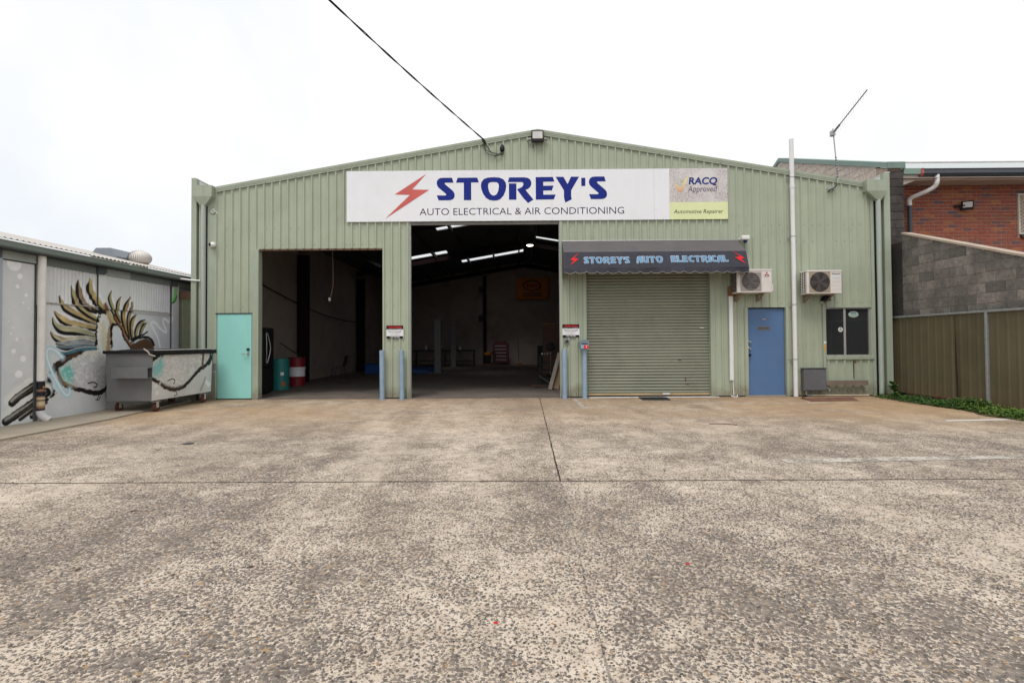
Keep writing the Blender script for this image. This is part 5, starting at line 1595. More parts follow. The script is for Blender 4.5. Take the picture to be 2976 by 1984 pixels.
# ------------------------------------------------------------ skip bin with the rest of the bird
bin_ = thing('skip_bin', (-7.45, -1.3, 0), 'grey steel waste skip on castors with the bird mural continued on its side', 'bin')
m_bin = mat('grey_bin_steel', (0.17, 0.172, 0.175), 0.5, 0.1, var=0.15, vscale=4, dirt=(0.15, 0.085, 0.05), dirt_amt=0.35, dirt_scale=4)
BX0, BX1, BY0, BY1, BZ0, BZ1 = -7.89, -7.03, -2.25, -0.34, 0.225, 1.17
def bmural(y, z):
    P_ = Paint(y, z, lin((212, 212, 210)))
    P_.lay(0.35 * P_.vn(3), lin((170, 170, 166)))
    K = lin((22, 20, 20))
    belly = [(-2.26, .97), (-1.97, 1.1), (-1.63, 1.2), (-.5, 1.2), (-.42, .9), (-.98, .65), (-1.36, .43), (-1.62, .42), (-1.96, .54), (-2.26, .67)]
    P_.poly(belly, lin((206, 205, 202)), 0.03)
    mk = Paint(y, z, (0, 0, 0)); mk.poly(belly, (1, 1, 1), .05); bm_ = mk.c[:, 0]
    tex = P_.vn(24)
    P_.lay(bm_ * .45 * np.clip((tex - .5) * 3, 0, 1), lin((236, 234, 230)))
    P_.lay(bm_ * .25 * np.clip((.42 - tex) * 3, 0, 1), lin((152, 150, 146)))
    P_.poly([(-2.26, .92), (-2.0, 1.05), (-1.93, .89), (-2.0, .71), (-2.26, .66)], lin((120, 184, 182)), .12, .9, .1)
    P_.poly([(-2.3, 1.25), (-1.55, 1.25), (-1.97, 1.11), (-2.3, .97)], K, .03, jag=.06)
    P_.stroke([(-2.26, .65), (-2.07, .57), (-1.88, .46), (-1.62, .39), (-1.35, .41), (-1.17, .5), (-.98, .63), (-.78, .76), (-.57, .84), (-.42, .95)], .085, lin((36, 28, 26)), .02, (.8, 1.1), .35)
    P_.stroke([(-1.95, .52), (-1.62, .42), (-1.35, .44)], .05, lin((96, 78, 60)), .04, alpha=.7, jag=.7)
    P_.stroke([(-.67, 1.2), (-.68, 1.01), (-.69, .84)], .075, lin((112, 82, 60)), .02, jag=.35)
    P_.stroke([(-.40, 1.2), (-.38, 1.04), (-.45, .9)], .12, lin((40, 34, 34)), .02, jag=.3)
    P_.circle(-.375, 1.08, .022, lin((120, 190, 190)))
    P_.stroke([(-1.81, .58), (-1.69, .61), (-1.6, .58), (-1.61, .52), (-1.64, .51)], .022, K, .008)
    P_.stroke([(-1.57, .37), (-1.52, .31), (-1.53, .27), (-1.59, .26)], .018, K, .008)
    for i, (cy, cz, r_) in enumerate([(-2.1, .37, .04), (-2.15, .50, .025), (-2.03, .55, .02), (-.52, .45, .05), (-.6, .55, .03), (-.44, .4, .06)]):
        P_.circle(cy, cz, r_, lin((230, 230, 232)), .04)
    P_.stroke([(-.72, .3), (-.62, .46), (-.58, .56)], .05, lin((150, 150, 150)), .04)
    return P_.c
m_bmur = attr_mat('sprayed_bin_paint')
paint_grid('painted_side', BY0, BY1, BZ0, BZ1, lambda Y, Z: BX1 + 0.001 + (Z - BZ0) * 0.03, bin_, bmural, 0.01, m_bmur)
sh = MB()
sl = 0.03 * (BZ1 - BZ0)
c8 = [(BX0, BY0, BZ0), (BX1, BY0, BZ0), (BX1, BY1, BZ0), (BX0, BY1, BZ0), (BX0 - sl, BY0 - .01, BZ1), (BX1 + sl, BY0 - .01, BZ1), (BX1 + sl, BY1 + .06, BZ1), (BX0 - sl, BY1 + .06, BZ1)]
sh.add(c8, [(0, 3, 2, 1), (4, 5, 6, 7), (0, 1, 5, 4), (1, 2, 6, 5), (2, 3, 7, 6), (3, 0, 4, 7)])
sh.build('body', m_bin, bin_)
rim = MB()
rim.box(BX0 - sl - .03, BX1 + sl + .035, BY0 - .045, BY0 - .011, BZ1 - .03, BZ1 + .03)
rim.box(BX1 + sl + .001, BX1 + sl + .04, BY0 - .01, BY1 + .10, BZ1 - .065, BZ1 + .02)
rim.box(BX0 - sl - .04, BX0 - sl - .001, BY0 - .01, BY1 + .10, BZ1 - .035, BZ1 + .01)
rim.build('top_rim', mat('dark_bin_rim', (0.016, 0.015, 0.016), 0.7, spec=0.2), bin_)
ldm = MB()
nx_, ny_ = 12, 16
vs = []
for i in range(nx_ + 1):
    for j in range(ny_ + 1):
        x = BX0 - sl - .03 + (BX1 - BX0 + 2 * sl + .07) * i / nx_
        y = BY0 - .03 + (BY1 - BY0 + .13) * j / ny_
        u = min(1, 4 * min(i / nx_, 1 - i / nx_)); v = min(1, 5 * min(j / ny_, 1 - j / ny_))
        vs.append((x, y, BZ1 + 0.012 + 0.04 * (1 - (1 - u) ** 2) * (1 - (1 - v) ** 2)))
ldm.add(vs, [(i * (ny_ + 1) + j, (i + 1) * (ny_ + 1) + j, (i + 1) * (ny_ + 1) + j + 1, i * (ny_ + 1) + j + 1) for i in range(nx_) for j in range(ny_)])
ldm.build('lid', mat('black_lid_plastic', (0.018, 0.017, 0.018), 0.6, var=0.2, vscale=6), bin_, True)
MB().tube([(BX1 + .01, BY0 + .05, BZ1 + .03), (BX1 + .01, BY1 + .02, BZ1 + .035)], 0.012, 8).build('lid_bar', mat('pale_lid_bar', (0.5, 0.47, 0.44), 0.5), bin_)
MB().tube([(BX1 - .12, BY0 - .045, BZ1 + .06), (BX1 - .03, BY0 - .05, BZ1 + .0), (BX1 + .0, BY0 - .05, BZ1 - .05), (BX1 + .10, BY0 - .04, BZ1 - .085)], 0.014, 8).build('lid_latch', mat('latch_steel', (0.4, 0.34, 0.3), 0.5, .4), bin_)
for (y0, y1, px0) in ((BY0 - .15, BY0 - .008, BX0 + .2), (BY1 + .02, BY1 + .16, BX0 + .2)):
    pk = MB()
    xa, xb = px0, BX1 + .03
    pk.box(xa, xb, y0, y1, .862, .875); pk.box(xa, xb, y0, y1, .672, .685)
    yo = y0 if y0 < -1 else y1 - .008
    pk.box(xa, xb, yo, yo + .008, .685, .862)
    pk.build('lifting_pocket', m_bin if y0 < -1 else mat('pale_bin_pocket', (0.4, 0.4, 0.4), .5), bin_)
for (x, y) in ((BX1 - .03, BY0 + .17), (BX0 + .10, BY0 + .17), (BX1 - .03, BY1 - .22), (BX0 + .10, BY1 - .22)):
    w_ = MB().lathe((x - .02, y, .092), [(.06, -.003), (.09, 0), (.092, .02), (.09, .04), (.06, .043)], 20, 0)
    wh = w_.build('castor', m_rust, bin_, True)
    f_ = MB()
    f_.box(x - .035, x - .027, y - .03, y + .03, .08, .19); f_.box(x + .028, x + .036, y - .03, y + .03, .08, .19)
    f_.box(x - .05, x + .05, y - .06, y + .06, .19, .2)
    f_.build('fork', mat('pale_fork', (0.45, 0.42, 0.38), .5, var=.2), wh)
MB().box(BX0 + .05, BX1 - .05, BY0 + .1, BY0 + .24, .2, .224).build('cross_member', m_bin, bin_)
MB().box(BX0 + .05, BX1 - .05, BY1 - .29, BY1 - .15, .2, .224).build('cross_member', m_bin, bin_)

# ------------------------------------------------------------ right side: brick building with its block gable wall
def brick_mat():
    m, nt, b, pos = base_mat('clay_brick')
    oi = nt.nodes.new('ShaderNodeObjectInfo')
    c = ramp(nt, oi.outputs['Random'], [(0.0, (0.235, 0.075, 0.05)), (0.3, (0.30, 0.085, 0.045)), (0.55, (0.26, 0.065, 0.045)), (0.72, (0.36, 0.13, 0.045)), (0.82, (0.17, 0.075, 0.07)), (0.92, (0.12, 0.075, 0.085)), (1.0, (0.25, 0.08, 0.05))])
    n = noise(nt, pos, 26, 5, 0.65)
    k = ramp(nt, n, [(0.3, 0.75), (0.7, 1.18)])
    nt.links.new(mixc(nt, 1.0, c, k, 'MULTIPLY'), b.inputs['Base Color'])
    b.inputs['Roughness'].default_value = 0.9
    bn = nt.nodes.new('ShaderNodeBump'); bn.inputs['Strength'].default_value = 0.3; bn.inputs['Distance'].default_value = 0.004
    nt.links.new(noise(nt, pos, 120, 4), bn.inputs['Height']); nt.links.new(bn.outputs['Normal'], b.inputs['Normal'])
    return m
m_brick = brick_mat()
m_mortar = mat('grey_mortar', (0.46, 0.35, 0.28), 0.95, var=0.2, vscale=8)
bb_ = thing('brick_building', (11.5, 0.8, 0), 'red brick building with white metal roof behind the sloping block wall', 'building')
BRY = 0.80
bwall = MB().box(9.37, 22.8, BRY + 0.008, BRY + 0.2, 0.0, 5.5).build('brick_wall', m_mortar, bb_)
bme = MB().bevbox(-0.1145, 0.1145, 0.0, 0.09, -0.0375, 0.0375, 0.003).mesh('brick', m_brick)
bhalf = MB().bevbox(-0.0545, 0.0545, 0.0, 0.09, -0.0375, 0.0375, 0.003).mesh('brick', m_brick)
rest = MB()
cnt = 0
for r_ in range(62):
    z = 0.045 + r_ * 0.086
    x = 9.385 + (0.12 if r_ % 2 == 0 else 0.0)
    if r_ % 2 == 0:
        first = (9.44, bhalf)
    else:
        first = None
    row = []
    if first: row.append((first[0], bhalf, 0.055))
    xx = x + 0.115
    while xx < 22.7:
        row.append((xx, bme, 0.115)); xx += 0.24
    for (xc, me, hw) in row:
        if xc + hw > 12.66 and xc - hw < 14.1 and 3.86 < z < 5.0:     # window opening: cut bricks up to the frame
            if xc - hw < 12.64:
                MB().bevbox(xc - hw, 12.662, BRY, BRY + 0.09, z - 0.0375, z + 0.0375, 0.003).build('brick', m_brick, bwall); cnt += 1
            continue
        vis = z > 3.92 - 0.17 * (xc - 9.4) and xc < 13.0 and z < 5.35
        if vis and cnt < 300:
            link('brick', me, bwall, (xc, BRY + rng.uniform(-0.002, 0.002), z)); cnt += 1
        else:
            rest.box(xc - hw, xc + hw, BRY, BRY + 0.05, z - 0.0375, z + 0.0375)
tag(rest.build('brickwork', mat('clay_brick_plain', (0.27, 0.085, 0.055), 0.9, var=0.3, vscale=5), bb_), kind='stuff')
# eaves
MB().box(9.37, 22.9, 0.18, 0.8, 5.205, 5.215).build('soffit', mat('soffit_cream', (0.45, 0.40, 0.35), 0.7), bb_)
MB().box(9.385, 22.9, 0.30, 0.335, 5.19, 5.36).build('fascia', mat('white_fascia', (0.68, 0.65, 0.60), 0.5, var=0.06), bb_)
gq = [(0.0, 0.0), (-0.10, 0.0), (-0.13, 0.05), (-0.115, 0.13), (-0.125, 0.165), (-0.10, 0.17), (0.0, 0.14)]
m_char = mat('charcoal_gutter', (0.045, 0.052, 0.063), 0.35, var=0.06)
MB().prism(gq, lambda a, b, d: (d, 0.298 + a, 5.265 + b), 9.84, 22.9).build('gutter', m_char, bb_)
MB().prism([(a * 1.08, b * 1.04 - .002) for a, b in gq], lambda a, b, d: (d, 0.298 + a, 5.265 + b), 9.80, 9.839).build('gutter_end', mat('red_primer_end', (0.42, 0.10, 0.09), 0.6), bb_)
MB().box(9.385, 9.83, 0.20, 0.298, 5.31, 5.445).build('verge_flashing', mat('sage_flashing', (0.20, 0.285, 0.245), 0.5, var=0.05), bb_)
MB().prism([(9.385, 5.19), (9.75, 5.19), (9.385, 5.05)], lambda a, b, d: (a, d, b), 0.30, 0.7).build('boxed_eave', mat('white_fascia', (0.68, 0.65, 0.6)), bb_)
# roof sheets with low ribs, running up to the ridge
RID_Y, RID_Z = 5.2, 7.30
m_wroof = mat('white_roof_sheet', (0.50, 0.53, 0.52), 0.4, var=0.05, vscale=1.5)
for i in range(18):
    xa = 9.36 + i * 0.76
    mb = MB(); vs = []
    prf = []
    for k in range(4):
        for dx, dz in ((0.0, 0), (0.012, 0.012), (0.042, 0.012), (0.054, 0), (0.19, 0)):
            prf.append((xa + k * 0.19 + dx, dz))
    for x, dz in prf:
        vs += [(x, 0.24, 5.425 + dz), (x, RID_Y, RID_Z + dz), (x, RID_Y * 2 - 0.2, 5.44 + dz)]
    mb.add(vs, [(3 * q + a, 3 * q + 3 + a, 3 * q + 4 + a, 3 * q + 1 + a) for q in range(len(prf) - 1) for a in (0, 1)])
    mb.build('roof_sheet', m_wroof, bb_, fix=False)
MB().tube([(9.4, RID_Y, RID_Z + 0.02), (23, RID_Y, RID_Z + 0.02)], 0.045, 8).build('ridge_cap', mat('grey_ridge', (0.42, 0.40, 0.38), 0.5), bb_)
# downpipe
def arc_path(pts): return smooth_path(pts, 7)
MB().tube(arc_path([(10.20, 0.23, 5.30), (10.20, 0.24, 5.12), (10.18, 0.30, 5.02), (10.05, 0.42, 4.93), (9.90, 0.60, 4.86), (9.86, 0.66, 4.80), (9.86, 0.66, 4.66)]), 0.052, 14).build('downpipe_bend', m_white, bb_, True)
MB().tube([(9.86, 0.66, 4.665), (9.86, 0.66, 2.4)], 0.050, 14).build('downpipe', m_char, bb_, True)
# floodlight on the bricks
f2 = flood('wall_floodlight', 11.30, 0.66, 4.67, 0.24, 0.20, 'small black floodlight on an arm on the red brick wall', R(14), R(-22))
MB().tube([(11.08, 0.79, 4.67), (11.16, 0.72, 4.66), (11.25, 0.68, 4.66)], [0.03, 0.02, 0.025], 8).build('arm', m_black, f2)
# window with diamond grille
wg = MB()
for a in ((12.67, 14.0, 4.93, 4.975), (12.67, 14.0, 3.95, 3.995), (12.67, 12.71, 3.996, 4.929), (13.96, 14.0, 3.996, 4.929)):
    wg.box(a[0], a[1], BRY - 0.03, BRY + 0.03, a[2], a[3])
wgo = wg.build('window', mat('cream_window_frame', (0.6, 0.56, 0.48), 0.5), bb_)
MB().box(12.71, 13.96, BRY + 0.05, BRY + 0.055, 3.99, 4.93).build('pane', mat('dark_glass_plain', (0.02, 0.022, 0.025), 0.1), wgo)
lat = MB()
for i in range(-16, 24):
    for s in (1, -1):
        x0 = 12.71 + i * 0.09 if s > 0 else 13.96 - i * 0.09
        p, q = Vector((x0, 4.0)), Vector((x0 + s * 0.93, 4.93))
        lo, hi = 12.71, 13.96
        t0, t1 = 0.0, 1.0
        for (pv, qv) in ((p.x, q.x),):
            d = qv - pv
            ta, tb = sorted(((lo - pv) / d, (hi - pv) / d))
            t0, t1 = max(t0, ta), min(t1, tb)
        if t1 - t0 > 0.02:
            a, b = p.lerp(q, t0), p.lerp(q, t1)
            lat.tube([(a.x, BRY - 0.015 - 0.004 * s, a.y), (b.x, BRY - 0.015 - 0.004 * s, b.y)], 0.007, 4)
lat.build('diamond_grille', mat('cream_grille', (0.6, 0.56, 0.48)), wgo)
MB().bevbox(12.72, 13.95, BRY - 0.06, BRY, 3.86, 3.945, 0.006).build('sill', mat('brown_sill', (0.09, 0.045, 0.035), 0.7), wgo)

# block gable wall along the boundary
def block_mat(name, stops, stain=0.5, sc=(0.03, 0.027, 0.027)):
    m, nt, b, pos = base_mat(name)
    oi = nt.nodes.new('ShaderNodeObjectInfo')
    c = ramp(nt, oi.outputs['Random'], stops)
    k = ramp(nt, noise(nt, pos, 16, 6, 0.7), [(0.3, 0.6), (0.7, 1.3)])
    c = mixc(nt, 1.0, c, k, 'MULTIPLY')
    s = ramp(nt, noise(nt, pos, 2.6, 6, 0.65, 0.5, (1, 1, 0.5)), [(0.42, 0.0), (0.62, 1.0)])
    c = mixc(nt, math_n(nt, 'MULTIPLY', s, stain), c, sc)
    nt.links.new(c, b.inputs['Base Color'])
    b.inputs['Roughness'].default_value = 0.95
    bn = nt.nodes.new('ShaderNodeBump'); bn.inputs['Strength'].default_value = 0.5; bn.inputs['Distance'].default_value = 0.006
    nt.links.new(noise(nt, pos, 90, 5), bn.inputs['Height']); nt.links.new(bn.outputs['Normal'], b.inputs['Normal'])
    return m
m_blockc = block_mat('cream_block', [(0, (0.60, 0.50, 0.42)), (0.5, (0.64, 0.54, 0.45)), (1, (0.57, 0.49, 0.43))], 0.12, (0.3, 0.26, 0.23))
m_blockd = block_mat('mouldy_block', [(0, (0.05, 0.043, 0.04)), (0.5, (0.07, 0.06, 0.055)), (1, (0.11, 0.095, 0.085))], 0.8, (0.02, 0.018, 0.018))
m_blockg = block_mat('weathered_grey_block', [(0, (0.13, 0.118, 0.105)), (0.35, (0.19, 0.175, 0.155)), (0.7, (0.24, 0.215, 0.19)), (1, (0.30, 0.265, 0.235))], 0.55, (0.07, 0.064, 0.058))
def clip_poly(poly, f):
    out = []
    n = len(poly)
    for i in range(n):
        p, q = poly[i], poly[(i + 1) % n]
        fp, fq = f(p), f(q)
        if fp >= 0: out.append(p)
        if fp * fq < 0:
            t = fp / (fp - fq)
            out.append((p[0] + (q[0] - p[0]) * t, p[1] + (q[1] - p[1]) * t))
    return out
def block_wall(parent, y0, y1, z0, topf, X, thick, m, first_row=0, jr=0.005, flip=False):
    full = MB().bevbox(0.0, thick, -0.1955, 0.1955, -0.0955, 0.0955, 0.004).mesh('block', m)
    r_ = 0
    z = z0
    while z < 8:
        ya = y0 + (0.2 if r_ % 2 else 0.0) - 0.2
        anyb = False
        while ya < y1:
            a, b = max(ya + 0.0045, y0), min(ya + 0.3955, y1)
            if b - a > 0.04:
                f = lambda p: topf(p[0]) - p[1]
                poly = [(a, z + .0045), (b, z + .0045), (b, z + .1955), (a, z + .1955)]
                cl = clip_poly(poly, f)
                area = 0
                for i in range(len(cl)):
                    (u1, v1), (u2, v2) = cl[i], cl[(i + 1) % len(cl)] if cl else (0, 0)
                    area += u1 * v2 - u2 * v1
                if len(cl) >= 3 and abs(area) > 0.004:
                    anyb = True
                    dx = rng.uniform(-0.002, 0.002)
                    if len(cl) == 4 and cl == poly and b - a > 0.389:
                        link('block', full, parent, (X + dx, (a + b) / 2, z + 0.1))
                    else:
                        MB().prism(cl, lambda p, q, d: (d, p, q), X + dx, X + thick + dx).build('block', m, parent)
            ya += 0.4
        if not anyb and z > 3:
            break
        z += 0.2; r_ += 1
gtop = lambda y: 5.46 + (7.40 - 5.46) * (y - 0.2) / 5.0 if y < 5.2 else 7.40 - (y - 5.2) * 0.39
gw_ = MB()
gw_.prism([(0.25, 0.0), (8.5, 0.0), (8.5, gtop(8.5) - .03), (5.2, gtop(5.2) - .03), (0.25, gtop(0.25) - .03)], lambda a, b, d: (d, a, b), 9.032, 9.36)
gwo = gw_.build('gable_wall', m_mortar, bb_)
block_wall(gwo, 0.62, 6.4, 4.4, gtop, 9.02, 0.1, m_blockc)
MB().prism([(0.2, gtop(0.2)), (5.2, gtop(5.2)), (5.2, gtop(5.2) + .13), (0.2, gtop(0.2) + .13)], lambda a, b, d: (d, a, b), 8.985, 9.40).build('verge_capping', mat('sage_flashing', (0.20, 0.285, 0.245)), bb_)
MB().prism([(5.2, gtop(5.2)), (8.5, gtop(8.5)), (8.5, gtop(8.5) + .13), (5.2, gtop(5.2) + .13)], lambda a, b, d: (d, a, b), 8.985, 9.40).build('verge_capping', mat('sage_flashing', (0.20, 0.285, 0.245)), bb_)
MB().bevbox(8.98, 9.405, 0.17, 0.225, 5.44, 5.60, 0.004).build('capping_end', mat('sage_flashing_end', (0.17, 0.25, 0.215), 0.5), bb_)
# the dark pier end of that wall
pme = MB().bevbox(-0.19, 0.19, -0.195, 0.195, -0.0955, 0.0955, 0.005).mesh('block', m_blockd)
for i in range(28):
    z = 0.1 + i * 0.2
    if z < 5.42:
        link('block', pme, gwo, (9.195 + rng.uniform(-.002, .002), 0.412, z - 0.02 if i == 27 else z))

# ------------------------------------------------------------ sloping block boundary wall
sw = thing('block_wall', (9.15, -2, 0), 'weathered grey concrete block wall with raked top rising behind the fence', 'wall')
stop = lambda y: 3.80 + (y + 0.13) * 0.357
MB().prism([(-6.5, 0.0), (-0.14, 0.0), (-0.14, stop(-0.14) - .04), (-6.5, stop(-6.5) - .04)], lambda a, b, d: (d, a, b), 9.062, 9.23).build('wall_core', m_mortar, sw)
block_wall(sw, -4.2, -0.13, 1.6, lambda y: stop(y) - 0.02, 9.05, 0.1, m_blockg)
MB().prism([(-6.5, stop(-6.5) - .018), (-0.13, stop(-.13) - .018), (-0.13, stop(-.13) + .025), (-6.5, stop(-6.5) + .025)], lambda a, b, d: (d, a, b), 9.03, 9.26).build('coping', mat('pale_render_coping', (0.42, 0.34, 0.27), 0.9, var=0.15, vscale=4), sw)
MB().box(9.05, 9.37, -0.12, 0.19, 0.0, 3.6).build('wall_return', m_blockd, sw)

# ------------------------------------------------------------ steel sheet fence
fc = thing('sheet_fence', (8.95, -2, 0), 'brown green steel sheet fence with galvanised post along the right boundary', 'fence')
def fence_mat():
    m, nt, b, pos = base_mat('olive_brown_sheet')
    n = noise(nt, pos, 1.2, 5, 0.6)
    c = ramp(nt, n, [(0.3, (0.098, 0.082, 0.046)), (0.7, (0.135, 0.115, 0.066))])
    sp_ = nt.nodes.new('ShaderNodeSeparateXYZ'); nt.links.new(pos, sp_.inputs[0])
    mr_ = nt.nodes.new('ShaderNodeMapRange'); mr_.inputs['From Min'].default_value = 0.55; mr_.inputs['From Max'].default_value = 0.05
    nt.links.new(math_n(nt, 'ADD', sp_.outputs['Z'], math_n(nt, 'MULTIPLY', math_n(nt, 'SUBTRACT', noise(nt, pos, 2, 5), 0.5), 0.5)), mr_.inputs['Value'])
    c = mixc(nt, math_n(nt, 'MULTIPLY', mr_.outputs[0], 0.55), c, (0.20, 0.125, 0.075))
    nt.links.new(c, b.inputs['Base Color'])
    b.inputs['Roughness'].default_value = 0.45
    return m
m_fence = fence_mat()
def fence_sheet(y0, y1, xo=0.0, zb=0.08, curl=0.0):
    n = max(8, int(abs(y1 - y0) / 0.012))
    vs = []
    zl = (zb, 0.5, 0.95, 1.4, 1.83)
    for i in range(n + 1):
        y = y0 + (y1 - y0) * i / n
        u = (y % 0.1975) / 0.1975
        d = 0.007 * (0.5 + 0.5 * math.tanh(6 * math.sin(2 * math.pi * u) - 3.5))
        for z in zl:
            cu = curl * (1 - (z - zb) / 1.75) * max(0, 1 - i / n * 2.2) ** 2
            vs.append((8.95 - xo - d - cu, y, z))
    k = len(zl)
    fs = [(i * k + j, i * k + j + 1, (i + 1) * k + j + 1, (i + 1) * k + j) for i in range(n) for j in range(k - 1)]
    MB().add(vs, fs).build('fence_sheet', m_fence, fc, fix=False)
for (a, b, xo, zb, cu) in ((0.06, -0.83, 0.0, .10, 0), (-0.82, -1.615, 0.004, .10, 0.0), (-1.60, -2.31, 0.0, .12, -0.05), (-2.36, -3.15, 0.0, .06, 0), (-3.14, -3.93, 0.003, .06, 0), (-3.92, -4.70, 0, .06, 0), (-4.74, -5.9, 0, .06, 0), (-5.9, -7.1, 0, .06, 0)):
    fence_sheet(a, b, xo, zb, cu)
MB().bevbox(8.915, 8.965, -7.1, 0.08, 1.825, 1.868, 0.004).build('top_rail', m_galv, fc)
for y in (-2.335, -4.72):
    MB().bevbox(8.905, 8.965, y - 0.022, y + 0.022, 0.0, 1.824, 0.004).build('post', m_galv, fc)
MB().bevbox(8.91, 8.965, 0.062, 0.10, 0.0, 1.86, 0.004).build('post', mat('dark_end_post', (0.07, 0.075, 0.08), .5), fc)
MB().bevbox(8.905, 8.965, -2.31, -1.05, 0.07, 0.115, 0.004).build('bottom_rail', m_rust, fc)
MB().bevbox(8.905, 8.965, -7.1, -2.36, 0.03, 0.07, 0.004).build('bottom_rail', m_rust, fc)

# ------------------------------------------------------------ weeds along the fence
def leaf_mat(name, a, b_):
    m, nt, b, pos = base_mat(name)
    c = ramp(nt, noise(nt, pos, 9, 4, 0.6), [(0.3, a), (0.7, b_)])
    nt.links.new(c, b.inputs['Base Color'])
    b.inputs['Roughness'].default_value = 0.6
    b.inputs['Specular IOR Level'].default_value = 0.25
    return m
m_leaf = leaf_mat('weed_leaf', (0.028, 0.075, 0.016), (0.07, 0.145, 0.03))
m_leaf2 = leaf_mat('bright_weed_leaf', (0.07, 0.135, 0.024), (0.14, 0.22, 0.042))
wr = random.Random(11)
def leaf(mb, base, dirv, L, W, droop=0.4):
    d = Vector(dirv).normalized()
    s = d.cross(Vector((0, 0, 1)))
    s = s.normalized() if s.length > 1e-4 else Vector((1, 0, 0))
    b = Vector(base)
    p = [b, b + d * L * 0.35 + Vector((0, 0, 0.02 * L)), b + d * L * 0.7 - Vector((0, 0, droop * L * 0.15)), b + d * L - Vector((0, 0, droop * L * 0.45))]
    mb.add([p[0], p[1] + s * W * .5, p[1] - s * W * .5, p[2] + s * W * .42, p[2] - s * W * .42, p[3]], [(0, 2, 1), (1, 2, 4, 3), (3, 4, 5)])
def edge_x(y):
    pts = [(-0.2, 8.30), (-1.1, 8.20), (-2.1, 8.24), (-2.6, 8.28), (-3.2, 8.02), (-3.8, 8.12), (-5, 8.2), (-7.2, 8.2)]
    for (ya, xa), (yb, xb) in zip(pts, pts[1:]):
        if yb <= y <= ya:
            return xa + (xb - xa) * (y - ya) / (yb - ya)
    return 8.3
def dens(y):
    return 0.55 + 0.45 * math.sin(y * 2.3 + 0.6) + 0.3 * math.sin(y * 5.1)
gset, bset = MB(), MB()
for i in range(4600):
    y = -0.12 - 6.8 * wr.random()
    e = edge_x(y) + 0.03 * math.sin(y * 13) + 0.02 * math.sin(y * 29)
    x = e + (8.90 - e) * wr.random() ** 0.8
    if wr.random() > 0.35 + dens(y): continue
    hgt = (0.03 + 0.10 * max(0, dens(y)) * wr.random()) * (0.5 + 0.9 * min(1, (x - e) / 0.3))
    tgt = bset if (math.sin(y * 1.9 + 1) + wr.uniform(-.7, .7) > 0.35) else gset
    a = wr.uniform(0, 6.28)
    if wr.random() < 0.35:
        leaf(tgt, (x, y, 0.0), (math.cos(a) * .5, math.sin(a) * .5, 1.4), hgt * 1.5, 0.008 + 0.006 * wr.random(), 0.3)
    else:
        for k in range(wr.randint(3, 5)):
            a2 = a + k * 1.5 + wr.uniform(-.4, .4)
            leaf(tgt, (x, y, hgt * wr.uniform(.2, 1)), (math.cos(a2), math.sin(a2), wr.uniform(-.1, .8)), wr.uniform(.035, .085), wr.uniform(.018, .04))
tag(gset.build('ground_cover', m_leaf, None, fix=False), 'dark green weeds and creepers along the foot of the sheet fence', 'weeds', kind='stuff')
tag(bset.build('ground_cover', m_leaf2, None, fix=False), 'bright green low weeds along the foot of the sheet fence', 'weeds', kind='stuff')
soil = MB()
n = 60
vs = []
for i in range(n + 1):
    y = -0.05 - 7.0 * i / n
    vs += [(edge_x(y) + 0.02 * math.sin(y * 17), y, 0.004), (8.96, y, 0.012)]
soil.add(vs, [(2 * i, 2 * i + 1, 2 * i + 3, 2 * i + 2) for i in range(n)])
tag(soil.build('soil_strip', mat('bare_soil', (0.10, 0.065, 0.035), 0.95, var=0.3, vscale=9, bump=0.4), None), kind='structure')
def weed_plant(x, y, h, n, label, big=1.0):
    t = thing('weed_plant', (x, y, 0), label, 'plant')
    MB().tube(smooth_path([(x, y, 0), (x + .01, y, h * .5), (x - .01, y, h)]), [.008] * 12 + [.006], 6).build('stem', m_leaf, t)
    for i in range(n):
        a = i * 2.4; zz = h * (0.35 + 0.65 * i / n)
        mb = MB(); leaf(mb, (x, y, zz), (math.cos(a), math.sin(a), .45 + .5 * i / n), .24 * big * wr.uniform(.75, 1.1), .11 * big, .5)
        mb.build('leaf', m_leaf, t, fix=False)
weed_plant(8.62, -0.35, 0.30, 13, 'tall broad leaved weed growing at the corner of shed and fence')
weed_plant(8.50, -0.55, 0.10, 9, 'low broad leaved weed in front of the tall corner weed', .6)
weed_plant(8.62, -2.35, 0.14, 10, 'leafy weed clump at the foot of the galvanised fence post', .7)

# small litter and leaves on the yard
lt_ = MB()
lr = random.Random(5)
for i in range(140):
    y = -11 + 10.6 * lr.random() ** 0.7
    x = lr.uniform(-6.5, 8.0)
    a = lr.uniform(0, 6.28); L = lr.uniform(.012, .035)
    c_, s_ = math.cos(a) * L, math.sin(a) * L
    lt_.add([(x - c_, y - s_, .004), (x + s_ * .3, y - c_ * .3, .008), (x + c_, y + s_, .005), (x - s_ * .3, y + c_ * .3, .007)], [(0, 1, 2, 3)])
tag(lt_.build('leaf_litter', mat('dead_leaf', (0.10, 0.055, 0.03), .9, var=.4, vscale=30), None, fix=False), 'tiny dead leaves and grit scattered over the yard', 'litter', kind='stuff')
tw = tag(MB().tube(smooth_path([(3.05, -3.95, .008), (3.25, -3.99, .012), (3.45, -4.05, .007)]), .006, 5).build('twig', mat('dead_twig', (.09, .06, .04), .9)), 'short dry twig lying on the concrete out from the roller door', 'twig')
dc = thing('drain_cover', (-4.3, -5.35, 0), 'small dark oval drain cap set in the concrete yard', 'cap')
MB().lathe((-4.3, -5.35, 0.001), [(.075, 0), (.07, .006), (.01, .007)], 20).build('cap', m_dark, dc)
MB().lathe((-4.3, -5.35, 0.0005), [(.095, 0), (.09, .003)], 20).build('collar', m_conc, dc)
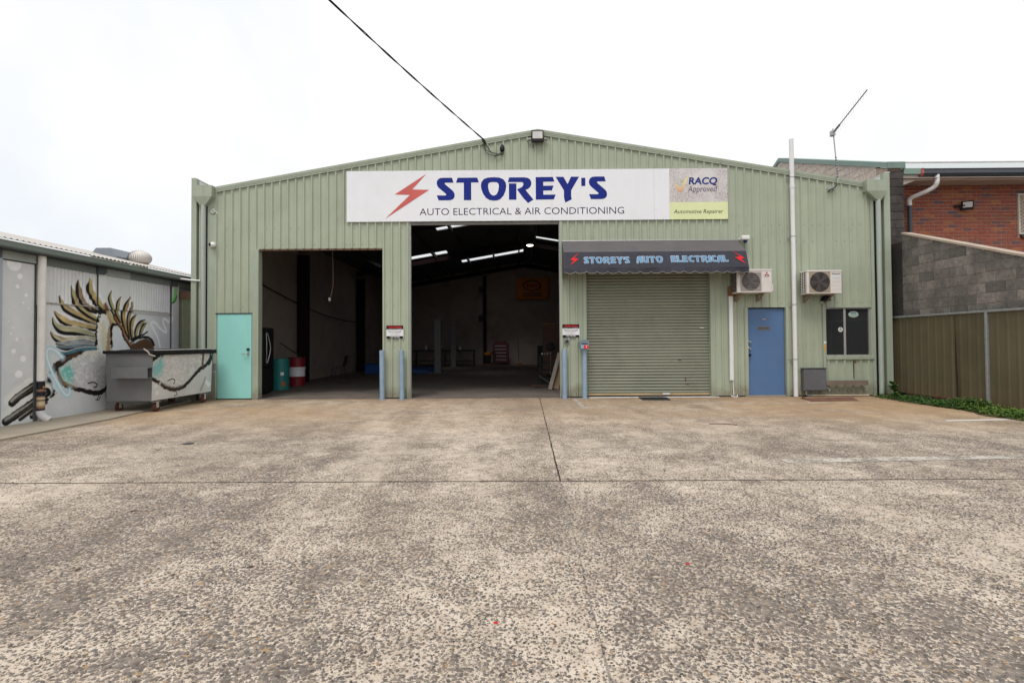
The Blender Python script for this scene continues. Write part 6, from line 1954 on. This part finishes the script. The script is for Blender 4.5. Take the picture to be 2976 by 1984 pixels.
# red scraps of plastic
for (x, y, lab) in ((-0.1, -9.62, 'tiny red plastic scrap on the concrete left of the long joint'), (1.0, -9.0, 'tiny red plastic scrap on the concrete right of the long joint')):
    tag(MB().prism([(x - .009, y - .003), (x + .011, y - .004), (x + .009, y + .004), (x - .01, y + .002)], lambda a, b, d: (a, b, d), .003, .008).build('plastic_scrap', m_redp), lab, 'scrap')

# ------------------------------------------------------------ proud stones of the aggregate close to the camera
def stones():
    r = np.random.RandomState(21)
    n = 62000
    dep = 1.5 + 4.6 * r.rand(n) ** 0.75
    y = -12 + dep
    x = (r.rand(n) * 2 - 1) * (dep * 1.06 + 0.3)
    g = r.rand(64, 64)
    def vn(f, o):
        a, b = x * f + 31 + o, y * f * 0.6 + 47 + o
        i, j = np.floor(a).astype(int), np.floor(b).astype(int)
        u, v = a - i, b - j
        u, v = u * u * (3 - 2 * u), v * v * (3 - 2 * v)
        G = lambda p, q: g[p % 64, q % 64]
        return (G(i, j) * (1 - u) + G(i + 1, j) * u) * (1 - v) + (G(i, j + 1) * (1 - u) + G(i + 1, j + 1) * u) * v
    dn = 0.5 * vn(0.8, 0) + 0.3 * vn(2.7, 9) + 0.2 * vn(8, 21)
    fade = np.clip((6.0 - dep) / 2.5, 0, 1)
    keep = r.rand(n) < np.clip((dn - 0.28) * 2.6, 0.08, 1) * fade
    keep &= np.abs(y + 7.2) > 0.03
    x, y = x[keep], y[keep]
    n = len(x)
    rad = 0.0042 + 0.0055 * r.rand(n) ** 1.6
    k = 7
    ang = (np.arange(k)[None, :] + r.rand(n, k) * 0.7) * 2 * np.pi / k + r.rand(n, 1) * 6.28
    rr = rad[:, None] * (0.7 + 0.55 * r.rand(n, k))
    asp = 0.65 + 0.35 * r.rand(n, 1); th = r.rand(n, 1) * 3.14
    px, py = rr * np.cos(ang), rr * np.sin(ang) * asp
    qx, qy = px * np.cos(th) - py * np.sin(th), px * np.sin(th) + py * np.cos(th)
    h = 0.0012 + 0.0028 * r.rand(n, 1)
    low = np.stack([x[:, None] + qx, y[:, None] + qy, np.zeros((n, k)) - 0.001], -1)
    tilt = (r.rand(n, 1) - .5) * 0.25
    top = np.stack([x[:, None] + qx * .72, y[:, None] + qy * .72, h + qx * tilt], -1)
    co = np.concatenate([low, top], 1).reshape(-1, 3).astype(np.float32)
    base = (np.arange(n) * 2 * k)[:, None]
    i = np.arange(k); j = (i + 1) % k
    quads = np.stack([base + i, base + j, base + k + j, base + k + i], -1).reshape(-1)
    tops = (base + k + np.arange(k)).reshape(-1)
    loops = np.concatenate([quads, tops]).astype(np.int32)
    nq = n * k
    starts = np.concatenate([np.arange(nq) * 4, nq * 4 + np.arange(n) * k]).astype(np.int32)
    me = bpy.data.meshes.new('exposed_stones')
    me.vertices.add(len(co)); me.vertices.foreach_set('co', co.ravel())
    me.loops.add(len(loops)); me.loops.foreach_set('vertex_index', loops)
    me.polygons.add(len(starts)); me.polygons.foreach_set('loop_start', starts)
    me.update(calc_edges=True)
    at = me.color_attributes.new('tone', 'FLOAT_COLOR', 'POINT')
    pal = np.array([(0.075, 0.064, 0.056), (0.105, 0.092, 0.083), (0.135, 0.118, 0.106), (0.17, 0.15, 0.135), (0.21, 0.19, 0.17), (0.13, 0.125, 0.125), (0.26, 0.205, 0.15), (0.34, 0.20, 0.09)])
    pick = r.choice(8, n, p=[.16, .2, .22, .17, .1, .1, .04, .01])
    c = np.ones((n, 2 * k, 4), np.float32)
    c[:, :, :3] = pal[pick][:, None, :] * (0.85 + 0.3 * r.rand(n, 1, 1))
    at.data.foreach_set('color', c.ravel())
    m, nt, b, pos = base_mat('exposed_stone')
    a = nt.nodes.new('ShaderNodeAttribute'); a.attribute_name = 'tone'
    kk = ramp(nt, noise(nt, pos, 240, 3), [(0.3, 0.8), (0.7, 1.25)])
    nt.links.new(mixc(nt, 1.0, a.outputs['Color'], kk, 'MULTIPLY'), b.inputs['Base Color'])
    b.inputs['Roughness'].default_value = 0.7
    b.inputs['Specular IOR Level'].default_value = 0.3
    me.materials.append(m)
    tag(link('exposed_stones', me, ground), kind='stuff')
stones()

# ------------------------------------------------------------ inside the workshop
def drum(x, y, r, h, bands, label, cat='barrel'):
    t = thing('oil_drum', (x, y, 0.01), label, cat)
    for (z0, z1, m) in bands:
        pr = []
        for k in range(9):
            z = z0 + (z1 - z0) * k / 8
            bulge = 0.012 if any(abs(z - h * q) < 0.025 for q in (0.33, 0.66)) else 0
            pr.append((r + bulge, z))
        MB().lathe((x, y, 0.01), pr, 28).build('drum_band', m, t, True)
    MB().lathe((x, y, 0.01), [(r + .008, h), (r + .008, h + .018), (r - .02, h + .018), (r - .02, h + .004), (.01, h + .004)], 28).build('rim', bands[-1][2], t)
    return t
m_tealdrum = mat('teal_drum_paint', (0.02, 0.20, 0.19), .45, var=.1)
m_reddrum = mat('red_drum_paint', (0.22, 0.01, 0.02), .45, var=.1)
d1 = drum(-6.78, 2.55, .25, .86, [(0, .86, m_tealdrum)], 'teal oil drum with orange label by the black fridge')
for (a, w_, m_) in ((-2.3, .10, m_whitep), (-0.9, .09, m_whitep), (-2.6, .16, mat('orange_drum_label', (.45, .12, .02), .5)), (-.75, .12, mat('orange_drum_label', (.45, .12, .02)))):
    z0 = .42 if m_ is m_whitep else .12
    mb = MB(); vs = []
    for k in range(5):
        aa = a + (k - 2) * w_ / .25 / 4
        vs += [(-6.78 + .254 * math.cos(aa), 2.55 + .254 * math.sin(aa), z0), (-6.78 + .254 * math.cos(aa), 2.55 + .254 * math.sin(aa), z0 + w_)]
    mb.add(vs, [(2 * k, 2 * k + 2, 2 * k + 3, 2 * k + 1) for k in range(4)]); mb.build('label', m_, d1)
d2 = drum(-6.88, 3.9, .25, .86, [(0, .29, m_reddrum), (.29, .58, m_whitep), (.58, .86, m_reddrum)], 'red and white banded oil drum behind the teal one')
fg = thing('fridge', (-6.75, 1.3, 0.01), 'tall black double door fridge with curved steel handles', 'fridge')
m_gb = mat('gloss_black', (.012, .012, .014), .5, spec=.2, var=.05)
MB().bevbox(-7.15, -6.52, .7, 1.5, .03, 1.74, .015).build('cabinet', m_gb, fg)
for (y0, y1) in ((.71, 1.095), (1.105, 1.49)):
    MB().bevbox(-6.518, -6.45, y0, y1, .72, 1.73, .02).build('door', m_gb, fg)
MB().bevbox(-6.518, -6.45, .71, 1.49, .06, .705, .02).build('drawer', m_gb, fg)
for s in (-1, 1):
    MB().tube(smooth_path([(-6.445, 1.10 + s * .03, .82), (-6.40, 1.10 + s * .10, 1.2), (-6.445, 1.10 + s * .03, 1.60)]), .013, 8).build('handle', m_steel, fg, True)
ck = thing('plastic_crate', (-6.1, 9.8, 0.01), 'blue plastic crate on the floor at the back of the first bay', 'crate')
m_crate = mat('blue_crate_plastic', (.012, .07, .3), .5)
for a_ in ((-6.4, -5.8, 9.5, 9.52), (-6.4, -5.8, 10.08, 10.1), (-6.4, -6.38, 9.521, 10.079), (-5.82, -5.8, 9.521, 10.079)):
    MB().box(a_[0], a_[1], a_[2], a_[3], .02, .42).build('side', m_crate, ck)
MB().box(-6.4, -5.8, 9.5, 10.1, .01, .02).build('base', m_crate, ck)
MB().bevbox(-6.42, -5.78, 9.48, 10.12, .42, .45, .008).build('lid', m_crate, ck)
pc = thing('power_cord', (-5.08, 2.0, 3.6), 'white socket hanging on a cord from the roof in the first bay', 'cord')
MB().tube(smooth_path([(-5.08, 2, 5.2), (-5.07, 2, 3.9), (-5.05, 2, 3.0), (-5.12, 2, 2.6)]), .010, 6).build('cord', mat('cord_orange_white', (.35, .22, .16), .6), pc)
MB().bevbox(-5.175, -5.115, 1.97, 2.03, 2.49, 2.59, .01).build('socket', m_white, pc)
pb = tag(MB().tube([(-6.95, 2.9, 1.35), (-6.55, 3.6, .86)], .018, 6).build('steel_bar', m_dark), 'dark steel bar leaning across the two oil drums', 'bar')
# plastic chair
ch = thing('stacking_chair', (-6.75, 7.3, 0.01), 'dark red plastic chair with thin legs against the left wall', 'chair')
m_ch = mat('maroon_plastic', (.05, .012, .014), .5)
mb = MB(); vs = []
prof = [(.22, .45), (.1, .43), (-.1, .425), (-.2, .45), (-.25, .6), (-.3, .85)]
for (a, z) in prof:
    vs += [(-6.75 - a, 7.1, z), (-6.75 - a, 7.5, z)]
mb.add(vs, [(2 * i, 2 * i + 1, 2 * i + 3, 2 * i + 2) for i in range(len(prof) - 1)])
so = mb.build('shell', m_ch, ch, True, fix=False)
for (a, b) in ((.18, .16), (.18, -.16), (-.2, .16), (-.2, -.16)):
    MB().tube([(-6.75 - a * .8, 7.3 + b, .43), (-6.75 - a * 1.25, 7.3 + b * 1.15, .01)], .011, 6).build('leg', m_dark, ch)
# two-post hoist
ho = thing('car_hoist', (-3.38, 12, 0.01), 'grey two post car hoist standing behind the tall bay', 'hoist')
m_hoist = mat('grey_hoist_paint', (.17, .17, .175), .5, var=.1)
for y in (10.0, 15.6):
    c = MB(); c.box(-3.52, -3.25, y - .01, y + .01, .02, 2.35); c.box(-3.52, -3.50, y + .01, y + .22, .02, 2.35); c.box(-3.27, -3.25, y + .01, y + .22, .02, 2.35)
    c.build('post', m_hoist, ho)
    MB().box(-3.7, -3.1, y - .15, y + .35, .012, .03).build('base_plate', m_hoist, ho)
    MB().box(-3.5, -3.27, y + .03, y + .2, .3, .75).build('carriage', mat('hoist_blue', (.01, .06, .22), .5), ho)
m_tarp = mat('blue_ramp_paint', (.01, .07, .26), .5, var=.2)
rp = thing('ramp', (-4.6, 10.5, 0.01), 'low blue steel ramp with grey top lying left of the hoist', 'ramp')
MB().prism([(-6.2, .01), (-3.6, .01), (-3.9, .16), (-6.0, .2)], lambda a, b, d: (a, d, b), 9.9, 12.4).build('deck', m_tarp, rp)
MB().prism([(-6.4, .022), (-4.5, .022), (-4.3, .03), (-6.2, .03)], lambda a, b, d: (a, d, b), 9.0, 9.9).build('approach', mat('ramp_grey', (.15, .13, .12), .7), rp)
wb = thing('workbench', (-4.5, 16.5, 0.01), 'long dark workbench in the rear left corner', 'bench')
MB().bevbox(-7.2, -2.2, 16.0, 16.8, .86, .92, .01).build('top', m_dark, wb)
MB().box(-7.1, -2.3, 16.1, 16.75, .3, .34).build('shelf', m_dark, wb)
for x in (-7.1, -5.5, -3.9, -2.3):
    MB().box(x - .04, x + .04, 16.05, 16.13, .01, .86).build('leg', m_dark, wb)
for (x, h_, lab) in ((-5.0, .30, 'white spray bottle on the dark workbench'), (-3.1, .22, 'small white bottle near the end of the dark workbench')):
    t = thing('bottle', (x, 16.3, .925), lab, 'bottle')
    MB().lathe((x, 16.3, .925), [(.06, 0), (.065, .02), (.06, h_ * .6), (.025, h_ * .75), (.022, h_)], 14).build('body', m_whitep, t, True)
    MB().lathe((x, 16.3, .925 + h_), [(.03, 0), (.03, .04)], 12).build('cap', m_redp, t)
gr_ = thing('bench_grinder', (-4.2, 16.3, .925), 'small grey bench grinder with two wheels on the workbench', 'grinder')
MB().tube([(-4.4, 16.3, 1.08), (-4.0, 16.3, 1.08)], .07, 14).build('motor', m_galv, gr_, True)
for x in (-4.46, -3.94):
    MB().tube([(x - .02, 16.3, 1.08), (x + .02, 16.3, 1.08)], .1, 18).build('wheel', m_steel, gr_)
MB().box(-4.3, -4.1, 16.24, 16.36, .925, 1.03).build('foot', m_dark, gr_)
tb = thing('tool_cabinet', (-.95, 17.9, 0.01), 'dark red tool cabinet against the rear wall', 'cabinet')
m_tool = mat('tool_red', (.10, .012, .012), .4)
MB().bevbox(-1.35, -.4, 17.6, 18.2, .12, 1.25, .015).build('body', m_tool, tb)
for i in range(5):
    MB().bevbox(-1.32, -.43, 17.575, 17.598, .18 + i * .2, .36 + i * .2, .006).build('drawer', m_tool, tb)
    MB().box(-1.2, -.55, 17.56, 17.574, .32 + i * .2, .335 + i * .2).build('handle', m_steel, tb)
MB().prism([(-1.3, 1.25), (-.45, 1.25), (-.55, 1.4), (-1.2, 1.4)], lambda a, b, d: (a, d, b), 17.75, 18.1).build('top_chest', m_tool, tb)
for x in (-1.25, -.5):
    MB().lathe((x, 17.75, .065), [(.055, -.02), (.055, .02)], 12, 0).build('castor', m_black, tb)
vc = thing('drum_vacuum', (-1.6, 17.0, 0.01), 'black and yellow drum vacuum beside the red tool cabinet', 'vacuum')
m_yel = mat('tool_yellow', (.5, .2, .01), .5)
MB().lathe((-1.6, 17, .07), [(.2, 0), (.22, .05)], 20).build('base', m_yel, vc)
MB().lathe((-1.6, 17, .12), [(.19, 0), (.2, .5)], 20).build('drum', m_dark, vc, True)
MB().lathe((-1.6, 17, .62), [(.21, 0), (.2, .1), (.1, .16)], 20).build('head', m_yel, vc, True)
MB().tube(smooth_path([(-1.45, 16.9, .7), (-1.2, 16.8, .8), (-1.15, 16.8, .4), (-1.4, 16.7, .06)]), .025, 8).build('hose', m_black, vc)
br = thing('broom', (.15, 18.3, 0.01), 'broom with orange head leaning on the rear wall', 'broom')
MB().tube([(.2, 18.1, .1), (.12, 18.6, 1.55)], .014, 6).build('handle', m_dark, br)
MB().bevbox(.05, .38, 18.02, 18.12, .02, .1, .01).build('head', mat('broom_orange', (.3, .08, .02), .8), br)
cbn = thing('green_cabinet', (1.5, 14.5, 0.01), 'dark green parts cabinet in the rear right of the tall bay', 'cabinet')
MB().bevbox(1.15, 1.9, 14.2, 14.8, .01, 1.15, .01).build('body', mat('dark_green_steel', (.012, .03, .025), .5), cbn)
for i in range(4):
    MB().bevbox(1.18, 1.87, 14.175, 14.198, .06 + i * .27, .30 + i * .27, .005).build('drawer', mat('dark_green_steel', (.012, .03, .025)), cbn)
pn = thing('plywood_partition', (1.9, 9, 0.01), 'pinkish plywood partition standing inside the tall bay', 'partition')
MB().box(1.12, 3.2, 9.0, 9.03, .01, 2.05).build('board', mat('pink_ply', (.22, .12, .09), .8, var=.12), pn)
MB().box(1.08, 3.2, 8.97, 9.06, 2.05, 2.1).build('top_rail', m_wood, pn)
ft = thing('pedestal_fan', (1.35, 7.6, 0.01), 'grey pedestal fan in front of the plywood partition', 'fan')
MB().lathe((1.35, 7.6, .01), [(.2, 0), (.18, .03), (.03, .05)], 20).build('base', m_dark, ft)
MB().tube([(1.35, 7.6, .04), (1.35, 7.6, 1.1)], .015, 8).build('pole', m_galv, ft)
MB().lathe((1.35, 7.56, 1.15), [(.05, -.06), (.17, -.04), (.18, 0), (.17, .04)], 22, 1).build('cage', m_dark, ft)
# shelf rack with odds and ends, timber offcuts
sr = thing('shelf_rack', (1.15, 4.5, 0.01), 'dark steel shelf rack full of parts just inside the tall bay', 'shelf')
for x in (.78, 1.5):
    for y in (4.2, 4.8):
        MB().box(x - .02, x + .02, y - .02, y + .02, .01, .92).build('upright', m_dark, sr)
for z in (.15, .40, .62, .90):
    MB().box(.76, 1.52, 4.18, 4.82, z, z + .02).build('shelf', mat('shelf_blue_grey', (.03, .045, .055), .5), sr)
for i in range(4):
    x = .85 + i * .09
    t = thing('part_tin', (x, 4.3, .92), ['small white tin on the shelf rack edge', 'small pink tin on the shelf rack', 'tiny silver tin on the shelf rack', 'tilted silver can on the shelf rack'][i], 'tin')
    MB().lathe((x, 4.3, .921), [(.022, 0), (.022, .05 + .01 * i)], 10).build('can', [m_whitep, mat('pink_tin', (.5, .25, .22), .5), m_steel, m_galv][i], t, True)
    MB().lathe((x, 4.3, .971 + .01 * i), [(.023, 0), (.02, .006)], 10).build('lid', m_steel, t)
def plank(p, q, wd, th, m, label, nm='timber_plank'):
    p, q = Vector(p), Vector(q); d = (q - p).normalized()
    s = d.cross(Vector((0, 1, 0))).normalized() * wd / 2; n_ = d.cross(s).normalized() * th / 2
    c = [p + s + n_, p - s + n_, p - s - n_, p + s - n_]; e = [v + (q - p) for v in c]
    return tag(MB().add(c + e, [(0, 1, 2, 3), (7, 6, 5, 4), (0, 4, 5, 1), (1, 5, 6, 2), (2, 6, 7, 3), (3, 7, 4, 0)]).build(nm, m), label, 'timber')
plank((.93, 1.9, .03), (1.22, 2.1, 1.02), .10, .035, mat('grey_plank', (.32, .28, .23), .8, var=.15, vscale=8), 'grey weathered plank leaning against the bay jamb')
plank((1.10, 2.0, .03), (1.26, 2.2, .80), .16, .02, m_wood, 'tan ply offcut leaning behind the grey plank')
plank((.45, 2.9, .05), (1.2, 2.7, .06), .05, .03, mat('brown_offcut', (.12, .05, .03), .9), 'brown offcut lying on the floor by the rack')
plank((.55, 2.4, .03), (1.1, 2.35, .10), .04, .03, m_dark, 'dark offcut lying on the floor nearest the leaning plank')
plank((.72, 3.3, .30), (1.0, 2.7, .12), .02, .02, m_galv, 'thin pale rod propped on the floor offcuts', 'steel_rod')
# banner on the rear wall
bn_ = thing('wall_banner', (1.0, 18.7, 3.9), 'orange banner with dark oval emblem high on the rear wall', 'banner')
MB().box(.05, 1.98, 18.62, 18.63, 3.92, 5.22).build('cloth', mat('orange_banner', (.55, .17, .02), .8, var=.1), bn_)
MB().flat([ell(1.02, 4.75, .55, .34, 36), ell(1.02, 4.75, .47, .27, 36)], FRONT(18.612)).build('oval_emblem', mat('banner_navy', (.03, .03, .07), .7), bn_)
for i in range(4):
    MB().box(.70 + i * .17, .81 + i * .17, 18.608, 18.611, 4.64 + .03 * (i % 2), 4.86 - .02 * (i % 2)).build('emblem_stroke', mat('banner_red', (.3, .02, .02), .7), bn_)
for z in (4.25, 4.12):
    MB().box(.45, 1.6, 18.61, 18.615, z, z + .05).build('text_line', mat('banner_navy', (.03, .03, .07)), bn_)
# electrical boxes on the rear column
for z in (4.35, 2.6):
    t = tag(MB().bevbox(-2.2, -1.97, 18.3, 18.5, z, z + .35, .01).build('switch_box', m_dark), 'dark switch box on the rear column, %s' % ('upper of two' if z > 4 else 'lower of two'), 'box', 'switch boxes on the rear column')
# high bay lamp
hb_ = thing('high_bay_lamp', (.68, 11.0, 5.7), 'lit round high bay lamp hanging under the ridge', 'lamp')
MB().tube([(.68, 11, 5.9), (.68, 11, 6.1)], .01, 6).build('hook', m_dark, hb_)
MB().lathe((.68, 11, 5.74), [(.15, 0), (.15, .06), (.06, .14), (.05, .2)], 24).build('housing', m_dark, hb_, True)
me_ = bpy.data.materials.new('lamp_glow'); me_.use_nodes = True
ntl = me_.node_tree; ntl.nodes.clear()
eo = ntl.nodes.new('ShaderNodeOutputMaterial'); em = ntl.nodes.new('ShaderNodeEmission')
em.inputs[0].default_value = (1, .93, .72, 1); em.inputs[1].default_value = 7
ntl.links.new(em.outputs[0], eo.inputs[0])
MB().lathe((.68, 11, 5.70), [(.09, 0), (.145, .015), (.145, .038)], 24).build('diffuser', me_, hb_, True)
